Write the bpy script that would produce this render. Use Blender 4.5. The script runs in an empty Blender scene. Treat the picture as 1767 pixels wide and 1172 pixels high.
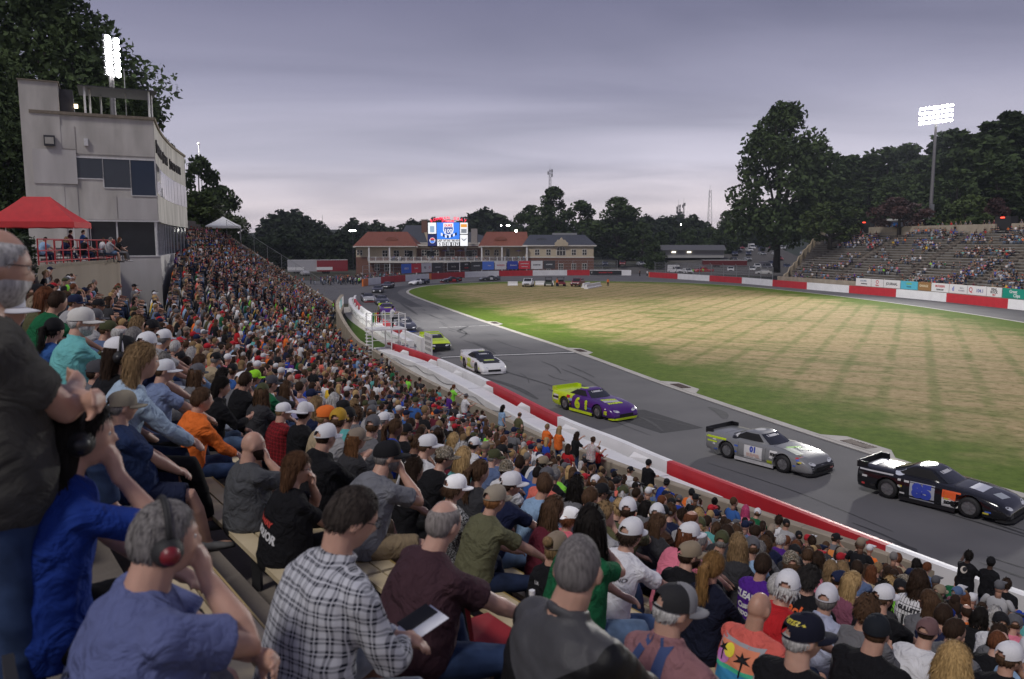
import bpy, bmesh, math, random, numpy as np
from mathutils import Vector, Matrix, noise as mnoise
from mathutils.bvhtree import BVHTree
from mathutils.geometry import tessellate_polygon
R=math.radians
S=bpy.context.scene
COL=S.collection
rnd=random.Random(7)
# ---------------------------------------------------------------- camera
CAMH=9.0
cam=bpy.data.cameras.new('camera');cam_o=bpy.data.objects.new('camera', cam);COL.objects.link(cam_o)
cam_o.location=(0, 0, CAMH);cam_o.rotation_euler=(R(90-6.94), 0, 0)
cam.sensor_width=36;cam.lens=36*1364/1767.0
cam.clip_start=0.1;cam.clip_end=6000
cam.dof.use_dof=True;cam.dof.focus_distance=26;cam.dof.aperture_fstop=3.2
S.camera=cam_o
# ---------------------------------------------------------------- dusk sky
SUN_EL, SUN_AZ=52, 215
W=bpy.data.worlds.new('World');S.world=W;W.use_nodes=True
nt=W.node_tree;N=nt.nodes;L=nt.links;N.clear()
out=N.new('ShaderNodeOutputWorld');bg=N.new('ShaderNodeBackground');bg.inputs['Strength'].default_value=0.1
L.new(bg.outputs[0], out.inputs['Surface'])
sky=N.new('ShaderNodeTexSky');sky.sky_type='NISHITA';sky.sun_disc=False
sky.sun_elevation=R(4);sky.sun_rotation=R(SUN_AZ);sky.air_density=1.5;sky.dust_density=2.0
tc=N.new('ShaderNodeTexCoord');sep=N.new('ShaderNodeSeparateXYZ');L.new(tc.outputs['Generated'], sep.inputs[0])
add=N.new('ShaderNodeMath');add.operation='ADD';add.inputs[1].default_value=0.10;L.new(sep.outputs['Z'], add.inputs[0])
mx=N.new('ShaderNodeMath');mx.operation='MAXIMUM';mx.inputs[1].default_value=0.04;L.new(add.outputs[0], mx.inputs[0])
dv=[]
for a in('X', 'Y'):
 d=N.new('ShaderNodeMath');d.operation='DIVIDE';L.new(sep.outputs[a], d.inputs[0]);L.new(mx.outputs[0], d.inputs[1]);dv.append(d)
cmb=N.new('ShaderNodeCombineXYZ');L.new(dv[0].outputs[0], cmb.inputs[0]);L.new(dv[1].outputs[0], cmb.inputs[1])
mp=N.new('ShaderNodeMapping');mp.inputs['Scale'].default_value=(0.55, 1.0, 1);mp.inputs['Rotation'].default_value=(0, 0, R(-14));L.new(cmb.outputs[0], mp.inputs[0])
n1=N.new('ShaderNodeTexNoise');n1.inputs['Scale'].default_value=0.75;n1.inputs['Detail'].default_value=5;n1.inputs['Roughness'].default_value=.46;n1.inputs['Distortion'].default_value=.6
L.new(mp.outputs[0], n1.inputs['Vector'])
rp=N.new('ShaderNodeValToRGB');L.new(sep.outputs['Z'], rp.inputs[0]);e=rp.color_ramp.elements
stops=[(0.0, (.70, .62, .64)), (.04, (.75, .68, .71)), (.10, (.52, .51, .61)), (.18, (.335, .335, .45)), (.29, (.192, .195, .298)), (.5, (.150, .151, .245)), (1.0, (.14, .148, .23))]
e[0].position=0;e[0].color=(*stops[0][1], 1);e[1].position=1;e[1].color=(*stops[-1][1], 1)
for p, c in stops[1:-1]:
 x=e.new(p);x.color=(*c, 1)
cr=N.new('ShaderNodeValToRGB');L.new(n1.outputs['Fac'], cr.inputs[0])
ce=cr.color_ramp.elements;ce[0].position=.28;ce[0].color=(.72, .735, .78, 1);ce[1].position=.70;ce[1].color=(1.27, 1.25, 1.24, 1)
mul=N.new('ShaderNodeMixRGB');mul.blend_type='MULTIPLY';mul.inputs[0].default_value=1;L.new(rp.outputs[0], mul.inputs[1]);L.new(cr.outputs[0], mul.inputs[2])
gain=N.new('ShaderNodeMixRGB');gain.blend_type='MULTIPLY';gain.inputs[0].default_value=1;gain.inputs[2].default_value=(8.9, 8.9, 8.9, 1);L.new(mul.outputs[0], gain.inputs[1])
mixs=N.new('ShaderNodeMixRGB');mixs.inputs[0].default_value=.97;L.new(sky.outputs[0], mixs.inputs[1]);L.new(gain.outputs[0], mixs.inputs[2])
L.new(mixs.outputs[0], bg.inputs['Color'])
sl=bpy.data.lights.new('sun', 'SUN');sl.energy=1.5;sl.angle=R(10);sl.color=(1, .95, .90)
so=bpy.data.objects.new('sun', sl);COL.objects.link(so)
_sd=Vector((math.sin(R(SUN_AZ))*math.cos(R(SUN_EL)), math.cos(R(SUN_AZ))*math.cos(R(SUN_EL)), math.sin(R(SUN_EL))))
so.rotation_euler=_sd.to_track_quat('Z', 'Y').to_euler();so.location=(0, 0, 80)
S.view_settings.view_transform='Standard';S.view_settings.look='None';S.view_settings.exposure=0.22;S.view_settings.gamma=1
try:S.view_settings.use_curve_mapping=False
except Exception:pass
S.render.engine='CYCLES';S.cycles.max_bounces=5;S.cycles.use_denoising=True
S.cycles.transparent_max_bounces=12
# ---------------------------------------------------------------- helpers
def tag(o, label=None, cat=None, group=None, kind=None):
 if label:o['label']=label
 if cat:o['category']=cat
 if group:o['group']=group
 if kind:o['kind']=kind
 return o
def empty(name, loc=(0, 0, 0), rz=0, parent=None):
 o=bpy.data.objects.new(name, None);COL.objects.link(o);o.location=loc;o.rotation_euler=(0, 0, rz);o.empty_display_size=.2
 if parent:o.parent=parent
 return o
def link(name, me, parent=None, loc=None, rot=None, col=None, sc=None):
 o=bpy.data.objects.new(name, me);COL.objects.link(o)
 if parent:o.parent=parent
 if loc is not None:o.location=loc
 if rot is not None:o.rotation_euler=rot
 if sc is not None:o.scale=(sc, sc, sc)if isinstance(sc, (int, float))else sc
 if col is not None:o.color=(*col[:3], 1)
 return o
class MB:
 def __init__(s):s.v=[];s.f=[];s.m=[];s.cm=0
 def mat(s, i):s.cm=i;return s
 def add(s, vs, fs):
  b=len(s.v);s.v.extend([tuple(p)for p in vs]);s.f.extend([tuple(i+b for i in f)for f in fs]);s.m.extend([s.cm]*len(fs));return s
 def box(s, c, d, rz=0, rot=None):
  x, y, z=d[0]/2, d[1]/2, d[2]/2
  vs=[Vector(p)for p in((-x, -y, -z), (x, -y, -z), (x, y, -z), (-x, y, -z), (-x, -y, z), (x, -y, z), (x, y, z), (-x, y, z))]
  M=rot if rot is not None else Matrix.Rotation(rz, 3, 'Z')
  return s.add([M@p+Vector(c)for p in vs], [(3, 2, 1, 0), (4, 5, 6, 7), (0, 1, 5, 4), (1, 2, 6, 5), (2, 3, 7, 6), (3, 0, 4, 7)])
 def bb(s, x0, x1, y0, y1, z0, z1):
  return s.box(((x0+x1)/2, (y0+y1)/2, (z0+z1)/2), (abs(x1-x0), abs(y1-y0), abs(z1-z0)))
 def rings(s, rings, cap=True, closed=True):
  n=len(rings[0]);vs=[p for r in rings for p in r];fs=[]
  for i in range(len(rings)-1):
   for j in range(n if closed else n-1):
    k=(j+1)%n;fs.append((i*n+j, i*n+k, (i+1)*n+k, (i+1)*n+j))
  if cap:fs.append(tuple(range(n-1, -1, -1)));fs.append(tuple((len(rings)-1)*n+j for j in range(n)))
  return s.add(vs, fs)
 def tube(s, pts, rad, n=8, dome=True):
  pts=[Vector(p)for p in pts]
  if isinstance(rad, (int, float)):rad=[rad]*len(pts)
  rad=list(rad)
  if dome and len(pts)>1:
   d0=(pts[0]-pts[1]).normalized();d1=(pts[-1]-pts[-2]).normalized();a, b=pts[0], pts[-1];ra, rb=rad[0], rad[-1]
   pts=[a+d0*ra*.95, a+d0*ra*.7]+pts+[b+d1*rb*.7, b+d1*rb*.95];rad=[ra*.3, ra*.71]+rad+[rb*.71, rb*.3]
  rs=[];ref=None
  for i, p in enumerate(pts):
   t=(pts[min(i+1, len(pts)-1)]-pts[max(i-1, 0)]).normalized()
   if ref is None:ref=t.orthogonal()
   ref=(ref-t*ref.dot(t));ref=ref.normalized()if ref.length>1e-6 else t.orthogonal().normalized()
   b=t.cross(ref);rs.append([p+(ref*math.cos(2*math.pi*j/n)+b*math.sin(2*math.pi*j/n))*rad[i]for j in range(n)])
  return s.rings(rs)
 def cyl(s, p0, p1, r0, r1=None, n=10):return s.tube([p0, p1], [r0, r0 if r1 is None else r1], n, dome=False)
 def ell(s, c, r, M=None, nu=12, nv=8, fn=None):
  rs=[];c=Vector(c);M=M or Matrix.Identity(3)
  top=[];vs=[]
  for i in range(1, nv):
   ph=math.pi*i/nv
   for j in range(nu):
    th=2*math.pi*j/nu
    d=Vector((math.sin(ph)*math.cos(th), math.sin(ph)*math.sin(th), math.cos(ph)))
    p=Vector((d.x*r[0], d.y*r[1], d.z*r[2]))if fn is None else fn(d)
    vs.append(M@p+c)
  a=Vector((0, 0, r[2]))if fn is None else fn(Vector((0, 0, 1)));b=Vector((0, 0, -r[2]))if fn is None else fn(Vector((0, 0, -1)))
  vs.append(M@a+c);vs.append(M@b+c);fs=[];T=len(vs)-2
  for i in range(nv-2):
   for j in range(nu):
    k=(j+1)%nu;fs.append((i*nu+j, (i+1)*nu+j, (i+1)*nu+k, i*nu+k))
  for j in range(nu):
   k=(j+1)%nu;fs.append((T, j, k));fs.append((T+1, (nv-2)*nu+k, (nv-2)*nu+j))
  return s.add(vs, fs)
 def poly(s, pts, z=None, up=True):
  P=[Vector((p[0], p[1], p[2]if z is None else z))for p in pts]
  tr=tessellate_polygon([P]);fs=[]
  for t in tr:
   a, b, c=(P[i]for i in t)
   nz=(b-a).cross(c-a).z
   fs.append(tuple(t)if(nz>0)==up else tuple(reversed(t)))
  return s.add(P, fs)
 def prism(s, pts2, axis, a, b):
  f={'x':lambda t, p:(t, p[0], p[1]), 'y':lambda t, p:(p[0], t, p[1]), 'z':lambda t, p:(p[0], p[1], t)}[axis]
  n=len(pts2);tr=tessellate_polygon([[Vector((p[0], p[1], 0))for p in pts2]])
  vs=[f(a, p)for p in pts2]+[f(b, p)for p in pts2]
  fs=[tuple(t)for t in tr]+[tuple(n+i for i in reversed(t))for t in tr]+[(i, (i+1)%n, n+(i+1)%n, n+i)for i in range(n)]
  return s.add(vs, fs)
 def mesh(s, name, mats=(), smooth=False, fix=False):
  me=bpy.data.meshes.new(name);me.from_pydata(s.v, [], s.f)
  for m in(mats if isinstance(mats, (list, tuple))else[mats]):me.materials.append(m)
  if len(me.materials)>1:me.polygons.foreach_set('material_index', s.m)
  if fix:
   bm=bmesh.new();bm.from_mesh(me);bmesh.ops.recalc_face_normals(bm, faces=bm.faces);bm.to_mesh(me);bm.free()
  if smooth:me.polygons.foreach_set('use_smooth', [True]*len(me.polygons))
  me.update();return me
 def obj(s, name, mats=(), parent=None, smooth=False, fix=True, **k):return link(name, s.mesh(name, mats, smooth, fix), parent, **k)
SC2=bpy.data.scenes.new('workshop')
def evald(o, fn=None):
 SC2.collection.objects.link(o)
 with bpy.context.temp_override(scene=SC2, view_layer=SC2.view_layers[0]):
  dg=bpy.context.evaluated_depsgraph_get();dg.update();return bpy.data.meshes.new_from_object(o.evaluated_get(dg))
def remesh(mb, voxel, smooth_it=3, fold=0, seed=0):
 me=mb.mesh('tmp');o=bpy.data.objects.new('tmp', me)
 m=o.modifiers.new('r', 'REMESH');m.mode='VOXEL';m.voxel_size=voxel;m.use_smooth_shade=True
 if smooth_it:
  q=o.modifiers.new('s', 'SMOOTH');q.iterations=smooth_it;q.factor=.5
 r=evald(o);bpy.data.objects.remove(o);bpy.data.meshes.remove(me)
 r.polygons.foreach_set('use_smooth', [True]*len(r.polygons))
 return r
# ---------------------------------------------------------------- materials
MATS={}
def mat(name, col=None, rough=.7, metal=0, var=.12, scale=6, bump=0, bscale=60, emit=None, estr=1, objcol=False, stretch=None, spec=.5, col2=None, det=4, thr=None, alpha=None):
 if name in MATS:return MATS[name]
 m=bpy.data.materials.new(name);m.use_nodes=True;n=m.node_tree.nodes;l=m.node_tree.links;b=n['Principled BSDF'];MATS[name]=m
 b.inputs['Roughness'].default_value=rough;b.inputs['Metallic'].default_value=metal;b.inputs['Specular IOR Level'].default_value=spec
 t=n.new('ShaderNodeTexCoord');src=t.outputs['Object']
 if stretch:
  mp=n.new('ShaderNodeMapping');mp.inputs['Scale'].default_value=stretch;l.new(src, mp.inputs[0]);src=mp.outputs[0]
 nz=n.new('ShaderNodeTexNoise');nz.inputs['Scale'].default_value=scale;nz.inputs['Detail'].default_value=det;l.new(src, nz.inputs['Vector'])
 rp=n.new('ShaderNodeValToRGB');l.new(nz.outputs['Fac'], rp.inputs[0]);el=rp.color_ramp.elements
 el[0].position, el[1].position=thr or(.3, .7)
 if objcol:
  oi=n.new('ShaderNodeObjectInfo');mx=n.new('ShaderNodeMixRGB');mx.blend_type='MULTIPLY';mx.inputs[0].default_value=1
  el[0].color=(1-var, )*3+(1, );el[1].color=(1+var, )*3+(1, );l.new(oi.outputs['Color'], mx.inputs[1]);l.new(rp.outputs[0], mx.inputs[2]);l.new(mx.outputs[0], b.inputs['Base Color'])
 else:
  c2=col2 or tuple(c*(1+var)for c in col);c1=col if col2 else tuple(c*(1-var)for c in col)
  el[0].color=(*c1, 1);el[1].color=(*c2, 1);l.new(rp.outputs[0], b.inputs['Base Color'])
 if bump:
  bz=n.new('ShaderNodeTexNoise');bz.inputs['Scale'].default_value=bscale;bz.inputs['Detail'].default_value=3;l.new(src, bz.inputs['Vector'])
  bp=n.new('ShaderNodeBump');bp.inputs['Strength'].default_value=bump;bp.inputs['Distance'].default_value=.02;l.new(bz.outputs['Fac'], bp.inputs['Height']);l.new(bp.outputs[0], b.inputs['Normal'])
 if emit:b.inputs['Emission Color'].default_value=(*emit, 1);b.inputs['Emission Strength'].default_value=estr
 if alpha is not None:b.inputs['Alpha'].default_value=alpha
 return m
def glassy(name, col, rough=.05):return mat(name, col, rough, 0, .05, 2, spec=.9)
def catmull(P, step=1.0, closed=False):
 P=[Vector((p[0], p[1]))for p in P];n=len(P);out=[]
 for i in range(n if closed else n-1):
  g=(lambda k:P[k%n])if closed else(lambda k:P[max(0, min(n-1, k))])
  a, b, c, d=g(i-1), g(i), g(i+1), g(i+2)
  m=max(2, int((c-b).length/step))
  for j in range(m):
   t=j/m;out.append(.5*((2*b)+(c-a)*t+(2*a-5*b+4*c-d)*t*t+(3*b-a-3*c+d)*t**3))
 if not closed:out.append(P[-1])
 return out
def resample(P, step):
 out=[P[0]];acc=0
 for a, b in zip(P[:-1], P[1:]):
  L_=(b-a).length;pos=step-acc
  while pos<=L_:out.append(a+(b-a)*(pos/L_));pos+=step
  acc=L_-(pos-step)
 return out
def normals(P):
 out=[]
 for i in range(len(P)):
  d=(P[min(i+1, len(P)-1)]-P[max(i-1, 0)]).normalized();out.append(Vector((-d.y, d.x)))
 return out
def text_mesh(txt, size, ext=0, align='CENTER', bold=0, shear=0, spacing=1.0):
 cu=bpy.data.curves.new('t', 'FONT');cu.body=txt;cu.size=size;cu.align_x=align;cu.align_y='CENTER';cu.extrude=ext;cu.offset=bold;cu.shear=shear;cu.space_line=.85;cu.resolution_u=3;cu.space_character=spacing
 o=bpy.data.objects.new('t', cu);me=evald(o);bpy.data.objects.remove(o);bpy.data.curves.remove(cu)
 return me
def text_obj(name, txt, size, m, parent, loc, rot, ext=.004, bold=0, shear=0, wmax=None, spacing=1.0):
 me=text_mesh(txt, size, ext, 'CENTER', bold, shear, spacing);me.materials.clear();me.materials.append(m)
 o=link(name, me, parent, loc, rot)
 if wmax:
  xs=[v.co.x for v in me.vertices]
  if xs and max(xs)-min(xs)>wmax:o.scale=(wmax/(max(xs)-min(xs)), 1, 1)
 return o
def ground_pt(px, py, z=0.0):
 th=R(6.94);u=px-883.5;v=py-586;f=1364.
 d=(u, f*math.cos(th)-v*math.sin(th), -f*math.sin(th)-v*math.cos(th));t=(z-CAMH)/d[2]
 return Vector((d[0]*t, d[1]*t, z))
# ---------------------------------------------------------------- surveyed plan curves
FRONT=resample(catmull([(23, 1.3), (17.5, 8.9), (11.6, 17), (5.3, 25.7), (1.5, 32.2), (-2.3, 40.4), (-6, 48.5), (-10.0, 58.5), (-13.3, 67), (-16.4, 76.5), (-19.0, 86), (-21.1, 97), (-22.0, 103)], .5), .5)
FN=normals(FRONT)
FRONT_A=np.array([(p.x, p.y)for p in FRONT]);FN_A=np.array([(p.x, p.y)for p in FN])
ROWD, ZB=.75, -.10
def rise(i):
 s=i*.5;t=min(1, max(0, (s-55)/35));t=t*t*(3-2*t);return .30+.15*t
def so(x, y):
 d=(FRONT_A[:, 0]-x)**2+(FRONT_A[:, 1]-y)**2;i=int(d.argmin())
 o=(x-FRONT_A[i, 0])*FN_A[i, 0]+(y-FRONT_A[i, 1])*FN_A[i, 1];return i, o
def row_o(k):return .62+k*ROWD
def row_z(k, i):return ZB+k*rise(i)+.14*max(0, 1-k/8)
NROW=28
def row_end(k):return len(FRONT)-1+int(k*.9)
def row_hi(k, i):
 s=i*.5
 lim=27 if s<46 else(19 if s<100 else 21)
 if s>92:lim=21
 elif s>54:lim=17
 elif s>46:lim=20
 return k<=lim
def fpt(i, o):
 n=len(FRONT)-1
 if i<=n:return FRONT[i]+FN[i]*o
 d=(FRONT[n]-FRONT[n-4]).normalized();return FRONT[n]+d*((i-n)*.5)+FN[n]*o
WALL_NEAR=catmull([(19.5, 4.2), (14.3, 12.6), (11.7, 16.6), (9.9, 19.75), (8.0, 23.5), (5.8, 27.7), (4.3, 31), (2.3, 35.0), (-1.2, 44.2), (-4.8, 52.9), (-7.9, 58.8), (-9.6, 61.9)], .5)
WALL_MID=catmull([(-7.2, 64.6), (-10.6, 73.4), (-13.2, 81), (-17.3, 93.3), (-20.5, 105), (-22.6, 114), (-23.4, 119)], .5)
WALL_FAR=catmull([(-31.2, 166), (-30.3, 173), (-27, 185), (-21.4, 196), (-13.5, 208), (-5.3, 216.5), (5.8, 221.5), (14, 223.5), (22, 224.5), (28, 224.5), (33.6, 223.5)], .5)
WALL_BACK=catmull([(36.6, 212), (42, 201), (47.4, 189), (52, 178), (55.5, 165), (59.2, 152), (63, 139), (66.3, 126), (68.2, 113), (69.3, 104), (69.5, 92), (69, 78)], .5)
KERB=catmull([(26.5, 13), (22.2, 20), (18.2, 27.2), (15.1, 33.7), (9.9, 49.0), (5.0, 65.6), (-2.1, 87), (-10.2, 112.6), (-17.6, 137.5), (-20.0, 150), (-19.6, 162), (-16.4, 172.5), (-6.5, 184), (8, 190), (24, 188.5), (38.5, 182), (48.5, 168), (53.4, 150), (56.6, 132), (58.6, 112), (58.8, 92), (57, 74), (53, 56), (47, 40), (40, 26), (34, 17)], 1.0, True)
# ---------------------------------------------------------------- ground, track, infield
M_ground=mat('ground_earth', (.030, .036, .016), .95, var=.5, scale=.15, col2=(.045, .040, .026))
M_asph=mat('asphalt', (.098, .097, .103), .88, scale=.25, det=9, col2=(.135, .133, .137), bump=.25, bscale=28, spec=.3)
M_asph_d=mat('asphalt_patch', (.036, .036, .041), .85, var=.15, scale=3, bump=.2, bscale=28, spec=.3)
M_rub=mat('tyre_rubber_mark', (.040, .040, .043), .8, var=.3, scale=2.5)
M_conc=mat('pale_concrete', (.34, .32, .29), .85, scale=1.2, det=8, col2=(.44, .42, .39), bump=.15, bscale=20)
M_beige=mat('beige_concrete', (.235, .20, .155), .9, scale=1.0, det=8, col2=(.33, .285, .225), bump=.2, bscale=15)
M_step=mat('stand_concrete', (.105, .09, .075), .95, scale=.8, det=8, col2=(.19, .165, .14), bump=.3, bscale=20)
M_white=mat('white_barrier_paint', (.70, .70, .71), .55, scale=.9, det=8, col2=(.80, .80, .81), bump=.05, bscale=10)
M_red=mat('red_barrier_paint', (.42, .018, .028), .5, scale=1.1, det=7, col2=(.52, .025, .035))
M_steel=mat('galvanised_steel', (.30, .31, .32), .45, .6, .1)
M_dsteel=mat('dark_steel', (.05, .05, .055), .5, .5, .1)
M_black=mat('black_rubber', (.012, .012, .013), .7, var=.2)
M_orange=mat('orange_paint', (.75, .19, .03), .5, var=.08)
M_wpaint=mat('white_metal_paint', (.72, .72, .72), .45, var=.04)
M_rpaint=mat('red_metal_paint', (.36, .012, .018), .45, var=.1)
M_lawn=mat('lawn', (.045, .085, .012), .95, scale=.35, det=10, col2=(.075, .125, .022), bump=.6, bscale=9, spec=.1)
tag(MB().poly([(-3000, -400), (3000, -400), (3000, 4000), (-3000, 4000)], -.06).obj('ground', M_ground), kind='structure')
outer=[]
for P in(WALL_NEAR, WALL_MID, WALL_FAR, WALL_BACK):outer+=[(p.x, p.y)for p in P[::3]]+[(P[-1].x, P[-1].y)]
outer+=[(64, 55), (56, 30), (47, 8), (30, -6)]
outer2=[(24, -2)]+[(x, y)for x, y in outer]
tag(MB().poly(outer2, 0.0).obj('race_track', M_asph), kind='structure')
tag(MB().poly([(-23, 118), (-31, 165), (-29, 178), (-60, 200), (-75, 150), (-50, 128)], -.02).obj('pit_road', M_asph), kind='structure')
tag(MB().poly([(33.6, 223), (36.8, 211.5), (50, 214), (70, 250), (60, 262), (30, 235)], -.02).obj('gate_road', M_asph), kind='structure')
def grass_mat():
 m=bpy.data.materials.new('infield_grass');m.use_nodes=True;n=m.node_tree.nodes;l=m.node_tree.links;b=n['Principled BSDF']
 b.inputs['Roughness'].default_value=.95;b.inputs['Specular IOR Level'].default_value=.1
 t=n.new('ShaderNodeTexCoord');mp=n.new('ShaderNodeMapping');mp.inputs['Rotation'].default_value=(0, 0, R(17.7));mp.vector_type='TEXTURE';l.new(t.outputs['Object'], mp.inputs[0])
 mp.vector_type='POINT';mp.inputs['Rotation'].default_value=(0, 0, R(27))
 sp=n.new('ShaderNodeSeparateXYZ');l.new(mp.outputs[0], sp.inputs[0])
 def mth(op, a, b_=None, c=None):
  q=n.new('ShaderNodeMath');q.operation=op
  for k, v in enumerate((a, b_, c)):
   if v is None:continue
   if isinstance(v, (int, float)):q.inputs[k].default_value=v
   else:l.new(v, q.inputs[k])
  return q.outputs[0]
 def nz(sc, det, st=None, rough=.55):
  q=n.new('ShaderNodeTexNoise');q.inputs['Scale'].default_value=sc;q.inputs['Detail'].default_value=det;q.inputs['Roughness'].default_value=rough
  if st:
   m2=n.new('ShaderNodeMapping');m2.inputs['Scale'].default_value=st;l.new(mp.outputs[0], m2.inputs[0]);l.new(m2.outputs[0], q.inputs['Vector'])
  else:l.new(mp.outputs[0], q.inputs['Vector'])
  return q.outputs['Fac']
 def smooth(v, a, b_):
  q=n.new('ShaderNodeMapRange');q.interpolation_type='SMOOTHSTEP';l.new(v, q.inputs['Value']);q.inputs['From Min'].default_value=a;q.inputs['From Max'].default_value=b_;return q.outputs[0]
 a=n.new('ShaderNodeAttribute');a.attribute_name='rim'
 big=nz(.045, 5);mid=nz(.22, 8);fine=nz(1.6, 7, None, .7);str_=nz(.35, 6, (.35, 1.6, 1), .65)
 d=mth('ADD', a.outputs['Fac'], mth('MULTIPLY', mth('SUBTRACT', mid, .5), 16))
 dry=smooth(d, 2.5, 11)
 dry=mth('MULTIPLY', dry, smooth(mth('ADD', mth('MULTIPLY', big, .45), mth('MULTIPLY', str_, .75)), .34, .66))
 def lines(ax, per, wd):
  q=mth('ADD', sp.outputs[ax], mth('MULTIPLY', mth('SUBTRACT', mid, .5), .5))
  f=mth('ABSOLUTE', mth('SUBTRACT', mth('FRACT', mth('DIVIDE', q, per)), .5))
  return smooth(f, wd/per, wd/per*.2)
 ln=mth('MAXIMUM', mth('MULTIPLY', lines('Y', 5.2, .6), .55), lines('X', 2.75, .55))
 ln=mth('MULTIPLY', ln, smooth(nz(.3, 5), .32, .55))
 dry=mth('MULTIPLY', dry, mth('SUBTRACT', 1, mth('MULTIPLY', ln, .5)))
 dry=mth('MULTIPLY', dry, smooth(fine, .16, .50))
 def ramp(v, c0, c1, p0=.3, p1=.7):
  q=n.new('ShaderNodeValToRGB');l.new(v, q.inputs[0]);q.color_ramp.elements[0].color=(*c0, 1);q.color_ramp.elements[1].color=(*c1, 1);q.color_ramp.elements[0].position=p0;q.color_ramp.elements[1].position=p1;return q.outputs[0]
 g=ramp(fine, (.062, .108, .010), (.130, .190, .026));tn=ramp(fine, (.28, .20, .09), (.49, .375, .20))
 mx=n.new('ShaderNodeMixRGB');l.new(dry, mx.inputs[0]);l.new(g, mx.inputs[1]);l.new(tn, mx.inputs[2])
 l.new(mx.outputs[0], b.inputs['Base Color'])
 bp=n.new('ShaderNodeBump');bp.inputs['Strength'].default_value=.7;bp.inputs['Distance'].default_value=.05;l.new(nz(7, 4), bp.inputs['Height']);l.new(bp.outputs[0], b.inputs['Normal'])
 return m
kin=[p-nn*-0.55 for p, nn in zip(KERB, normals(KERB))]
area=sum(a.x*b.y-b.x*a.y for a, b in zip(KERB, KERB[1:]+KERB[:1]))
sgn=1 if area>0 else-1
kn=normals(KERB);kin=[p+nn*(.5*sgn)for p, nn in zip(KERB, kn)]
def infield():
 cx, cy=19, 105;rings=[0, .06, .12, .2, .3, .45, .65, 1.0];vs=[];fs=[];rim=[];n=len(kin)
 c=[]
 for p in kin:
  ax=Vector((.30, -.954));b0=Vector((14, 150));b1=Vector((36, 50));t=max(0, min(1, (p-b0).dot(b1-b0)/(b1-b0).length_squared));c.append(b0+(b1-b0)*t)
 for r in rings:
  for p, q in zip(kin, c):vs.append(((p.lerp(q, r)).x, (p.lerp(q, r)).y, .024));rim.append((p-q).length*r)
 for i in range(len(rings)-1):
  for j in range(n):
   k=(j+1)%n;fs.append((i*n+j, i*n+k, (i+1)*n+k, (i+1)*n+j)if sgn>0 else(i*n+k, i*n+j, (i+1)*n+j, (i+1)*n+k))
 me=bpy.data.meshes.new('infield');me.from_pydata(vs, [], fs);a=me.attributes.new('rim', 'FLOAT', 'POINT');a.data.foreach_set('value', rim)
 me.materials.append(grass_mat());me.update();return tag(link('infield', me), kind='structure')
infield()
kb=MB();n=len(KERB)
vs=[(p.x, p.y, .004)for p in KERB]+[(p.x, p.y, .035)for p in KERB]+[(p.x, p.y, .04)for p in kin]+[(p.x, p.y, .0)for p in kin]
kb.add(vs, [(r*n+j, r*n+(j+1)%n, (r+1)*n+(j+1)%n, (r+1)*n+j)for r in range(3)for j in range(n)])
tag(kb.obj('kerb', M_conc), kind='structure')
M_grate=mat('rusty_grate', (.09, .055, .045), .7, .5, .2)
DR=[(1478, 771, 'storm drain with rusty grate in the kerb beside the grey race car'), (1163, 667, 'storm drain with rusty grate in the kerb above the purple race car'), (997, 607, 'storm drain at the infield end of the finish line'), (842, 558, 'storm drain in the kerb on the far half of the straight')]
for px, py, lab in DR:
 q=ground_pt(px, py);i=min(range(n), key=lambda j:(KERB[j]-q.xy).length);p=KERB[i];d=(KERB[(i+1)%n]-KERB[i-1]).normalized();nn=kn[i]*sgn
 e_=empty('storm_drain', (p.x, p.y, 0), math.atan2(d.y, d.x));tag(e_, lab, 'storm drain', 'storm drains in the infield kerb')
 s_=sgn
 f=MB().prism([(-2.6, .3*s_), (-1.3, 1.35*s_), (1.3, 1.35*s_), (2.2, .3*s_)], 'z', .0, .052);f.obj('apron', M_conc, e_)
 g=MB();g.bb(-.75, .75, .45*s_, 1.1*s_, .05, .058);g.obj('pit', M_black, e_)
 g=MB()
 for j in range(9):g.bb(-.72+j*.18-.05, -.72+j*.18+.05, .45*s_, 1.1*s_, .056, .075)
 g.obj('grate', M_grate, e_)
def ribbon(P, w, z, wend=.3):
 P=[Vector((p[0], p[1]))for p in P];nn=normals(P);m=len(P);vs=[]
 for i, p in enumerate(P):
  ww=w*(wend+(1-wend)*math.sin(math.pi*i/(m-1)))/2;vs+=[(*(p+nn[i]*ww), z), (*(p-nn[i]*ww), z)]
 return vs, [(2*i, 2*i+1, 2*i+3, 2*i+2)for i in range(m-1)]
mk=MB();skid=MB()
pa=[(6.6, 42.2), (7.2, 42.3), (9.4, 38.0), (7.1, 36.9), (5.4, 40.0)]
mk.poly(pa, .004);tag(mk.obj('asphalt_patch', M_asph_d), kind='structure')
r2=random.Random(3)
for a, b, c, w in[((6.4, 41.2), (7.0, 39.4), (7.3, 37.2), .22), ((6.5, 41.0), (7.8, 39.6), (9.0, 38.2), .16)]:
 skid.add(*ribbon(catmull([a, b, c], .4), w, .009))
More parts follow.
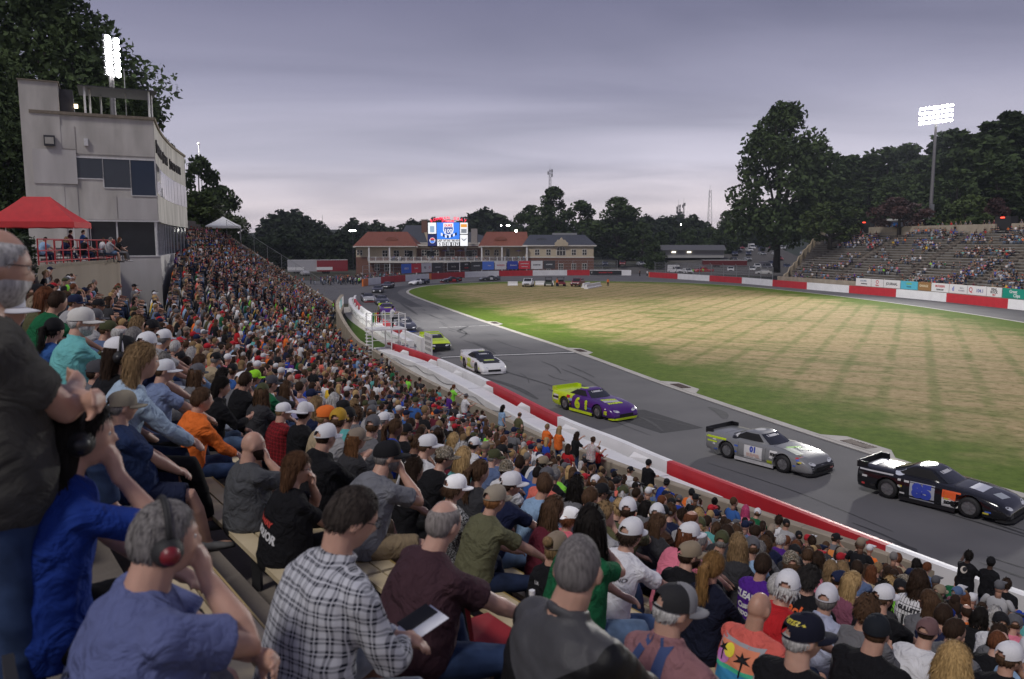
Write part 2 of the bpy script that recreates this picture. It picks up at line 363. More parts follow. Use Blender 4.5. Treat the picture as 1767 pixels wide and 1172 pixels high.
for a, b, c, w in[((3.6, 47), (2.3, 50), (-1.5, 57), .22), ((1.5, 45.2), (.2, 49), (-2, 53), .5), ((5.2, 47.5), (4.5, 49.2), (3.9, 50.5), .7), ((-4.2, 78), (-5.5, 81), (-4.8, 86), .45), ((-5, 75), (-4.6, 79), (-5.8, 84), .2), ((11, 40), (11.2, 41.5), (10.9, 43), .6), ((-12, 100), (-14, 108), (-17, 120), .5), ((8.2, 26.5), (9.0, 25), (9.7, 24.6), .25), ((8.4, 26), (8.3, 25.2), (8.7, 24.3), .12), ((11.5, 23.2), (11.9, 22.5), (11.6, 21.9), .2), ((11.6, 21.9), (11.0, 22.2), (11.5, 23.2), .2)]:
 skid.add(*ribbon(catmull([a, b, c], .5), w, .009))
for _ in range(46):
 i=r2.randrange(4, 120);i0=int(i/120*(len(KERB)*.36))+2;p=KERB[i0];d=(KERB[i0+1]-p).normalized();nn=kn[i0]*-sgn;o=r2.uniform(1.2, 8);l_=r2.uniform(2, 9);k_=r2.uniform(-.6, .6)
 a=p+nn*o;skid.add(*ribbon(catmull([a, a+d*l_*.5+nn*k_, a+d*l_+nn*k_*r2.uniform(0, 2)], .6), r2.uniform(.06, .22), .008))
tag(skid.obj('skid_marks', M_rub), kind='structure')
lane=MB()
gp=[p+q*(-sgn*3.2)for p, q in zip(KERB, kn)][105:205]
lane.add(*ribbon(gp, 3.6, .004, .5));tag(lane.obj('racing_groove', mat('racing_groove', (.040, .040, .044), .8, scale=.5, det=8, col2=(.066, .066, .07), spec=.35)), kind='structure')
M_line=mat('worn_white_line', (.45, .45, .46), .8, scale=3, det=8, col2=(.7, .7, .7))
fl=MB();a, b=Vector((-5.6, 62.2)), Vector((5.5, 65.2));d=(b-a).normalized();q=Vector((-d.y, d.x))
fl.add([(*(a+q*.62), .005), (*(a-q*.62), .005), (*(b-q*.62), .005), (*(b+q*.62), .005)], [(0, 1, 2, 3)]);tag(fl.obj('finish_line_band', M_asph_d), kind='structure')
fl=MB();fl.add([(*(a+q*.16), .009), (*(a-q*.16), .009), (*(b-q*.16), .009), (*(b+q*.16), .009)], [(0, 1, 2, 3)])
a2, b2=Vector((-7.8, 84.4)), Vector((-1.2, 87.5));fl.add([(*(a2+q*.07), .009), (*(a2-q*.07), .009), (*(b2-q*.07), .009), (*(b2+q*.07), .009)], [(0, 1, 2, 3)])
tag(fl.obj('finish_line', M_line), kind='structure')
fr=[fpt(i, -.9)for i in range(50, len(FRONT), 4)]
wl=[p for p in WALL_MID if p.y<112];wn=[p for p in WALL_NEAR if p.y>26]
inn=[p+nn*1.9 for p, nn in zip(wn, normals(wn))][::4]+[p+nn*1.9 for p, nn in zip(wl, normals(wl))][::4]
tag(MB().poly([(p.x, p.y)for p in fr]+[(p.x, p.y)for p in reversed(inn)], .02).obj('lawn', M_lawn), kind='structure')
wk=MB()
for P in(wn, wl):
 nn=normals(P);vs=[]
 for p, q_ in zip(P, nn):vs+=[(*(p+q_*1.05), .05), (*(p+q_*1.9), .05), (*(p+q_*1.9), -.02)]
 wk.add(vs, [f for i in range(len(P)-1)for f in((3*i, 3*i+1, 3*i+4, 3*i+3), (3*i+1, 3*i+2, 3*i+5, 3*i+4))])
wk.poly([(-9.9, 62.5), (-12.4, 66.5), (-11.2, 60.5), (-9.4, 55), (-7.3, 50.5), (-5.9, 51.5)], .055)
tag(wk.obj('walkway', M_conc), kind='structure')
# ---------------------------------------------------------------- track walls
def strip_block(P, i0, i1, prof):
 """closed profile [(offset, z)] swept along P[i0..i1]"""
 nn=normals(P);mb=MB();idx=list(range(i0, i1+1, 2));idx=idx if idx[-1]==i1 else idx+[i1]
 rs=[[(*(P[i]+nn[i]*o), z)for o, z in prof]for i in idx]
 return mb.rings(rs)
def track_wall(P, label, panels, face=.28, h=1.25, back=None, group='painted track walls', colours=None, start_white=True):
 root=empty('track_wall', (P[0].x, P[0].y, 0));tag(root, label, 'barrier', group);root_inv=Matrix.Translation((-P[0].x, -P[0].y, 0))
 def put(mb, name, m):
  o=mb.obj(name, m, root);o.matrix_parent_inverse=root.matrix_world.inverted()if False else Matrix.Translation((-P[0].x, -P[0].y, 0));return o
 for(a, b, c)in panels:
  i0=int(a*(len(P)-1));i1=int(b*(len(P)-1))
  if i1-i0<1:continue
  put(strip_block(P, i0, i1, [(.0, 0), (0, h), (face*.5, h+.015), (face, h), (face, 0)]), 'panel', M_red if c=='r' else(M_white if c=='w' else M_orange))
 if back:
  o0, o1, hb, ln, skip=back;cum=0;i=0;k=0
  while i<len(P)-1:
   j=i;cum=0
   while j<len(P)-1 and cum<ln:cum+=(P[j+1]-P[j]).length;j+=1
   if j-i>1:
    nn=normals(P);a, b=i, j
    sh=.035
    t0=sh/max(.1, (P[a+1]-P[a]).length)
    rs=[]
    for q in range(a, b+1, 1):
     p=P[q]
     if q==a:p=p+(P[a+1]-P[a]).normalized()*sh
     if q==b:p=p-(P[b]-P[b-1]).normalized()*sh
     dz=.012*math.sin(k*1.7)
     rs.append([(*(p+nn[q]*o), z)for o, z in((o0, .03), (o0, hb-.05+dz), (o0+.05, hb+dz), (o1-.06, hb+dz), (o1, hb-.06+dz), (o1+.03, .03))])
    put(MB().rings(rs), 'block', M_white)
    if k%3==1:
     p=P[b];d=(P[b]-P[b-1]).normalized();w=MB()
     A=p+nn[b]*face;B=p+nn[b]*o0;C_=p+nn[b]*face-d*1.3
     w.add([(*A, h), (*B, h), (*C_, h), (*A, h-.3), (*B, h-.3), (*C_, h-.3)], [(0, 2, 1), (3, 4, 5), (0, 1, 4, 3), (1, 2, 5, 4), (2, 0, 3, 5)]);put(w, 'deflector', M_white)
    k+=1
   i=j
 return root
def frac_of(P, x, y):
 j=min(range(len(P)), key=lambda i:(P[i].x-x)**2+(P[i].y-y)**2);return j/(len(P)-1)
f_=lambda x, y:frac_of(WALL_NEAR, x, y)
PN=[(0, f_(9.9, 19.75), 'w'), (f_(9.9, 19.75), f_(5.8, 27.7), 'r'), (f_(5.8, 27.7), f_(2.3, 35), 'w'), (f_(2.3, 35), f_(-1.2, 44.2), 'r'), (f_(-1.2, 44.2), f_(-4.8, 52.9), 'w'), (f_(-4.8, 52.9), 1, 'r')]
nearw=track_wall(WALL_NEAR, 'red and white steel track wall below the crowded stand', PN)
def blocks(P, label, i0, i1, o0=.55, o1=1.0, hb=.9, ln=2.35):
 sub=P[i0:i1];k=0;root=empty('block_barrier', (sub[0].x, sub[0].y, 0));tag(root, label, 'barrier', 'white foam block barriers behind the track wall')
 nn=normals(sub);i=0
 while i<len(sub)-2:
  j=i;cum=0
  while j<len(sub)-1 and cum<ln:cum+=(sub[j+1]-sub[j]).length;j+=1
  rs=[]
  w=min(1, (k+1)/9)if i0>0 else 1
  for q in range(i, j+1):
   p=sub[q]
   if q==i:p=p+(sub[i+1]-sub[i]).normalized()*.018
   if q==j:p=p-(sub[j]-sub[j-1]).normalized()*.018
   dz=.014*math.sin(k*1.7);b1=o1+.02*math.sin(k*2.3)
   rs.append([(*(p+nn[q]*o), z)for o, z in((o0, .03), (o0, hb-.03+dz), (o0+.03, hb+dz), (b1-.05, hb+dz), (b1, hb-.05+dz), (b1+.02, .03))])
  o=MB().rings(rs).obj('block', M_white, root);o.matrix_parent_inverse=Matrix.Translation((-sub[0].x, -sub[0].y, 0))
  if k%2==1:
   p=sub[j];d=(sub[j]-sub[j-1]).normalized();A=p+nn[j]*.3;B=p+nn[j]*o0;C_=p+nn[j]*.3-d*1.2;w=MB()
   w.add([(*A, 1.1), (*B, .93), (*C_, 1.1), (*A, .7), (*B, .7), (*C_, .7)], [(0, 2, 1), (3, 4, 5), (0, 1, 4, 3), (1, 2, 5, 4), (2, 0, 3, 5)])
   o=w.obj('deflector', M_white, root);o.matrix_parent_inverse=Matrix.Translation((-sub[0].x, -sub[0].y, 0))
  k+=1;i=j
 pts=[]
 for q in range(0, len(sub), 1):pts.append((*(sub[q]+nn[q]*(o1+.06)), .72-.22*abs(math.sin(q*.42))))
 o=MB().tube(pts, .012, 5, False).obj('lashing_cable', M_black, root);o.matrix_parent_inverse=Matrix.Translation((-sub[0].x, -sub[0].y, 0))
ib=next(i for i, p in enumerate(WALL_NEAR)if p.y>24.6)
blocks(WALL_NEAR, 'white block barrier behind the red wall in front of the standing fans', ib, len(WALL_NEAR), .5, 1.4)
track_wall(WALL_MID, 'white and red steel wall running from the flag stand to the far turn', [(0, .12, 'w'), (.12, .35, 'r'), (.35, .62, 'w'), (.62, .85, 'r'), (.85, 1, 'w')])
blocks(WALL_MID, 'white block barrier along the small lawn beyond the flag stand', 4, len(WALL_MID), .5, 1.0)
g_=lambda x, y:frac_of(WALL_FAR, x, y)
FX=[(-31.2, 166), (-30.9, 168), (-29.6, 176.5), (-24.6, 190.5), (-14.2, 207), (-12.6, 209), (-1.5, 218.5), (9.6, 222.6), (20, 224.4), (25.5, 224.5), (33.2, 223.7), (33.6, 223.5)]
FC='owrwrrwrwrwo'
pf=[]
fr_=[frac_of(WALL_FAR, *q)for q in FX]
for a, b, c in zip(fr_[:-1], fr_[1:], 'owrwrrwrwrw'):pf.append((a, b, c))
def px_wall(P, px):
 j=min(range(len(P)), key=lambda i:abs(883.5+1364*P[i].x/(P[i].y*math.cos(R(6.94))+CAMH*math.sin(R(6.94)))-px));return j/(len(P)-1)
seq=[(627, 636, 'o'), (636, 658, 'w'), (658, 700, 'r'), (700, 741, 'w'), (741, 744, 'o'), (744, 802, 'r'), (802, 861, 'w'), (861, 919, 'r'), (919, 980, 'w'), (980, 1017, 'r'), (1017, 1089, 'w'), (1089, 1093, 'o')]
track_wall(WALL_FAR, 'red and white wall round the far turn before the field house', [(px_wall(WALL_FAR, a), px_wall(WALL_FAR, b), c)for a, b, c in seq], h=1.5)
seq=[(1117, 1121, 'o'), (1121, 1169, 'r'), (1169, 1225, 'w'), (1225, 1279, 'r'), (1279, 1333, 'w'), (1333, 1393, 'r'), (1393, 1465, 'w'), (1465, 1545, 'r'), (1545, 1634, 'w'), (1634, 1737, 'r'), (1737, 1990, 'w')]
track_wall(WALL_BACK, 'red and white wall along the back straight below the far stand', [(px_wall(WALL_BACK, a), px_wall(WALL_BACK, b), c)for a, b, c in seq], h=1.35)
HZ=MB().bb(-3050, 3050, -450, 4050, -1.1, 78).obj('haze', []);HZ['kind']='stuff';HZ['label']='thin dusk haze over the valley'
hm_=bpy.data.materials.new('haze');hm_.use_nodes=True;hn=hm_.node_tree.nodes;hn.clear();ho=hn.new('ShaderNodeOutputMaterial');hv=hn.new('ShaderNodeVolumePrincipled');hv.inputs['Density'].default_value=.00013;hv.inputs['Color'].default_value=(.72, .80, .95, 1);hm_.node_tree.links.new(hv.outputs[0], ho.inputs['Volume']);HZ.data.materials.append(hm_)
# ---------------------------------------------------------------- near grandstand
M_wood=mat('bench_board', (.36, .285, .165), .6, scale=2.2, det=8, col2=(.56, .47, .31), stretch=(1, 1, 1), bump=.1, bscale=18)
M_gold=mat('bench_edge', (.42, .30, .10), .4, .3, .1)
stand=empty('grandstand', (0, 0, 0));tag(stand, 'near concrete grandstand packed with seated fans on plank benches', 'grandstand')
AISLES=[58, 82, 104, 126, 148, 170, 192, 214]
mb=MB()
for k in range(NROW):
 e=row_end(k);st=[i for i in range(0, e+1)if i>len(FRONT)-3 or row_hi(k, min(i, len(FRONT)-1))]
 runs=[];cur=[]
 for i in st:
  if cur and i!=cur[-1]+1:runs.append(cur);cur=[]
  cur.append(i)
 runs.append(cur)
 for run in runs:
  if len(run)<2:continue
  run=run[::3]+([run[-1]]if(len(run)-1)%3 else[])
  vs=[]
  for i in run:
   ii=min(i, len(FRONT)-1);z1=row_z(k, ii);z0=z1-rise(ii)if k else .02;a=fpt(i, row_o(k));b=fpt(i, row_o(k)+ROWD)
   vs+=[(*a, z0), (*a, z1), (*b, z1)]
  m=len(run);mb.add(vs, [f for j in range(m-1)for f in((3*j, 3*j+1, 3*j+4, 3*j+3), (3*j+1, 3*j+2, 3*j+5, 3*j+4))])
mb.obj('tread', M_step, stand)
bench_me=0;far_b=MB()
for k in range(NROW):
 e=row_end(k);cuts=[0]+AISLES+[e+2]
 for a, b in zip(cuts[:-1], cuts[1:]):
  i0, i1=a+2, b-2
  idx=[i for i in range(i0, i1+1)if i<=e and row_hi(k, min(i, len(FRONT)-1))]
  if len(idx)<4:continue
  for c0 in range(0, len(idx)-1, 11):
   ch=idx[c0:c0+12]
   if len(ch)<3:continue
   if k>=24 and fpt(ch[len(ch)//2], row_o(k)).length<6.5:continue
   near=(fpt(ch[len(ch)//2], row_o(k)).length<24)
   q=MB()if near else far_b
   for(oo, ww)in((.40, .13), (.545, .13)):
    rs=[]
    for n_, i in enumerate(ch):
     ii=min(i, len(FRONT)-1);z=row_z(k, ii)+.43;p=fpt(i, row_o(k)+oo);p2=fpt(i, row_o(k)+oo+ww)
     t=(fpt(i+1, row_o(k))-fpt(i, row_o(k))).normalized()*(.02 if n_==0 else(-.02 if n_==len(ch)-1 else 0));p+=t;p2+=t
     rs.append([(*p, z-.035), (*p2, z-.035), (*p2, z), (*p, z)])
    q.mat(0);q.rings(rs)
    if oo==.40:
     q.mat(1);rs=[]
     for n_, i in enumerate(ch):
      ii=min(i, len(FRONT)-1);z=row_z(k, ii)+.43;p=fpt(i, row_o(k)+oo-.012);p2=fpt(i, row_o(k)+oo-.002);rs.append([(*p, z-.05), (*p2, z-.05), (*p2, z+.003), (*p, z+.003)])
     q.rings(rs)
   q.mat(2)
   for i in ch[1::5]:
    ii=min(i, len(FRONT)-1);p=fpt(i, row_o(k)+.53);q.box((*p, row_z(k, ii)+.195), (.06, .06, .39))
   if near:q.obj('bench', [M_wood, M_gold, M_dsteel], stand)
far_b.obj('far_benches', [M_wood, M_gold, M_dsteel], stand)['kind']='stuff'
par=MB();pc=0
pi0, pi1=0, next(i for i, p in enumerate(FRONT)if p.y>31)
step=5
for i in range(pi0, pi1-step, step):
 rs=[]
 for j in range(i, i+step+1):
  t=(FRONT[j+1]-FRONT[j]).normalized()*(.006 if j==i else(-.006 if j==i+step else 0))
  rs.append([(*(FRONT[j]+t+FN[j]*o), z)for o, z in((-.12, -.02), (-.12, 1.07), (-.08, 1.1), (.16, 1.1), (.2, 1.07), (.2, -.02))])
 MB().rings(rs).obj('parapet_block', M_beige, stand)
rs=[]
for i in range(pi1, len(FRONT), 3):
 h=.95 if FRONT[i].y<66 else .95+min(1.5, (FRONT[i].y-66)*.07)
 rs.append([(*(FRONT[i]+FN[i]*o), z)for o, z in((-.12, -.02), (-.12, h), (.2, h), (.2, -.02))])
MB().rings(rs).obj('front_wall', M_beige, stand)
rs=[];endline=[]
for k in range(0, 22):
 i=row_end(k)+1;p=fpt(i, row_o(k));z=row_z(k, len(FRONT)-1);endline.append((p, z))
d_e=Vector((.9, .43))
for p, z in endline:rs.append([(*(p), -.02), (*(p), z+.75), (*(p+d_e*.3), z+.75), (*(p+d_e*.3), -.02)])
MB().rings(rs).obj('end_wall', M_beige, stand)
top=MB()
rs=[]
for i in range(190, row_end(21)+1, 3):
 ii=min(i, len(FRONT)-1);p=fpt(i, row_o(22));p2=fpt(i, row_o(22)+.3);z=row_z(21, ii);rs.append([(*p, z-.5), (*p, z+1.15), (*p2, z+1.15), (*p2, z-.5)])
top.rings(rs).obj('head_wall', M_beige, stand)
bank=MB();vs=[]
for i in range(150, row_end(21)+1, 4):
 ii=min(i, len(FRONT)-1);z=row_z(21, ii);p=fpt(i, row_o(22)+.28);p2=fpt(i, row_o(22)+26);vs+=[(*p, z+.1), (*p2, z+.1)]
m=len(vs)//2
bank.add(vs, [(2*j, 2*j+1, 2*j+3, 2*j+2)for j in range(m-1)])
b0, b1=Vector(vs[-2]), Vector(vs[-1]);bank.add([b0, b1, (b1.x+20, b1.y+30, -.1), (b0.x+6, b0.y+22, -.1)], [(0, 1, 2, 3)])
tag(bank.obj('upper_plaza', mat('plaza_ground', (.05, .05, .035), .95, var=.3, scale=.5)), kind='structure')
def wire_fence(name, pts, h, label, group=None, post=2.6, mesh=.32, rail=.03, wire=.006, top_bend=None, cable=None, m=None):
 """pts: [(x,y,z)] base line"""
 m=m or M_steel;root=empty(name, pts[0]);tag(root, label, 'fence', group);o0=Vector(pts[0]);P=[Vector(p)-o0 for p in pts]
 cum=[0]
 for a, b in zip(P[:-1], P[1:]):cum.append(cum[-1]+(b-a).length)
 def at(s):
  for j in range(len(P)-1):
   if s<=cum[j+1]+1e-6:
    t=(s-cum[j])/max(1e-6, cum[j+1]-cum[j]);return P[j].lerp(P[j+1], max(0, min(1, t)))
  return P[-1].copy()
 T=cum[-1];n_=max(1, round(T/post));up=Vector((0, 0, 1))
 for j in range(n_+1):
  p=at(T*j/n_);q=MB()
  pp=[p, p+up*h]
  if top_bend is not None:pp.append(p+up*(h+.35)+Vector((*top_bend, 0)))
  q.tube(pp, rail, 6, False).obj('post', m, root)
 q=MB()
 for z in((h, )if not cable else[h*c for c in cable]):
  q.tube([at(T*j/n_)+up*z for j in range(n_+1)], rail*(.8 if not cable else .45), 5, False)
 q.obj('rail', m, root)
 if mesh:
  q=MB();x=-h
  while x<T:
   for s_ in(1, -1):
    a, b=max(x, 0), min(x+h, T)
    if b<=a:continue
    za, zb=((a-x), (b-x))if s_>0 else(h-(a-x), h-(b-x));A=at(a)+up*za;B=at(b)+up*zb;w=Vector((0, 0, wire))
    q.add([A-w, B-w, B+w, A+w], [(0, 1, 2, 3)])
   x+=mesh
  o=q.obj('chain_link', m, root);o['kind']='stuff'
 return root
wire_fence('chain_link_fence', [(p.x+d_e.x*.15, p.y+d_e.y*.15, z+.74)for p, z in endline], 2.1, 'tall chain link fence climbing the far end of the crowded stand', mesh=.4, wire=.005)
M_ban=mat('banner_white', (.62, .64, .64), .6, scale=.7, var=.12)
bi=[i for i in range(len(FRONT))if FRONT[i].y>70]
root=empty('banner_row', (FRONT[bi[0]].x, FRONT[bi[0]].y, 0));tag(root, 'pale sponsor banners fixed to the far front wall of the near stand', 'banner');o0=Vector((FRONT[bi[0]].x, FRONT[bi[0]].y, 0))
for c in range(0, len(bi)-8, 8):
 rs=[]
 for j in bi[c:c+9]:
  h=.75+min(1.5, (FRONT[j].y-66)*.07);p=FRONT[j]-FN[j]*.15;rs.append([(p.x-o0.x, p.y-o0.y, h-.95), (p.x-o0.x, p.y-o0.y, h+.05), (p.x-FN[j].x*-.02-o0.x, p.y-o0.y, h+.05), (p.x-FN[j].x*-.02-o0.x, p.y-o0.y, h-.95)])
 MB().rings(rs).obj('banner', M_ban if c%16 else mat('banner_teal', (.10, .36, .36), .6), root)
# ---------------------------------------------------------------- press box building
M_cast=mat('cast_concrete', (.35, .335, .305), .9, scale=.9, det=10, col2=(.58, .56, .52), stretch=(1, 1, .25), bump=.12, bscale=12)
M_cast2=mat('cast_concrete_smooth', (.40, .385, .37), .85, scale=.8, det=9, col2=(.55, .535, .515), stretch=(1, 1, .2))
M_cap=mat('coping', (.20, .17, .13), .9, var=.2)
M_glass=mat('dark_glass', (.016, .019, .024), .1, 0, .1, 2, spec=.22)
M_gblue=mat('blue_glass', (.012, .026, .055), .08, 0, .05, 2, spec=.3)
M_gsky=glassy('mirror_glass', (.16, .16, .18), .04)
M_frame=mat('white_frame', (.60, .60, .60), .5)
FX_, FY_=Vector((.89, .456)), Vector((-.456, .89))
BC=Vector((-25.2, 57.0))
bld=empty('press_box_building', (BC.x, BC.y, 0), math.atan2(FX_.y, FX_.x));tag(bld, 'tall grey concrete press box with curved dark windows above the stand', 'building')
curve=[(0, 0), (.42, 4), (.98, 8.5), (1.6, 12.5), (2.35, 16.8), (3.25, 21), (4.1, 24.9)]
cv=catmull(curve, 1.5)
def slab(z0, z1, off=0, x0=-7.5, m=None, name='wall', p0=None, yb=0):
 pts=[(x0, yb-off), (0+off, yb-off)]+[(p.x+off, p.y)for p in cv[1:]]+[(x0, cv[-1].y)]
 return MB().prism(pts, 'z', z0, z1).obj(name, m or M_cast, bld)
slab(0.2, 8.05, 0, m=M_cast2)
slab(11.05, 14.5, 0)
slab(14.5, 18.15, .0, x0=-7.48, yb=.012)
def glass_band(z0, z1, name, m, off=-.22):
 pts=[(-7.4, .22), (off, .22)]+[(p.x+off, p.y)for p in cv[1:]]+[(-7.4, cv[-1].y-.1)]
 return MB().prism(pts, 'z', z0, z1).obj(name, m, bld)
glass_band(8.06, 11.04, 'lower_window', M_glass)
MB().bb(-7.5, -4.55, .0, .4, 8.05, 11.05).obj('wall', M_cast, bld)
for x0, x1, z0 in((-4.95, -3.35, 14.4), (-3.35, -1.65, 13.75), (-1.65, -.06, 13.2)):
 w=MB().bb(x0+.03, x1-.03, -.02, .1, z0, 15.9);w.obj('upper_window', M_gblue if x0>-2 else mat('grey_glass', (.045, .055, .07), .1, 0, .05, 2, spec=.3), bld)
 f=MB()
 for s_ in(0, 1):f.bb((x0, x1)[s_]-.03, (x0, x1)[s_]+.03, -.05, .1, z0, 15.9)
 f.bb(x0, x1, -.05, .1, z0-.08, z0);f.bb(x0, x1, -.05, .1, 15.9, 15.98);f.obj('window_frame', M_frame, bld)
for a, b in zip(cv[:-1], cv[1:]):
 d=(b-a);nn=Vector((d.y, -d.x)).normalized();a1, b1=a+d*.04+nn*.03, b-d*.04+nn*.03
 q=MB();q.add([(*a1, 13.45), (*b1, 13.45), (*b1, 15.75), (*a1, 15.75), (*(a1-nn*.1), 13.45), (*(b1-nn*.1), 13.45), (*(b1-nn*.1), 15.75), (*(a1-nn*.1), 15.75)], [(0, 1, 2, 3), (0, 4, 5, 1), (3, 2, 6, 7), (0, 3, 7, 4), (1, 5, 6, 2)]);q.obj('side_window', M_gsky, bld)
 q=MB();q.tube([(*(a-nn*.18), 8.05), (*(a-nn*.18), 11.05)], .05, 4, False);q.obj('mullion', M_frame, bld)
for x in(-4.5, -2.7, -.25):
 MB().bb(x-.05, x+.05, .1, .26, 8.05, 11.05).obj('mullion', M_frame, bld)
f=MB();f.bb(-4.6, .02, -.04, .2, 10.98, 11.1);f.bb(-2.7, .02, -.04, .2, 8.0, 8.1);f.obj('window_frame', M_frame, bld)
for x0, x1, z0, z1, m_ in((-7.5, -4.9, 13.9, 16.3, M_cast2), (-4.86, -.02, 16.1, 17.6, M_cast), (-7.5, -4.9, 16.34, 17.6, M_cast), (-7.5, -4.96, 11.1, 13.86, M_cast), (-4.6, -2.6, 11.12, 13.1, M_cast), (-2.56, -.02, 11.12, 12.95, M_cast2), (-7.5, -6.3, 8.2, 11.0, M_cast)):
 d_=.12 if m_ is M_cast2 and x0<-7 else .035
 MB().bb(x0+.02, x1-.02, -d_, .05, z0+.02, z1-.02).obj('panel', m_, bld)
cp=[(-7.5, -.12), (.12, -.12)]+[(p.x+.12, p.y)for p in cv[1:]]+[(p.x-.25, p.y)for p in reversed(cv[1:])]+[(-.25, .25), (-7.5, .25)]
MB().prism(cp, 'z', 18.15, 18.32).obj('coping', M_cap, bld)
MB().prism([(-8.0, -.06), (-5.75, -.06), (-5.75, 4.2), (-8.0, 4.2)], 'z', .2, 20.65).obj('stair_tower', M_cast, bld)
MB().bb(-8.08, -5.67, -.16, 4.3, 20.65, 20.85).obj('coping', M_cap, bld)
MB().prism([(1.0, 18.3), (4.6, 18.3), (4.6, 19.4), (1.0, 20.3)], 'x', -5.72, -4.9).obj('stair_head', M_dsteel, bld)
lp=MB().box((-4.75, .7, 18.95), (.22, .08, .3));lp.obj('wall_lamp', mat('warm_lamp', (.9, .8, .6), emit=(1, .78, .5), estr=6), bld)
cn=MB();cn.prism([(.2, 20.55), (6.5, 21.6), (6.5, 21.75), (.2, 20.72)], 'x', -4.6, .35);cn.obj('roof_canopy', M_dsteel, bld)
for x, y in((-4.2, .5), (-3.9, 2.2), (-3.2, 5.9), (-.2, .6), (.1, 3.0), (.1, 6)):MB().tube([(x, y, 18.3), (x, y, 20.5+y*.17)], .07, 6, False).obj('canopy_post', M_frame, bld)
MB().tube([(-1.6, 3, 18.3), (-1.6, 3, 23.2)], .03, 5, False).obj('aerial', M_frame, bld)
MB().bb(-6.75, -6.1, -.32, -.1, 16.45, 17.0).obj('flood_fitting', M_dsteel, bld);MB().bb(-6.68, -6.17, -.335, -.32, 16.55, 16.9).obj('flood_lens', mat('lens', (.35, .34, .30), .3), bld)
MB().bb(-4.4, -4.15, -.2, -.04, 16.55, 16.95).obj('junction_box', M_frame, bld)
M_let=mat('dark_letters', (.03, .025, .022), .5)
for ci, ch in enumerate('Bowman Gray Stadium'):
 if ch==' ':continue
 s_=1.0+ci*1.12;cum=0
 for a, b in zip(cv[:-1], cv[1:]):
  L_=(b-a).length
  if cum+L_>=s_:
   p=a+(b-a)*((s_-cum)/L_);d=(b-a).normalized();break
  cum+=L_
 nn=Vector((d.y, -d.x));me=text_mesh(ch.upper(), 1.35 if ch.isupper()else 1.05, .05);me.materials.clear();me.materials.append(M_let)
 o=link('letter', me, bld, (p.x+nn.x*.06, p.y+nn.y*.06, 16.75));o.rotation_euler=Matrix(((d.x, 0, nn.x), (d.y, 0, nn.y), (0, 1, 0))).to_euler();o.scale=(.72, 1, 1)
MB().tube([(5.4, 24, 18.3), (5.4, 24, 19.6)], .05, 5, False).ell((5.4, 24, 19.7), (.14, .14, .22)).obj('finial', M_frame, bld)
for o in bld.children:
 zi=lambda z:float(np.interp(z, [0, 8.05, 11.05, 13.2, 15.9, 18.3, 20.55, 21.75, 23.2], [0, 8.1, 10.56, 12.35, 14.77, 17.75, 19.6, 20.0, 21.5]))
 if o.location.z>1:o.location.z=zi(o.location.z);continue
 for v in o.data.vertices:v.co.z=zi(v.co.z)
# ---------------------------------------------------------------- terrace before the press box
ter=empty('terrace', (-21, 42, 0));tag(ter, 'raised concrete terrace with rounded wall below the press box', 'terrace');to=Vector((21, -42, 0))
TE=catmull([(-18.4, 30.5), (-19.3, 33.2), (-20.2, 36.4), (-21.0, 40), (-21.6, 43.5), (-22.6, 45.4), (-24.4, 46.6), (-27.5, 46.6)], .8)
base=[(p.x, p.y)for p in TE]+[(-36, 44), (-36, 29)]
def tz(mb):return mb
q=MB().prism(base, 'z', 3.0, 8.0);o=q.obj('wall', mat('terrace_concrete', (.20, .165, .13), .9, scale=.5, det=9, col2=(.28, .24, .19), stretch=(1, 1, .3)), ter);o.matrix_parent_inverse=Matrix.Translation(to)
nn=normals(TE);rs=[[(*(p+n_*o_), z)for o_, z in((-.06, 7.99), (-.06, 8.12), (.3, 8.12), (.3, 7.99))]for p, n_ in zip(TE, nn)]
o=MB().rings(rs).obj('coping', M_cap, ter);o.matrix_parent_inverse=Matrix.Translation(to)
q=MB().poly([(-36, 44), (-27.5, 46.6), (-26.5, 49.5), (-28, 55.3), (-33, 53.2), (-40, 50)], 7.95);tag(q.obj('upper_walk', M_conc), kind='structure')
q=MB().poly([(-60, 50), (-33, 53), (-36, 44), (-36, 29), (-18.5, 29.5), (-14, 14), (-12, 2), (-60, -10)], 7.9);tag(q.obj('upper_lawn', mat('dark_turf', (.02, .03, .01), .95, var=.3)), kind='structure')
def railing(pts, label, h=1.05, m=None, name='railing', posts=1.6, bars=(1, .5), group=None):
 m=m or M_rpaint;o0=Vector(pts[0]);P=[Vector(p)-o0 for p in pts];root=empty(name, pts[0]);tag(root, label, 'railing', group)
 P2=resample([p.xy for p in P], posts)if len(P)>2 else[p.xy for p in P]
 z0=P[0].z;zl=lambda i:P[0].z+(P[-1].z-P[0].z)*i/max(1, len(P2)-1)
 for i, p in enumerate(P2):MB().tube([(p.x, p.y, zl(i)), (p.x, p.y, zl(i)+h)], .03, 6, False).obj('post', m, root)
 for b in bars:MB().tube([(p.x, p.y, zl(i)+h*b)for i, p in enumerate(P2)], .028, 6, False).obj('bar', m, root)
 return root
railing([(p.x-.2, p.y, 8.12)for p in TE[2:]], 'red pipe railing along the terrace edge below the canopy', bars=(1, .55, .12), posts=1.3)
M_tent=mat('red_canvas', (.46, .022, .026), .7, scale=3, var=.1, bump=.1, bscale=4);M_tentw=mat('white_canvas', (.70, .71, .72), .7, scale=3, var=.05)
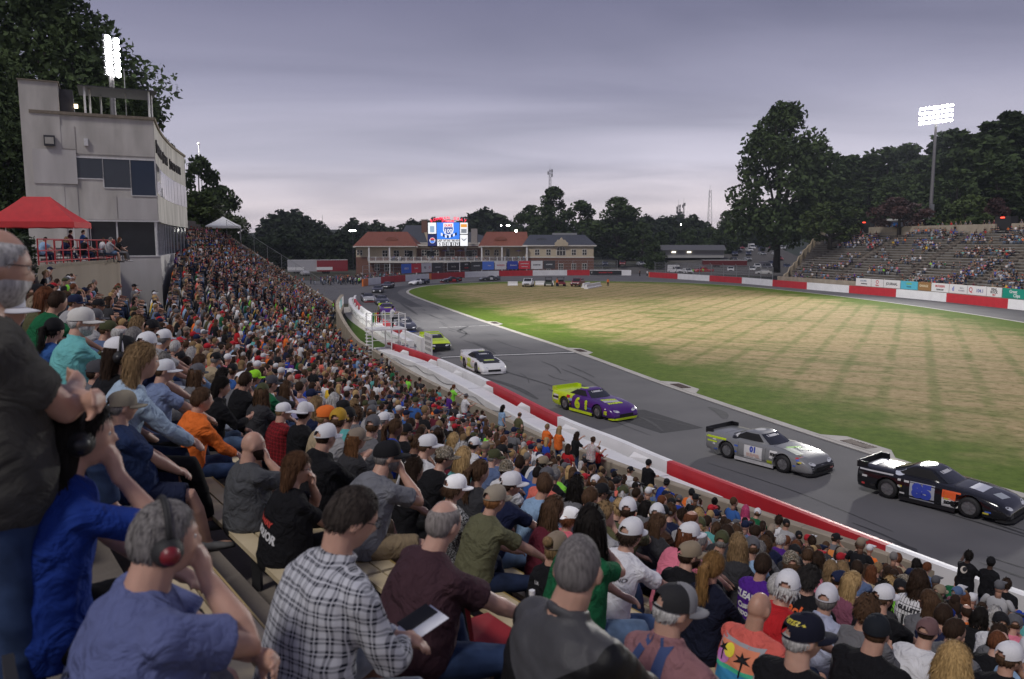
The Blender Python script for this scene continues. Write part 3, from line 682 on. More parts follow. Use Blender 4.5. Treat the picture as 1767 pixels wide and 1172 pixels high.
def tent(c, w, d, rz, z0, eave, peak, m, label, ridge=.35, val=.32):
 root=empty('pop_up_canopy', (c[0], c[1], z0), rz);tag(root, label, 'canopy')
 w2, d2=w/2, d/2;rw=w2*ridge;q=MB()
 def gx(u, v):
  return None
 A=[(-w2, -d2, eave), (w2, -d2, eave), (w2, d2, eave), (-w2, d2, eave)];Rg=[(-rw, 0, peak), (rw, 0, peak)]
 def face(P):
  n_=6;vs=[];fs=[]
  a, b, c_, d_=[Vector(p)for p in P]
  for i in range(n_+1):
   for j in range(n_+1):
    u, v=i/n_, j/n_;p=a.lerp(b, u).lerp(d_.lerp(c_, u), v);p.z-=.10*math.sin(math.pi*v)*(1-.3*math.cos(2*math.pi*u));vs.append(p)
  for i in range(n_):
   for j in range(n_):fs.append((i*(n_+1)+j, (i+1)*(n_+1)+j, (i+1)*(n_+1)+j+1, i*(n_+1)+j+1))
  q.add(vs, fs)
 face([A[0], A[1], Rg[1], Rg[0]]);face([A[1], A[2], Rg[1], Rg[1]]);face([A[2], A[3], Rg[0], Rg[1]]);face([A[3], A[0], Rg[0], Rg[0]])
 o=q.obj('roof', m, root, fix=False)
 v=MB()
 for a, b in zip(A, A[1:]+A[:1]):
  vs=[]
  for i in range(9):
   t=i/8;x, y=a[0]+(b[0]-a[0])*t, a[1]+(b[1]-a[1])*t;vs+=[(x, y, eave+.01), (x*1.004, y*1.004, eave-val+.03*(i%2))]
  v.add(vs, [(2*i, 2*i+1, 2*i+3, 2*i+2)for i in range(8)])
 v.obj('valance', m, root, fix=False)
 for x, y in((-w2+.05, -d2+.05), (w2-.05, -d2+.05), (w2-.05, d2-.05), (-w2+.05, d2-.05)):MB().tube([(x, y, 0), (x, y, eave)], .03, 6, False).obj('leg', M_frame, root)
 return root
tent((-26.2, 44.2), 4.5, 3.0, R(12), 8.0, 2.15, 3.55, M_tent, 'red pop up canopy on the terrace beside the press box', .3)
tent((-40.5, 112), 4.6, 4.6, R(20), 9.4, 2.0, 3.3, M_tentw, 'white peaked canopy at the head of the far stand block', .02)
# ---------------------------------------------------------------- far grandstand across the field
WB=WALL_BACK;wbn=normals(WB)
SG=[p-n_*.9 for p, n_ in zip(WB, wbn)]
i0=next(i for i, p in enumerate(WB)if p.y<166);i1=len(WB)-1
FARF=resample([WB[i]-wbn[i]*-.9*(1 if wbn[i].x>0 else-1)for i in range(i0, i1+1)], 1.0)
FARF=FARF+[FARF[-1]+(FARF[-1]-FARF[-2])*(j+1)for j in range(25)]
FU=[(n_ if n_.x>0 else-n_)for n_ in normals(FARF)]
FK, FD, FR=22, .86, .46
fst=empty('grandstand', (FARF[0].x, FARF[0].y, 0));fo=Vector((-FARF[0].x, -FARF[0].y, 0));tag(fst, 'far concrete grandstand with pale benches half empty across the field', 'grandstand')
def far_pt(j, o):
 if j>=0:return FARF[j]+FU[j]*o
 d=(FARF[0]-FARF[3]).normalized();return FARF[0]+d*(-j)+FU[0]*o
def fobj(mb, name, m):
 o=mb.obj(name, m, fst);o.matrix_parent_inverse=Matrix.Translation(fo);return o
q=MB();far_z=lambda k:1.0+k*FR
for k in range(FK):
 vs=[];js=list(range(-int(k*.62), len(FARF)-1, 3))
 for j in js:vs+=[(*far_pt(j, .6+k*FD), far_z(k)-FR if k else .8), (*far_pt(j, .6+k*FD), far_z(k)), (*far_pt(j, .6+k*FD+FD), far_z(k))]
 q.add(vs, [f for t in range(len(js)-1)for f in((3*t, 3*t+1, 3*t+4, 3*t+3), (3*t+1, 3*t+2, 3*t+5, 3*t+4))])
fobj(q, 'tread', M_step)
FAIS=[-2, 13, 29, 45, 61, 77, 93]
M_alu=mat('pale_bench', (.24, .235, .225), .7, .1, .15, scale=2)
for k in range(FK):
 cuts=[-int(k*.62)]+[c for c in FAIS if c>-int(k*.62)+3]+[len(FARF)-2]
 for a, b in zip(cuts[:-1], cuts[1:]):
  if b-a<3:continue
  rs=[]
  for j in range(a+1, b, 2):
   p, p2=far_pt(j, .6+k*FD+.42), far_pt(j, .6+k*FD+.72);z=far_z(k)+.45;rs.append([(*p, z-.09), (*p2, z-.09), (*p2, z), (*p, z)])
  if len(rs)>1:fobj(MB().rings(rs), 'bench', M_alu)
q=MB()
for a in FAIS:
 q=MB()
 for k in range(FK):
  if a<-int(k*.62)+1:continue
  p=far_pt(a, .6+k*FD-.28);u=FU[max(0, a)];q.box((*p, far_z(k)-FR/2-.001+.0), (.5, 1.1, FR*.5), math.atan2(u.y, u.x))
 fobj(q, 'stair', mat('stair_concrete', (.075, .062, .055), .95, var=.2))
rs=[[(*far_pt(j, o), z)for o, z in((-.15, 0), (-.15, 2.15), (.25, 2.15), (.25, 0))]for j in range(-1, len(FARF)-1, 2)]
fobj(MB().rings(rs), 'front_wall', M_beige)
rs=[]
for k in range(FK+1):
 j=-int(k*.62)-1;p=far_pt(j, .6+k*FD);d=(far_pt(j-1, 1)-far_pt(j, 1)).normalized();rs.append([(*p, 0), (*p, far_z(k)+.55), (*(p+d*.4), far_z(k)+.55), (*(p+d*.4), 0)])
fobj(MB().rings(rs), 'side_wall', mat('cream_wall', (.34, .28, .20), .9, var=.15))
kt=FK
gates=[0, 34, 66, 100];segs=[];c=-int(kt*.62)-1
for g0 in gates:segs.append((c, g0-1));c=g0+2
segs.append((c, len(FARF)-2))
for a, b in segs:
 js=list(range(a, b, 2))+[b]
 rs=[[(*far_pt(j, .6+kt*FD), far_z(kt-1)), (*far_pt(j, .6+kt*FD), far_z(kt)+1.25), (*far_pt(j, .6+kt*FD+.4), far_z(kt)+1.25), (*far_pt(j, .6+kt*FD+.4), far_z(kt-1))]for j in js]
 fobj(MB().rings(rs), 'head_wall', M_beige)
M_exit=mat('exit_lamp', (.8, .05, .03), emit=(1, .06, .03), estr=3)
for g0 in gates[:3]:
 p=far_pt(g0, .6+kt*FD+1.2);u=FU[max(0, g0)];rz=math.atan2(u.y, u.x)
 q=MB().box((*p, far_z(kt)+1.0), (1.6, 3.2, 3.0), rz);fobj(q, 'gate_house', mat('dark_gate', (.012, .012, .014), .8))
 q=MB().box((*(p-u*.85), far_z(kt)+2.3), (.06, .8, .2), rz);fobj(q, 'exit_lamp', M_exit)
js=list(range(-16, len(FARF)-1, 5));vs=[]
for j in js:vs+=[(*far_pt(j, .6+kt*FD+.38), far_z(kt)+.3), (*far_pt(j, .6+kt*FD+60), far_z(kt)+3)]
q=MB().add(vs, [(2*t, 2*t+1, 2*t+3, 2*t+2)for t in range(len(js)-1)])
a, b=Vector(vs[0]), Vector(vs[1])
M_hill=mat('earth_bank', (.045, .036, .026), .95, scale=.3, det=8, col2=(.075, .06, .045), bump=.5, bscale=3)
q.add([a, b, (b.x-26, b.y+8, 5), (b.x-34, b.y-10, 0), (FARF[0].x+3, FARF[0].y+9, -.02), (FARF[0].x+1, FARF[0].y+1, -.02)], [(0, 1, 2, 3), (0, 3, 4), (0, 4, 5)])
tag(q.obj('earth_bank', M_hill), kind='structure')
def board(txts, w, h, bgc, name, label, loc, rz, group, border=None):
 root=empty(name, loc, rz);tag(root, label, 'banner', group)
 MB().box((0, 0, h/2), (w, .06, h)).obj('backing', mat('board_%d_%d_%d'%tuple(int(c*99)for c in bgc), bgc, .5, var=.03), root)
 if border:MB().box((0, -.012, h/2), (w*.96, .06, h*.88)).obj('inner_panel', mat('board_%d_%d_%d'%tuple(int(c*99)for c in border), border, .5, var=.03), root)
 for t, sz, col, x, z in txts:
  text_obj('lettering', t, sz, mat('ink_%d_%d_%d'%tuple(int(c*99)for c in col), col, .5, var=.02), root, (x*w, -.045, z*h), (R(90), 0, 0), .004, bold=.012, wmax=w*.9)
 return root
BL, RE_, WH, GR, BK=(.03, .09, .45), (.5, .02, .03), (.68, .68, .68), (.0, .24, .17), (.015, .015, .018)
BD=[(1477, 1502, WH, [('COLUMN', .38, (.2, .25, .35), 0, .68), ('NEWSPAPERS', .26, BK, .05, .3)], 'white board lettered column in grey blue'), (1502, 1527, WH, [('O', .9, RE_, 0, .62), ('TRIAD', .32, RE_, 0, .2)], 'white board with a red ring emblem over red lettering'), (1527, 1554, WH, [('JOURNAL', .62, BK, 0, .5)], 'white board with black serif journal lettering'), (1554, 1582, (.08, .42, .55), [('GREEN', .4, (.25, .5, .1), 0, .68), ('WASTE', .3, (.02, .1, .15), 0, .3)], 'turquoise board with green lettering'), (1582, 1611, (.28, .15, .05), [('GARAGE', .5, (.7, .6, .4), -.05, .55)], 'brown wood toned board with cream lettering'), (1611, 1641, WH, [('MODERN', .5, RE_, 0, .65), ('CHEVROLET', .3, BK, 0, .25)], 'white board with modern in red over black chevrolet'), (1641, 1671, WH, [('d', 1.0, (.04, .1, .5), -.28, .5), ('TILE &', .3, (.3, .3, .35), .2, .62), ('FLOORING', .26, (.3, .3, .35), .2, .34)], 'white board with a blue square d emblem'), (1671, 1702, WH, [('Q', 1.0, RE_, -.32, .52), ('104.1', .7, (.05, .08, .3), .17, .48)], 'white board reading q 104.1 in red and blue'), (1702, 1734, WH, [('REAL', .5, BK, 0, .76), ('ROCK', .5, BK, 0, .46), ('105.7', .3, RE_, 0, .18)], 'white board with real rock stacked in black'), (1734, 1800, GR, [('Great', .62, WH, -.2, .68), ('Clips', .62, WH, -.1, .28)], 'green board lettered great clips in white')]
for a, b, c, tx, lab in BD:
 ia, ib_=[min(range(len(FARF)), key=lambda i:abs(883.5+1364*FARF[i].x/(FARF[i].y*.9927+CAMH*.1208)-x))for x in(a, b)]
 pa_, pb=FARF[ia]-FU[ia]*.28, FARF[ib_]-FU[ib_]*.28;mid=(pa_+pb)/2;d=(pb-pa_);w=max(2.0, d.length*.97)
 board(tx, w, 1.35, c, 'sponsor_board', lab+' on the far stand wall', (mid.x, mid.y, 1.42), math.atan2(d.y, d.x), 'sponsor boards along the back straight')
# ---------------------------------------------------------------- field house at the far end
HY=234.0;hs=.1722
hx=lambda cx:(cx/3.534-323.5)*hs
hz=lambda cy:9-(cy/3.534-80)*hs
M_brick=mat('brick_wall', (.13, .06, .045), .9, scale=7, det=6, col2=(.19, .095, .07), stretch=(.5, .5, 2.2))
M_cream=mat('cream_render', (.47, .40, .29), .85, var=.06, scale=1)
M_rroof=mat('red_metal_roof', (.20, .065, .04), .55, var=.08, scale=1)
M_slate=mat('slate_metal_roof', (.055, .06, .075), .5, var=.1, scale=1)
M_trim=mat('pale_trim', (.60, .57, .52), .6, var=.05)
M_pane=mat('night_pane', (.015, .017, .02), .15, var=.2, spec=.8)
fh=empty('field_house', (hx(900), HY, 0));tag(fh, 'two storey brick and cream field house with red and slate metal roofs', 'building')
FHO=Vector((-hx(900), -HY, 0))
def H(mb, name, m, smooth=False):
 o=mb.obj(name, m, fh, smooth);o.matrix_parent_inverse=Matrix.Translation(FHO);return o
def hip(cx0, cx1, cyE, r0, r1, cyR, m, name, y0=0, depth=14, over=.5, left=True, right=True):
 x0, x1, ze, zr=hx(cx0)-over, hx(cx1)+over, hz(cyE), hz(cyR);a, b=hx(r0), hx(r1);ya, yb, ym=HY+y0-over, HY+y0+depth+over, HY+y0+depth/2
 q=MB();q.add([(x0, ya, ze), (x1, ya, ze), (x1, yb, ze), (x0, yb, ze), (a, ym, zr), (b, ym, zr), (x0, ya, ze-.3), (x1, ya, ze-.3), (x1, yb, ze-.3), (x0, yb, ze-.3)], [(0, 1, 5, 4), (1, 2, 5), (2, 3, 4, 5), (3, 0, 4), (6, 7, 1, 0), (7, 8, 2, 1), (8, 9, 3, 2), (9, 6, 0, 3), (9, 8, 7, 6)])
 o=H(q, name, m)
 s=MB();nseam=int((x1-x0)/.85)
 for i in range(1, nseam):
  x=x0+(x1-x0)*i/nseam;t=1.0
  if x<a:t=(x-x0)/(a-x0)
  elif x>b:t=(x1-x)/(x1-b)
  if t<.06:continue
  y_, z_=ya+(ym-ya)*t, ze+(zr-ze)*t;s.tube([(x, ya, ze+.04), (x, y_, z_+.04)], .045, 4, False)
 so_=H(s, 'standing_seam', m);so_['kind']='stuff'
 e_=MB().bb(x0, x1, ya-.03, ya+.12, ze-.36, ze-.02);H(e_, 'gutter', M_trim);return o
def wall(cx0, cx1, cyT, cyB, m, y0=0, depth=14, name='wall'):
 return H(MB().bb(hx(cx0), hx(cx1), HY+y0, HY+y0+depth, hz(cyT), max(-.0, hz(cyB))), name, m)
def win(cx0, cx1, cyT, cyB, y0=0, nx=2, nz_=2, name='window', arch=False):
 x0, x1, z1, z0=hx(cx0), hx(cx1), hz(cyT), hz(cyB);y=HY+y0
 if arch:
  r_=(x1-x0)/2;zc=z1-r_;pts=[(x0, z0), (x1, z0)]+[((x0+x1)/2+r_*math.cos(math.pi*i/10), zc+r_*math.sin(math.pi*i/10))for i in range(11)]
  pts2=[((x0+x1)/2+(p[0]-(x0+x1)/2)*1.14, z0-.1+(p[1]-z0)*1.09)for p in pts]
  root=H(MB().prism(pts2, 'y', y-.05, y+.1), name, M_trim)
  o=MB().prism(pts, 'y', y-.08, y+.05).obj('pane', M_pane, root)
 else:
  root=H(MB().bb(x0-.12, x1+.12, y-.05, y+.1, z0-.14, z1+.12), name, M_trim)
  o=MB().bb(x0, x1, y-.08, y+.05, z0, z1).obj('pane', M_pane, root)
 q=MB()
 for i in range(1, nx):x=x0+(x1-x0)*i/nx;q.bb(x-.05, x+.05, y-.11, y, z0, z1)
 for i in range(1, nz_):z=z0+(z1-z0)*i/nz_;q.bb(x0, x1, y-.115, y, z-.05, z+.05)
 q.obj('muntin', M_trim, root)
 return root
hip(405, 1110, 278, 440, 700, 164, M_slate, 'rear_roof', 16, 16);wall(410, 1105, 278, 480, M_brick, 16, 16)
wall(552, 588, 132, 215, M_brick, 20, 1.8, 'chimney');H(MB().bb(hx(548), hx(592), HY+19.8, HY+22, hz(132), hz(126)), 'chimney_cap', M_trim)
H(MB().bb(hx(890), hx(928), HY+6, HY+9, hz(282), hz(193)), 'vent_stack', mat('grey_block', (.27, .25, .24), .9, scale=4))
q=MB().prism([(hx(603), hz(217)), (hx(625), hz(214)), (hx(625), hz(178)), (hx(640), hz(178)), (hx(640), hz(290)), (hx(628), hz(290))], 'y', HY+5, HY+8);H(q, 'gable_stack', M_cream)
wall(562, 962, 305, 480, M_brick, 3.2, 12);H(MB().bb(hx(560), hx(965), HY+2.4, HY+15, hz(300), hz(289)), 'parapet', M_trim)
H(MB().bb(hx(562), hx(962), HY+2.8, HY+3.2, hz(313), hz(305)), 'lintel_band', M_cream)
for a, b, r0, r1 in((195, 565, 247, 496), (950, 1235, 985, 1236)):
 wall(a+6, b-4, 304, 366, M_cream, 1.8 if a>900 else 0, 13);wall(a+5, b-3, 366, 480, M_brick, 1.75 if a>900 else-.05, 13.1)
 hip(a, b, 300, r0, r1, 212, M_rroof, 'roof', 0, 14)
for cx, cy in((411, 256), (1075, 254), (1323, 262)):
 x, z=hx(cx), hz(cy);m_=M_rroof if cx<1200 else M_slate
 H(MB().prism([(x+1.9*math.cos(math.pi*i/8), z-.4+.95*math.sin(math.pi*i/8))for i in range(9)], 'y', HY+2.3, HY+6), 'eyebrow_vent', m_)
wall(1222, 1634, 296, 366, M_cream, -1, 14);wall(1220, 1636, 366, 480, M_brick, -1.06, 14.1);H(MB().bb(hx(1218), hx(1638), HY-1.15, HY-.9, hz(369), hz(363)), 'string_course', M_trim)
hip(1216, 1640, 293, 1252, 1592, 231, M_slate, 'roof', -1, 14)
gb=[(1400, 300), (1480, 300), (1480, 280), (1470, 274), (1462, 262), (1450, 262), (1441, 248), (1431, 262), (1419, 262), (1411, 274), (1400, 280)]
H(MB().prism([(hx(x), hz(y))for x, y in gb], 'y', HY-1.75, HY+1.5), 'gable', M_cream)
win(1413, 1464, 300, 354, -1, 3, 2, arch=True)
for a, b in((1282, 1307), (1350, 1375), (1502, 1527), (1567, 1591)):win(a, b, 320, 352, -1)
for a, b in((1282, 1304), (1352, 1374), (1426, 1450), (1503, 1527), (1567, 1592)):win(a, b, 405, 452, -1.06, 2, 3)
H(MB().bb(hx(1395), hx(1545), HY+6, HY+10, hz(232), hz(219)), 'roof_plant', M_steel)
H(MB().tube([(hx(1574), HY+4, hz(232)), (hx(1574), HY+4, hz(212))], .15, 6, False), 'flue', M_dsteel)
for a, b in((362, 391), (430, 460), (496, 521)):win(a, b, 326, 362, 0)
win(523, 543, 327, 372, 0, 1, 1, 'door')
for a, b in((592, 619), (668, 694), (735, 790), (902, 928)):win(a, b, 324, 358, 3.2)
for a, b in((622, 643), (645, 666), (858, 878), (880, 899)):win(a, b, 326, 374, 3.2, 1, 1, 'door')
for a, b in((980, 1007), (1036, 1062)):win(a, b, 322, 356, 1.8)
win(1108, 1128, 315, 372, 1.8, 1, 1, 'door')
for a, b in((208, 218), (228, 238)):win(a, b, 324, 352, 0, 1, 2)
for a, b in((315, 341), (372, 406), (500, 530), (600, 640), (840, 880), (1080, 1120), (1150, 1190)):win(a, b, 408, 446, -.05, 2, 2)
H(MB().bb(hx(282), hx(1237), HY-2.4, HY+3.2, hz(399), hz(389)), 'balcony_deck', M_trim)
bal=empty('railing', (hx(282), HY-2.35, hz(389)));bal.parent=fh;bal.matrix_parent_inverse=Matrix.Translation(FHO);
W_=hx(1237)-hx(282);q=MB()
for z in(.12, 1.18):q.bb(0, W_, -.04, .04, z-.04, z+.04)
q.obj('top_rail', M_wpaint, bal);q=MB()
for i in range(int(W_/.28)):q.bb(i*.28-.025, i*.28+.025, -.02, .02, .1, 1.16)
o=q.obj('baluster', M_wpaint, bal);o['kind']='stuff'
for i in range(22):MB().bb(W_*i/21-.08, W_*i/21+.08, -.07, .07, 0, 1.3).obj('post', M_wpaint, bal)
for cx in(287, 410, 962, 1083, 1232):
 H(MB().bb(hx(cx)-.2, hx(cx)+.2, HY-2.2, HY-1.8, hz(392), hz(303)), 'column', M_wpaint)
for cx in(287, 410, 570, 700, 830, 962, 1083, 1232):H(MB().bb(hx(cx)-.12, hx(cx)+.12, HY-2.2, HY-1.96, 0, hz(399)), 'column', M_wpaint)
H(MB().bb(hx(195)+.3, hx(565), HY-2.4, HY, hz(304), hz(299)), 'soffit', M_trim);H(MB().bb(hx(955), hx(1235), HY-2.4, HY+1.8, hz(303), hz(298)), 'soffit', M_trim)
for cx, cy in((742, 328), (831, 328), (1183, 328)):
 root=empty('patio_umbrella', (hx(cx), HY-.6, hz(389)));tag(root, ['violet patio umbrella at the left of the scoreboard doors', 'violet patio umbrella right of the middle balcony window', 'tilted violet patio umbrella at the right balcony end'][(742, 831, 1183).index(cx)], 'umbrella', 'violet umbrellas on the field house balcony')
 z=hz(cy)-hz(389);q=MB();q.add([(0, 0, z+.35)]+[(1.25*math.cos(i*math.pi/4), 1.25*math.sin(i*math.pi/4), z-.1)for i in range(8)], [(0, i+1, (i+1)%8+1)for i in range(8)]);q.obj('canopy', mat('violet_canvas', (.19, .14, .27), .8), root);MB().tube([(0, 0, 0), (0, 0, z+.4)], .03, 5, False).obj('pole', M_wpaint, root)
M_led=mat('screen_blue', (.05, .2, .6), .4, emit=(.03, .17, .72), estr=.9);M_lwh=mat('screen_white', (.8, .8, .8), .4, emit=(.80, .82, .85), estr=.75);M_lnv=mat('screen_navy', (.01, .015, .08), .4, emit=(.008, .014, .085), estr=.8)
M_sbk=mat('scoreboard_black', (.02, .02, .02), .5);M_neon=mat('neon_red', (.6, .02, .06), .4, emit=(1, .045, .10), estr=1.15);M_sgrey=mat('screen_grey', (.3, .32, .35), .5, emit=(.2, .22, .26), estr=.5);M_sred=mat('screen_red', (.5, .02, .03), .5, emit=(.65, .03, .04), estr=.8);M_sora=mat('screen_orange', (.6, .25, .03), .5, emit=(.8, .34, .05), estr=.7)
YS=HY-3.0
sb=empty('scoreboard', (hx(761), YS, hz(302)));tag(sb, 'lit scoreboard with blue screen and red arched stadium lettering on the field house', 'scoreboard')
SO=Matrix.Translation((-hx(761), -YS, -hz(302)))
def SP(mb, name, m):
 o=mb.obj(name, m, sb);o.matrix_parent_inverse=SO;return o
def rect(cx0, cx1, cy0, cy1, m, name, d=.1, t=.12):return SP(MB().bb(hx(cx0), hx(cx1), YS-d-t/2, YS-d+t/2, hz(cy0), hz(cy1)), name, m)
SP(MB().bb(hx(641), hx(883), YS, YS+.9, hz(302), hz(158)), 'cabinet', M_sbk)
for cx in(660, 760, 864):SP(MB().bb(hx(cx)-.25, hx(cx)+.25, YS+.9, YS+3.1, hz(330), hz(170)), 'support', M_steel)
rect(697, 831, 160, 258, M_led, 'screen');rect(645, 693, 161, 226, M_lwh, 'panel');rect(643, 694, 231, 298, M_lnv, 'panel');rect(835, 880, 161, 228, M_lwh, 'panel');rect(835, 880, 233, 298, M_lwh, 'panel')
rect(698, 830, 260, 276, M_lwh, 'caption_strip');rect(699, 729, 277, 299, M_lwh, 'digit_panel')
for a, b in((735, 752), (758, 776), (786, 804), (810, 826)):rect(a, b, 278, 297, M_lwh, 'digit_panel')
rect(656, 682, 181, 218, mat('pale_blue_print', (.35, .5, .65), .5, emit=(.33, .45, .6), estr=.5), 'emblem', .17, .04)
def shape(pts, m, name, d):return SP(MB().prism([(hx(x), hz(y))for x, y in pts], 'y', YS-d-.02, YS-d+.02), name, m)
shape([(736, 163), (795, 163), (797, 205), (790, 225), (766, 236), (742, 225), (734, 205)], M_lwh, 'shield', .18)
shape([(740, 188), (792, 188), (792, 206), (786, 222), (766, 231), (746, 222), (740, 206)], mat('screen_deep', (.03, .06, .25), .5, emit=(.03, .07, .3), estr=.8), 'shield_field', .21)
for i in range(8):
 t=i/7;x=721+84*t;y=229-0+14*math.sin(math.pi*t);shape([(x, y-8), (x+10, y-8+(3 if t<.5 else-3)), (x+10, y+8+(3 if t<.5 else-3)), (x, y+8)], M_sbk if i%2 else M_lwh, 'flag_check', .22)
def circ(cx, cy, r, m, d, a0=0, a1=360, name='roundel'):shape([(cx+r*math.cos(R(a0+(a1-a0)*i/18)), cy-r*math.sin(R(a0+(a1-a0)*i/18)))for i in range(18 if a1-a0>=360 else 19)], m, name, d)
circ(670, 266, 17, M_lwh, .17);circ(670, 266, 15, M_sred, .19, 15, 165);circ(670, 266, 15, M_led, .19, 195, 345)
circ(857, 178, 1, M_sora, .2);rect(839, 876, 170, 188, M_sora, 'emblem', .17, .04);rect(841, 874, 198, 222, M_sgrey, 'emblem', .17, .04)
shape([(841, 250), (857, 262), (874, 250), (870, 260), (857, 270), (845, 260)], M_sgrey, 'wings', .17)
def st(t, cx, cy, size, m, wmax=None, d=.26, rot=0):
 o=text_obj('lettering', t, size, m, sb, (hx(cx), YS-d, hz(cy)), (R(90), 0, 0), .01, bold=.03, wmax=wmax);o.matrix_parent_inverse=SO;o.rotation_euler=(R(90), R(rot), 0)if not rot else Matrix.Rotation(R(rot), 3, 'Y').to_euler();
 if rot:o.rotation_euler=(Matrix.Rotation(R(rot), 3, 'Y')@Matrix.Rotation(R(90), 3, 'X')).to_euler()
 return o
st('DUKE', 765, 178, .9, M_sred, 2.2);st('100', 765, 211, 1.6, M_lwh);st('LAP', 714, 268, .75, M_sbk, 1.3);st('5', 714, 289, 1.1, M_sbk)
for t, cx in(('1ST', 743), ('2ND', 767), ('3RD', 795), ('4TH', 818)):st(t, cx, 268, .62, M_sbk, 1.0)
for t, cx in(('0', 743), ('1', 767), ('5', 795), ('9', 818)):st(t, cx, 288, .95, M_sbk)
st('PEPSI', 670, 266, .55, M_lnv, 1.3)
for i, ch in enumerate('BOWMAN GRAY'):
 t=(i-5)/5.0;st(ch, 765+100*t, 134+17*t*t, 1.12, M_neon, d=.1, rot=20*t)
st('STADIUM', 763, 153, .85, M_neon, d=.1)
SP(MB().tube([(hx(690), YS+.1, hz(156)), (hx(765), YS+.1, hz(143)), (hx(840), YS+.1, hz(156))], .08, 5, False), 'sign_frame', M_dsteel)
M_bulb=mat('lamp_glow', (1, 1, 1), emit=(1, .97, .9), estr=40)
lmp=empty('roof_lamp', (hx(1168), HY-.5, hz(212)));tag(lmp, 'single lit lamp on the red roof right of the scoreboard', 'lamp');MB().tube([(0, 0, -1), (0, 0, .1)], .06, 5, False).obj('bracket', M_dsteel, lmp);MB().ell((0, -.2, .15), (.32, .2, .28)).obj('bulb', M_bulb, lmp)
# ---------------------------------------------------------------- catch fences
def off(P, o, a, b, z=0):nn=normals(P);return[(*(P[i]+nn[i]*o), z)for i in range(a, b, 4)]
oF=1.0
wire_fence('catch_fence', off(WALL_FAR, oF, 8, len(WALL_FAR)-6, 0), 4.2, 'tall catch fence behind the far turn wall before the field house', post=4.2, mesh=.9, wire=.010, rail=.06, cable=(.4, .6, .8, 1))
wb_s=1 if normals(WALL_BACK)[10].x>0 else-1
wire_fence('catch_fence', off(WALL_BACK, wb_s*1.0, 4, int(px_wall(WALL_BACK, 1333)*len(WALL_BACK)), 0), 3.9, 'curved top catch fence beside the earth bank at the back straight', post=4.4, mesh=.9, wire=.010, rail=.07, cable=(.35, .5, .65, .8, .92, 1), top_bend=(-.45, -.3))
FB=[(470, 530, (.05, .16, .62), [('GEICO', .62, WH, 0, .5)], None, 'blue'), (531, 590, (.62, .03, .05), [('Lowes', .55, WH, 0, .5)], None, 'red'), (592, 652, WH, [('RE', .8, BK, -.16, .5), ('O', .8, RE_, .28, .5)], None, 'white'), (660, 720, (.05, .05, .055), [('KENNOXIE', .42, (.45, .45, .45), 0, .5)], None, 'charcoal'), (750, 822, (.6, .6, .6), [('Club Car', .5, (.5, .48, .42), 0, .5)], BK, 'black framed'), (826, 889, BK, [('AUTO', .45, WH, .1, .7), ('RACING', .4, RE_, .1, .3)], None, 'black and red'), (896, 962, (.05, .05, .055), [('HAYMARKET', .4, WH, 0, .5)], None, 'black'), (964, 1034, (.10, .22, .72), [('Hayes', .42, WH, .1, .5)], None, 'bright blue'), (1037, 1109, WH, [('WHELEN', .6, RE_, 0, .5)], None, 'white and red'), (1111, 1181, (.03, .06, .38), [("Domino's", .5, WH, .08, .5)], None, 'navy blue'), (1183, 1255, (.62, .04, .06), [('CRAFTSMAN', .42, WH, 0, .66), ('TRUCK SERIES', .3, WH, 0, .3)], None, 'scarlet'), (1258, 1331, WH, [('ROMETEK', .5, BK, 0, .5)], None, 'white and black'), (1334, 1405, (.05, .05, .06), [('MODIFIED', .4, WH, 0, .55)], None, 'dark printed')]
ffp=[Vector(p[:2])for p in off(WALL_FAR, oF-.1, 8, len(WALL_FAR)-6)]
def fpx(P, px):
 best=None
 for a, b in zip(P[:-1], P[1:]):
  for t in range(8):
   p=a.lerp(b, t/8);e_=abs(883.5+1364*p.x/(p.y*.9927+.9)-px)
   if best is None or e_<best[0]:best=(e_, p)
 return best[1]
for a, b, c, tx, bd, nm in FB:
 A=fpx(ffp, 560+a/3.534);B=fpx(ffp, 560+b/3.534);d=B-A;mid=(A+B)/2
 board(tx, d.length, 2.25, c, 'fence_banner', nm+' sponsor banner lettered %s on the far catch fence'%tx[0][0].lower(), (mid.x, mid.y-.12, 1.85), math.atan2(d.y, d.x), 'sponsor banners on the far catch fence', bd)
A, B=WALL_FAR[int(px_wall(WALL_FAR, 1018)*len(WALL_FAR))], WALL_FAR[int(px_wall(WALL_FAR, 1072)*len(WALL_FAR))];d=B-A;mid=(A+B)/2
board([('MODIFIED TOUR', .5, RE_, .0, .5), ('//', .7, WH, -.44, .5)], d.length, 1.2, BK, 'wall_banner', 'long black banner with red lettering on the wall by the track gate', (mid.x, mid.y-.18, .16), math.atan2(d.y, d.x), None)
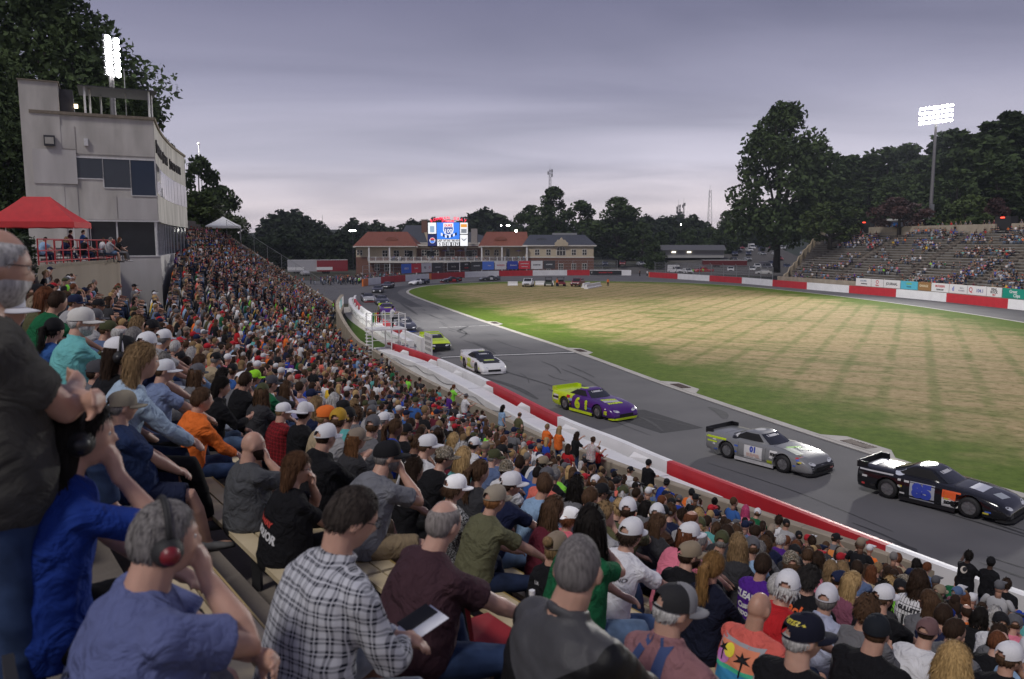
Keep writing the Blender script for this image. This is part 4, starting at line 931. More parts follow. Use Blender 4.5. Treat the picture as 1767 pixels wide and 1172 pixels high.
# ---------------------------------------------------------------- floodlight poles
def floodlight(px, yb, d, rows, cols, topz, z0, label, aim, w=3.4, rh=.95, tilt=0):
 x=(px-883.5)/1364*d;root=empty('floodlight_pole', (x, d, z0));tag(root, label, 'floodlight', 'stadium floodlight poles')
 Hh=topz-z0;MB().tube([(0, 0, 0), (0, 0, Hh*.5), (0, 0, Hh)], [.42, .32, .2], 10, False).obj('pole', mat('pole_grey', (.16, .155, .16), .5, .3), root)
 MB().box((.0, -.5, 5), (.7, .5, 3.2)).obj('control_box', M_steel, root)
 A=Vector((aim[0]-x, aim[1]-d));rz=math.atan2(A.y, A.x)+math.pi/2
 hd=empty('lamp_head', (0, 0, Hh), rz, root)
 q=MB()
 for r_ in range(rows):q.bb(-w/2-.3, w/2+.3, -.08, .08, -r_*rh-.28, -r_*rh-.14)
 q.bb(-.12, .12, -.1, .1, -rows*rh, .2);q.obj('crossarm', M_steel, hd)
 lens=None
 for r_ in range(rows):
  for c in range(cols):
   u=-w/2+w*c/(cols-1);z=-r_*rh+.12
   sh=MB();sh.tube([(0, .26, .05), (0, .05, 0), (0, -.2, -.1)], [.12, .28, .33], 9, False)
   if lens is None:
    lens=(sh.mesh('reflector', M_steel, True, True), MB().ell((0, -.24, -.115), (.3, .10, .29)).mesh('lens', M_lens))
   link('reflector', lens[0], hd, (u, -.1, z));link('lens', lens[1], hd, (u, -.1, z), sc=(1.2, 1, 1))
 return root, Vector((x, d, topz))
M_lens=mat('flood_lens_lit', (1, 1, 1), emit=(1, .985, .96), estr=60)
fl1, p1=floodlight(214, 0, 78, 6, 2, 28.2, 6.0, 'lit floodlight bank rising behind the concrete press box', (2, 66), 1.1, .62)
fl2, p2=floodlight(1597, 0, 168, 4, 8, 36.9, 10.5, 'lit floodlight bank on a tall pole behind the far stand', (-20, 90), 6.2, .98)
for nm, p, aim, pw in(('flood_beam', p1, (34, 100, 0), 190000), ('flood_beam', p2, (-2, 60, 0), 380000), ):
 l_=bpy.data.lights.new(nm, 'SPOT');l_.energy=pw;l_.spot_size=R(66 if p is p1 else 54);l_.spot_blend=1.0;l_.shadow_soft_size=3.0;l_.color=(1, .97, .92)
 o=bpy.data.objects.new(nm, l_);COL.objects.link(o);dv_=(Vector(aim)-p).normalized();o.location=p+dv_*1.6+Vector((0, 0, -1.5));o.rotation_euler=(-dv_).to_track_quat('Z', 'Y').to_euler()
def lamp_post(px, d, ztop, n, label):
 x=(px-883.5)/1364*d;root=empty('lamp_post', (x, d, 0));tag(root, label, 'lamp post');MB().tube([(0, 0, 0), (0, 0, ztop)], [.16, .09], 6, False).obj('pole', M_dsteel, root)
 MB().bb(-.9, .9, -.05, .05, ztop-.1, ztop).obj('crossarm', M_dsteel, root)
 for i in range(n):MB().ell(((i-(n-1)/2)*.8, -.2, ztop+.12), (.26, .16, .2), None, 8, 5).obj('bulb', M_bulb, root)
lamp_post(611, 262, 13.0, 3, 'lamp post with three lit heads left of the field house');lamp_post(877, 330, 16.2, 2, 'small lit lamp post above the slate roof');lamp_post(865, 330, 16.2, 1, 'single lit lamp among the dark trees above the slate roof');lamp_post(1262, 330, 14, 2, 'parking lot lamp post with two heads near the earth bank')
lamp_post(1172, 350, 17, 1, 'slim lamp post with an amber head among the far trees')
def mast(px, d, ytop, w, label, boxes=0, zb=0):
 x=(px-883.5)/1364*d;zt=CAMH+(420-ytop)/1364*d;root=empty('lattice_mast', (x, d, zb));tag(root, label, 'mast');q=MB();n_=14;zt-=zb
 for sx, sy in((-1, -1), (1, -1), (0, 1)):q.tube([(sx*w, sy*w, 0), (sx*w*.35, sy*w*.35, zt)], .14, 4, False)
 for i in range(n_):
  a, b=zt*i/n_, zt*(i+1)/n_;wa, wb_=w*(1-.65*i/n_), w*(1-.65*(i+1)/n_)
  q.tube([(-wa, -wa, a), (wb_, -wb_, b)], .09, 4, False);q.tube([(wa, -wa, a), (-wb_, -wb_, b)], .09, 4, False)
 q.obj('frame', M_dsteel, root);q=MB()
 for i in range(boxes):q.box((w*.8*(-1)**i, -w*.4, zt-1-i*1.3), (.7, .5, 2.2))
 if boxes:q.obj('antenna', M_dsteel, root)
 MB().tube([(0, 0, zt), (0, 0, zt+4)], .08, 4, False).obj('spike', M_dsteel, root)
mast(948, 520, 296, 1.6, 'thin aerial mast rising from the trees above the field house', 3)
mast(1220, 640, 330, 2.6, 'tall lattice mast left of the large tree');mast(1167, 560, 355, 1.4, 'short antenna mast among the far trees with panel aerials', 5);mast(1176, 590, 352, 1.0, 'slim antenna pole beside the panel mast', 2)
mast(560, 420, 385, 4.0, 'dark lattice pylon standing in the valley beyond the near stand')
# ---------------------------------------------------------------- trees
M_leaf=mat('leaf_dark', (.024, .041, .015), .8, scale=.35, col2=(.055, .085, .026), spec=.25);M_leafl=mat('leaf_mid', (.030, .050, .013), .8, scale=.3, col2=(.06, .085, .022), spec=.25);M_leafr=mat('leaf_russet', (.028, .010, .010), .8, scale=.4, col2=(.05, .018, .016));M_leafw=mat('leaf_blossom', (.06, .085, .03), .8, scale=.9, col2=(.32, .33, .27), thr=(.5, .6));M_bark=mat('bark', (.04, .032, .026), .95, var=.3, scale=3)
def crown_mesh(name, h, r, nleaf, lobes, seed, leafsz, m, shape='oak', base=.22):
 rg=np.random.default_rng(seed);rr=random.Random(seed);C_=[]
 for i in range(lobes):
  t=rr.random()**.85;z=h*(base+(1-base)*(.06+.86*t));prof=math.sin(math.pi*min(1, (.16+.84*t)))**.6 if shape=='oak' else(1.05-t)*.95
  a=rr.uniform(0, 6.283);q=r*prof*math.sqrt(rr.uniform(.15, 1))*.78;C_.append((q*math.cos(a), q*math.sin(a), z, r*rr.uniform(.16, .33)*(1 if shape=='oak' else .7)))
 C_.append((0, 0, h*.93, r*.2))
 C_=np.array(C_);w=C_[:, 3]**2;idx=rg.choice(len(C_), nleaf, p=w/w.sum());d=rg.normal(size=(nleaf, 3));d/=np.linalg.norm(d, axis=1)[:, None]
 rad=rg.uniform(.35, 1.08, nleaf)**.6;P=C_[idx, :3]+d*(C_[idx, 3]*rad)[:, None]*np.array([1, 1, .72 if shape=='oak' else .35])
 sz=leafsz*rg.uniform(.55, 1.35, nleaf);u=rg.normal(size=(nleaf, 3));u/=np.linalg.norm(u, axis=1)[:, None];v=np.cross(u, rg.normal(size=(nleaf, 3)));v/=np.linalg.norm(v, axis=1)[:, None]
 q=np.empty((nleaf, 4, 3));q[:, 0]=P-u*sz[:, None];q[:, 1]=P+v*sz[:, None]*.55;q[:, 2]=P+u*sz[:, None];q[:, 3]=P-v*sz[:, None]*.55
 me=bpy.data.meshes.new(name);me.vertices.add(nleaf*4);me.vertices.foreach_set('co', q.reshape(-1));me.loops.add(nleaf*4);me.loops.foreach_set('vertex_index', np.arange(nleaf*4, dtype=np.int32));me.polygons.add(nleaf);me.polygons.foreach_set('loop_start', np.arange(nleaf, dtype=np.int32)*4);me.polygons.foreach_set('loop_total', np.full(nleaf, 4, dtype=np.int32));me.update();me.validate();me.materials.append(m)
 return me, C_
def trunk_mesh(h, r, C_, seed, base=.22):
 rr=random.Random(seed+5);q=MB();tr=r*.055;q.tube([(0, 0, -1), (.1*tr, 0, h*base), (.3*tr, .2*tr, h*.55), (0, 0, h*.9)], [tr*1.3, tr, tr*.6, tr*.12], 8, False)
 for c in C_[:14]:
  z0=h*base*rr.uniform(.8, 1.3);e_=Vector(c[:3]);e_.z-=c[3]*.3;z0=min(z0+.25*e_.z, e_.z-.5);q.tube([(0, 0, z0), Vector((0, 0, z0)).lerp(e_, .5)+Vector((0, 0, h*.02)), e_], [tr*.5, tr*.32, tr*.1], 5, False)
 return q.mesh('trunk', M_bark, True, True)
TREES={}
def tree_kind(key, *a, **k):
 me, C_=crown_mesh('crown', *a, **k);TREES[key]=(me, trunk_mesh(a[0], a[1], C_, a[4], k.get('base', .22)), a[0], a[1])
tree_kind('big', 38, 13.5, 12500, 96, 11, .62, M_leaf, base=.08);tree_kind('oak', 26, 9, 5200, 60, 12, .62, M_leaf, base=.1);tree_kind('oak2', 24, 8, 4800, 52, 13, .60, M_leaf, base=.08);tree_kind('tall', 34, 8.5, 5600, 70, 14, .62, M_leaf, base=.1)
tree_kind('pine', 36, 7, 6000, 64, 15, .55, M_leaf, shape='pine', base=.18);tree_kind('bush', 7, 4.4, 3000, 30, 16, .34, M_leafl, base=.05);tree_kind('myrtle', 7, 4, 3000, 30, 17, .30, M_leafr, base=.3);tree_kind('blossom', 7, 4.2, 3200, 30, 18, .26, M_leafw, base=.1);tree_kind('near', 30, 11, 26000, 110, 19, .30, M_leaf, base=.12);tree_kind('lit', 9, 5, 4200, 34, 20, .36, M_leafl, base=.1)
tree_kind('far', 22, 9, 1500, 40, 21, 1.1, M_leaf, base=.02)
def tree(kind, px, d, ytop, label, group=None, zb=0, wide=1.0, rz=0, name='tree', cat='tree'):
 cm, tm, h, r=TREES[kind];x=(px-883.5)/1364*d;zt=CAMH+(420-ytop)/1364*d;s=(zt-zb)/h
 root=empty(name, (x, d, zb), rz);root.scale=(s*wide, s*wide, s);tag(root, label, cat, group);link('crown', cm, root);link('trunk', tm, root);return root
ORD='first second third fourth fifth sixth seventh eighth ninth tenth eleventh twelfth thirteenth fourteenth fifteenth sixteenth'.split()
tree('big', 1338, 192, 181, 'huge broad oak standing alone left of the far stand', zb=3, wide=1.0, rz=1.1)
TL=[('near', 95, 84, -28, 4, 1.15, .3, 'tall dark oak towering behind the stair tower'), ('near', -20, 72, 70, 4, 1.1, 2.0, 'dark tree filling the left edge behind the building'), ('near', 205, 96, 118, 4, .8, 4.0, 'round topped tree between the roof canopy and the lit floodlight'), ('oak', 262, 99, 165, 4, .62, 1, 'lower green tree showing right of the press box roof'), ('oak2', 352, 150, 268, 4, .75, 2, 'dark tree with open limbs right of the press box'), ('oak', 392, 170, 318, 4, .9, 5, 'rounded dark tree left of the white canopy'), ('lit', 345, 122, 338, 8.5, 1.5, 3, 'bright green leafy tree beside the press box end'), ('blossom', 383, 124, 352, 9, 1.1, 0, 'white blossoming shrub tree behind the white canopy')]
for k_, px, d, yt, zb, wd, rz, lab in TL:tree(k_, px, d, yt, lab, None, zb, wd, rz)
TM=[('tall', 955, 300, 321, 1.25, 0, 'tallest rounded tree right of the scoreboard'), ('oak', 915, 310, 352, 1.1, 1, 'smaller dark tree on the left shoulder of the tall rounded tree'), ('oak2', 1000, 315, 345, 1.2, 2, 'dark tree between the tall rounded tree and the wide one'), ('oak', 1065, 300, 338, 1.3, 3, 'wide dark tree behind the right end of the field house'), ('oak2', 1108, 290, 384, 1.3, 4, 'low spreading tree right of the field house'), ('oak', 1140, 300, 398, 1.1, 5, 'small tree before the parking lot, left of its lamps'), ('oak2', 1128, 252, 418, 1.4, 2.4, 'dark rounded bush tree beside the track gate'), ('oak', 1185, 330, 392, 1.2, .7, 'mid sized tree beyond the parked trucks'), ('oak2', 1222, 340, 390, 1.2, 1.7, 'dark tree behind the white lot building'), ('oak', 1250, 310, 362, .8, 2.7, 'narrow tree touching the left side of the huge oak')]
for k_, px, d, yt, wd, rz, lab in TM:tree(k_, px, d, yt, lab, 'trees beyond the track', 0, wd, rz)
rt=random.Random(5)
for i_, (px, yt)in enumerate([(1440, 285), (1475, 280), (1510, 285), (1545, 275), (1580, 268), (1615, 262), (1650, 250), (1690, 240), (1730, 230), (1765, 225)]):tree(['tall', 'oak', 'pine'][i_%3], px, 250, yt, 'dark tree deep in the wood, %s from the left of the back row'%ORD[i_], 'dark trees behind the far stand', 8, 1.7, i_);kinds=['tall', 'oak', 'pine', 'oak2', 'tall', 'pine']
TR=[(1420, 262), (1455, 268), (1490, 262), (1520, 255), (1552, 248), (1600, 240), (1628, 224), (1662, 232), (1690, 205), (1722, 188), (1752, 202), (1785, 196), (1830, 190), (1405, 300), (1475, 310), (1545, 300), (1640, 290), (1710, 280), (1770, 270)]
nm_=['first', 'second']
for i, (px, yt)in enumerate(TR):
 lab='dark wood tree behind the far stand, %s'%(['just right of the huge oak', 'next to the huge oak on its right', 'left of the russet tree', 'above the white ticket hut', 'left of the tall floodlight pole', 'right of the tall floodlight pole', 'a step right of the floodlight lamps', 'between the pole and the tall pines', 'first of the tall pines', 'highest pine on the skyline', 'beside the highest pine', 'at the right edge of view', 'beyond the right edge of view', 'low, behind the huge oak', 'low, above the first exit gate', 'low, behind the russet crown', 'low, right of the pole foot', 'low, under the highest pine', 'low, at the right edge'][i])
 k_='pine' if 7<i<13 and i!=10 else kinds[i%6];tree(k_, px, rt.uniform(196, 232)if i<13 else rt.uniform(176, 190), yt, lab, 'dark trees behind the far stand', 8, rt.uniform(1.15, 1.5)*(1.35 if k_=='pine' else 1), rt.uniform(0, 6))
tree('myrtle', 1545, 160, 345, 'russet leaved ornamental tree above the far stand', None, 10, 1.4, 1);tree('bush', 1660, 162, 340, 'round dark green tree right of the floodlight pole', None, 10, 1.35, 2);tree('myrtle', 1708, 165, 346, 'thin reddish ornamental tree near the right edge', None, 10, .7, 3);tree('bush', 1428, 170, 352, 'dark round tree at the left end of the far stand', None, 9, 1.5, 4)
def far_wood():
 rg=np.random.default_rng(4);cm=TREES['far'][0];n0=len(cm.vertices);co=np.empty(n0*3);cm.vertices.foreach_get('co', co);co=co.reshape(-1, 3);vs=[];count=0
 for i in range(330):
  d=rg.uniform(390, 640)if i<250 else rg.uniform(275, 390);px=rg.uniform(330, 1330)if i<250 else rg.uniform(380, 610);yt=(384 if i<250 else 408)+8*math.sin(px*.021)+7*math.sin(px*.057+1)+rg.normal()*6
  if rg.random()<.35:yt+=rg.uniform(10, 45)
  x=(px-883.5)/1364*d;zt=CAMH+(420-yt)/1364*d;s=max(.5, zt/22);a=rg.uniform(0, 6.28);c, s_=math.cos(a), math.sin(a);w=s*rg.uniform(.9, 1.5)
  vs.append(np.stack([(co[:, 0]*c-co[:, 1]*s_)*w+x, (co[:, 0]*s_+co[:, 1]*c)*w+d, co[:, 2]*s], 1));count+=1
 V=np.concatenate(vs);n=len(V)//4;me=bpy.data.meshes.new('far_wood');me.vertices.add(n*4);me.vertices.foreach_set('co', V.reshape(-1));me.loops.add(n*4);me.loops.foreach_set('vertex_index', np.arange(n*4, dtype=np.int32));me.polygons.add(n);me.polygons.foreach_set('loop_start', np.arange(n, dtype=np.int32)*4);me.polygons.foreach_set('loop_total', np.full(n, 4, dtype=np.int32));me.update();me.materials.append(mat('far_leaf', (.022, .033, .019), .9, scale=.05, col2=(.036, .05, .026), spec=.1))
 tag(link('far_wood', me), 'dark far wood along the horizon beyond the field house', 'wood', None, 'stuff')
far_wood()
hl=MB();xs=list(range(-900, 901, 60));vs=[]
for x in xs:
 for y, z in((330, -.1), (430, -.1), (600, 9), (820, 20)):vs.append((x, y+40*math.sin(x*.01), z+(3*math.sin(x*.013+y)if z>0 else 0)))
n4=4;hl.add(vs, [(i*4+j, (i+1)*4+j, (i+1)*4+j+1, i*4+j+1)for i in range(len(xs)-1)for j in range(3)])
tag(hl.obj('hills', mat('wooded_hill', (.018, .027, .014), .95, var=.4, scale=.05)), kind='structure')
def hedge():
 root=empty('hedge', (-18.6, 29.6, 7.7), R(66));tag(root, 'clipped dark green hedge with a flat top beside the terrace railing', 'hedge')
 rg=np.random.default_rng(9);n=9000;q=rg.uniform(-1, 1, (n, 3));f=rg.integers(0, 3, n);dims=np.array([3.3, 1.2, .72])
 m_=rg.random(n)<.85;ax=f;sg_=np.where(rg.random(n)<.5, -1, 1);q[np.arange(n)[m_], ax[m_]]=sg_[m_]*rg.uniform(.93, 1.02, m_.sum());P=q*dims+np.array([-3.2, 0, .8])
 u=rg.normal(size=(n, 3));u/=np.linalg.norm(u, axis=1)[:, None];v=np.cross(u, rg.normal(size=(n, 3)));v/=np.linalg.norm(v, axis=1)[:, None];s=.07*rg.uniform(.6, 1.4, n)[:, None]
 V=np.stack([P-u*s, P+v*s*.6, P+u*s, P-v*s*.6], 1).reshape(-1, 3)
 me=bpy.data.meshes.new('foliage');me.from_pydata(V.tolist(), [], [(4*i, 4*i+1, 4*i+2, 4*i+3)for i in range(n)]);me.materials.append(mat('hedge_leaf', (.014, .028, .008), .7, scale=1.5, col2=(.03, .055, .014)));link('foliage', me, root)
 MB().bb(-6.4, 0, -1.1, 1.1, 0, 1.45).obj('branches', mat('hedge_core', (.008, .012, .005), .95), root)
hedge()
p=far_pt(6, .6+FK*FD+4);hut=empty('hut', (p.x, p.y, far_z(FK)+.3), math.atan2(FU[6].y, FU[6].x)-math.pi/2);tag(hut, 'small white hut with a blue front on the crest of the far stand', 'hut')
MB().bb(-3.6, 3.6, 0, 2.5, 0, 2.3).obj('wall', mat('hut_wall', (.42, .43, .45), .7), hut);MB().bb(-3.2, .2, -.06, .0, .5, 1.9).obj('front', mat('hut_blue', (.04, .16, .45), .6), hut);MB().prism([(-.4, 2.3), (2.9, 2.3), (2.9, 2.45), (-.4, 2.7)], 'x', -3.9, 3.9).obj('roof', M_frame, hut)
# ---------------------------------------------------------------- parked vehicles and lot
def vehicle_mesh(kind):
 """returns list of (part name, mesh) with obj-colour body"""
 PR={'pickup':[(-2.7, .55), (-2.72, 1.02), (-.75, 1.05), (-.55, 1.72), (.55, 1.74), (1.25, 1.12), (2.55, 1.0), (2.75, .75), (2.72, .42), (-2.65, .42)], 'suv':[(-2.3, .45), (-2.35, 1.1), (-2.1, 1.68), (.5, 1.72), (1.2, 1.1), (2.2, .98), (2.38, .7), (2.3, .4), (-2.25, .4)], 'sedan':[(-2.3, .5), (-2.32, .95), (-1.7, 1.02), (-1.1, 1.42), (.3, 1.44), (1.15, .98), (2.15, .85), (2.32, .6), (2.25, .32), (-2.2, .32)], 'van':[(-2.9, .45), (-2.95, 2.5), (.9, 2.55), (1.0, 2.0), (1.6, 1.25), (2.5, 1.1), (2.7, .75), (2.65, .42), (-2.85, .42)]}[kind]
 w={'pickup':.98, 'suv':.95, 'sedan':.88, 'van':1.05}[kind];q=MB();rs=[]
 for s, sc, zz in((-1, .97, 0), (-1, 1, 0), (1, 1, 0), (1, .97, 0)):pass
 q.prism([(y, z)for y, z in PR], 'x', -w, w);body=q.mesh('body', M_paint, False, True)
 bm=bmesh.new();bm.from_mesh(body)
 for v in bm.verts:
  if v.co.z>1.2:v.co.x*=.86
 bmesh.ops.bevel(bm, geom=[e for e in bm.edges], offset=.05, segments=1, affect='EDGES');bm.to_mesh(body);bm.free()
 g=MB()
 if kind=='pickup':g.prism([(-.72, 1.12), (-.58, 1.6), (.5, 1.62), (1.0, 1.12)], 'x', -w*.95, w*.95);g.prism([(.62, 1.68), (1.2, 1.16), (1.22, 1.2), (.64, 1.7)], 'x', -.75, .75)
 elif kind=='suv':g.prism([(-2.0, 1.14), (-1.85, 1.58), (.42, 1.6), (.95, 1.14)], 'x', -w*.935, w*.935);g.prism([(.56, 1.68), (1.18, 1.13), (1.2, 1.17), (.58, 1.7)], 'x', -.74, .74)
 elif kind=='sedan':g.prism([(-1.4, 1.0), (-1.0, 1.34), (.22, 1.36), (.85, 1.0)], 'x', -w*.93, w*.93);g.prism([(.36, 1.42), (1.12, 1.0), (1.14, 1.04), (.38, 1.44)], 'x', -.68, .68)
 else:g.prism([(.2, 1.4), (.2, 1.95), (.92, 1.95), (1.35, 1.4)], 'x', -w*.96, w*.96);g.prism([(1.02, 2.0), (1.6, 1.3), (1.62, 1.33), (1.04, 2.03)], 'x', -.8, .8)
 wy={'pickup':1.75, 'suv':1.45, 'sedan':1.4, 'van':1.75}[kind];parts=[('body', body), ('window', g.mesh('window', M_pane, False, True))]
 wm=MB();wm.cyl((-.13, 0, 0), (.13, 0, 0), .37, None, 14);wh=wm.mesh('wheel', M_black, False, True)
 fr=MB();y1=PR[-3][0];fr.bb(-.5, .5, y1-.12, y1+.03, .55, .78);grille=fr.mesh('grille', M_dsteel, False, True)
 hl_=MB().bb(-.12, .12, -.05, .06, -.08, .08).mesh('headlight', mat('headlight', (.7, .7, .7), .2))
 return parts, wh, wy, w, grille, hl_, y1
M_paint=mat('car_paint', objcol=True, rough=.3, var=.04, spec=.6)
VK={k:vehicle_mesh(k)for k in('pickup', 'suv', 'sedan', 'van')}
def vehicle(kind, x, y, rz, col, label, name, cat, z=0, group=None, s=1.0):
 parts, wh, wy, w, gr, hl_, y1=VK[kind];root=empty(name, (x, y, z), rz);root.scale=(s, s, s);tag(root, label, cat, group)
 for n_, me in parts:link(n_, me, root, col=col)
 for sx in(-1, 1):
  for sy in(-1, 1):link('wheel', wh, root, (sx*(w-.12), sy*wy, .37))
  link('headlight', hl_, root, (sx*w*.74, y1-.05, .74))
 link('grille', gr, root);return root
vehicle('pickup', 3.4, 166, R(172), (.62, .63, .65), 'white pickup truck parked on the far edge of the infield', 'pickup_truck', 'pickup')
vehicle('suv', 13.8, 166.5, R(160), (.16, .012, .02), 'dark red and white suv parked beside the white barriers', 'parked_car', 'car')
def utv(x, y, rz, col, lab):
 root=empty('utility_vehicle', (x, y, 0), rz);tag(root, lab, 'utility vehicle', 'open sided utility vehicles on the infield');q=MB().prism([(-1.4, .5), (-1.4, 1.0), (.2, 1.0), (.4, .95), (1.3, .85), (1.45, .5)], 'x', -.75, .75);q.obj('body', M_paint, root, col=col)
 q=MB()
 for sx in(-.68, .68):q.tube([(sx, -1.0, 1.0), (sx, -.9, 1.85), (sx, .35, 1.85), (sx, .8, .95)], .04, 6, False)
 q.obj('roll_cage', M_dsteel, root);MB().bb(-.75, .75, -.95, .4, 1.86, 1.94).obj('roof', M_dsteel, root);MB().bb(-.6, .6, -.5, .1, .8, 1.35).obj('seat', M_black, root)
 wm=MB().cyl((-.14, 0, 0), (.14, 0, 0), .36, None, 12).mesh('wheel', M_black, False, True)
 for sx in(-.75, .75):
  for sy in(-.95, .95):link('wheel', wm, root, (sx, sy, .36))
utv(7.7, 167, R(175), (.03, .045, .022), 'dark green utility vehicle with roll cage on the infield');utv(10.3, 167, R(185), (.14, .012, .018), 'dark red utility vehicle with roll cage behind the orange vest marshal')
def plastic_block(x0, y0, x1, y1, lab, h=.95):
 d=Vector((x1-x0, y1-y0));root=empty('barrier', (x0, y0, 0), math.atan2(d.y, d.x));tag(root, lab, 'barrier', 'white plastic barriers parked on the infield');n_=max(1, round(d.length/2.4));l_=d.length/n_
 for i in range(n_):MB().prism([(-.4, .03), (-.4, .25), (-.22, .42), (-.17, h), (.17, h), (.22, .42), (.4, .25), (.4, .03)], 'x', i*l_+.03, (i+1)*l_-.03).obj('block', M_white, root)
plastic_block(14.6, 156, 18.4, 165.5, 'white plastic barrier run slanting toward the orange marshal');plastic_block(14.4, 160, 16.2, 165.8, 'shorter white plastic barrier beside the dark red suv');plastic_block(-.9, 168.5, 1.2, 168.8, 'white barrier half hidden left of the white pickup');plastic_block(5, 171, 9, 171.4, 'white barrier standing behind the utility vehicles')
lot=MB();lot.add([(30, 236, .03), (85, 214, .03), (100, 262, 2.2), (60, 274, 1.6), (26, 262, .6), (110, 330, 7.5), (46, 340, 6.5)], [(0, 1, 2, 3), (0, 3, 4), (3, 2, 5, 6)]);tag(lot.obj('parking_lot', mat('gravel_lot', (.06, .056, .052), .95, scale=.6, det=8, col2=(.10, .094, .088))), kind='structure')
def lotz(y):return max(.03, min(7, (y-240)*.073))
rv=random.Random(12);vc=[('white', (.55, .55, .57)), ('silver', (.3, .31, .33)), ('black', (.02, .02, .022)), ('dark red', (.2, .015, .02)), ('grey', (.12, .12, .13)), ('navy', (.02, .03, .08))]
vehicle('van', 49, 238, R(200), (.62, .62, .63), 'white box ambulance parked behind the catch fence', 'ambulance', 'ambulance');vehicle('pickup', 57.5, 238.5, R(110), (.42, .018, .02), 'red rescue pickup behind the catch fence', 'pickup_truck', 'pickup', s=1.15);vehicle('suv', 51.5, 233, R(186), (.6, .6, .6), 'white suv parked before the box ambulance', 'parked_car', 'car')
vehicle('pickup', 67, 243, R(165), (.5, .5, .52), 'white pickup right of the red rescue truck', 'pickup_truck', 'pickup', lotz(243));vehicle('suv', 74, 244, R(160), (.5, .51, .53), 'silver suv right of the white lot pickup', 'parked_car', 'car', lotz(244))
vehicle('sedan', 72, 227, R(80), (.55, .55, .55), 'white low car behind the curved fence', 'parked_car', 'car');vehicle('van', 80, 250, R(190), (.10, .10, .12), 'dark van at the foot of the earth bank', 'parked_van', 'van', lotz(250))
trl=empty('trailer', (69, 258, lotz(258)), R(-6));tag(trl, 'long dark red race trailer in the parking lot', 'trailer');MB().bb(-7, 7, -1.3, 1.3, .6, 2.2).obj('body', mat('trailer_red', (.11, .012, .016), .5), trl);MB().bb(-7.05, 7.05, -1.36, 1.36, 2.2, 2.3).obj('roof', M_frame, trl)
for x in(-3, -2):MB().cyl((x, -1.2, .45), (x, 1.2, .45), .45, None, 12).obj('wheel', M_black, trl)
lb=empty('lot_building', (66, 292, lotz(292)), R(-5));tag(lb, 'low white lot building with grey roof and lit front', 'building');MB().bb(-11, 11, -4, 4, 0, 2.8).obj('wall', mat('lot_wall', (.33, .33, .33), .8), lb);MB().prism([(-5.2, 2.7), (5.2, 2.7), (0, 4.6)], 'x', -11.6, 11.6).obj('roof', mat('lot_roof', (.09, .09, .10), .7), lb)
for x in(-7, -1.5):MB().bb(x-.7, x+.7, -4.3, -4.1, 1.9, 2.15).obj('lamp', mat('strip_glow', (1, .95, .8), emit=(1, .9, .7), estr=4), lb)
rows=[(262, 31, 88, 5.5), (300, 84, 112, 5.2), (316, 48, 100, 4.6), (327, 50, 112, 4.4), (279, 78, 108, 5.0), (338, 48, 118, 4.6), (252, 78, 92, 4.6)];ci=0
wh_=['nearest lot row', 'lot row by the white building', 'upper lot row', 'lot row under the skyline trees', 'lot row right of the white building', 'topmost lot row', 'lot row at the foot of the bank']
for ri, (y, xa, xb, st_)in enumerate(rows):
 x=xa
 while x<xb:
  if rv.random()<.75 and not(ri==0 and 58<x<82):
   nm, c=rv.choice(vc);k_=rv.choice(['pickup', 'suv', 'sedan', 'van' if ri in(3, 5)else 'suv']);vehicle(k_, x+rv.uniform(-.5, .5), y+rv.uniform(-1, 1), R(180+rv.uniform(-15, 15)), c, '%s %s, %s from the left in the %s'%(nm, {'pickup':'pickup', 'suv':'suv', 'sedan':'saloon', 'van':'van'}[k_], ORD[int((x-xa)/st_+.01)], wh_[ri]), 'parked_car', 'car', lotz(y), 'vehicles in the far parking lot');ci+=1
  x+=st_
for i, (x, y, c, lab)in enumerate([(-62, 236, (.4, .4, .42), 'pale race hauler left of the field house'), (-54, 238, (.25, .02, .03), 'red and white hauler next to the field house corner')]):
 t_=empty('trailer', (x, y, 0), R(20));tag(t_, lab, 'trailer');MB().bb(-4.5, 4.5, -1.3, 1.3, .7, 4.0).obj('body', M_paint, t_, col=c);MB().bb(-4.55, 4.55, -1.34, 1.34, 4.0, 4.12).obj('roof', M_frame, t_);MB().bb(-4.53, 0, -1.33, 1.33, 1.1, 2.0).obj('stripe', M_wpaint, t_)
 for xx in(-2.4, -1.3):MB().cyl((xx, -1.25, .48), (xx, 1.25, .48), .48, None, 12).obj('wheel', M_black, t_)
for i, (x, y, k_, c, lab)in enumerate([(-70, 225, 'pickup', (.02, .02, .02), 'black pickup in the dark pit lane left of the field house'), (-67, 215, 'suv', (.05, .05, .06), 'charcoal suv in the pit lane behind the standing crowd'), (-58, 222, 'sedan', (.35, .35, .37), 'silver saloon in the pit lane')]):vehicle(k_, x, y, R(30), c, lab, 'parked_car', 'car')
# ---------------------------------------------------------------- flag stand and small trackside things
fs=empty('flag_stand', (-9.6, 61.0, .05), R(24));tag(fs, 'white tubular flag stand above the start finish line', 'flag stand')
for x in(-1.5, 0, 1.1):
 for y in(-.9, .9):MB().tube([(x, y, 0), (x, y, 3.6)], .045, 6, False).obj('post', M_wpaint, fs)
MB().bb(-1.6, 1.2, -1, 1, 2.35, 2.45).obj('platform', M_wpaint, fs)
q=MB()
for z in(2.95, 3.55):
 q.tube([(-1.5, .9, z), (1.1, .9, z), (1.1, -.9, z), (-1.5, -.9, z)], .03, 5, False)
for z in(.8, 1.6):q.tube([(-1.5, -.9, z), (1.1, -.9, z)], .03, 5, False)
q.obj('rail', M_wpaint, fs);q=MB()
for i in range(9):q.bb(-1.9, -1.5, -.8, -.2, .25+i*.25, .28+i*.25)
q.obj('step', M_wpaint, fs)
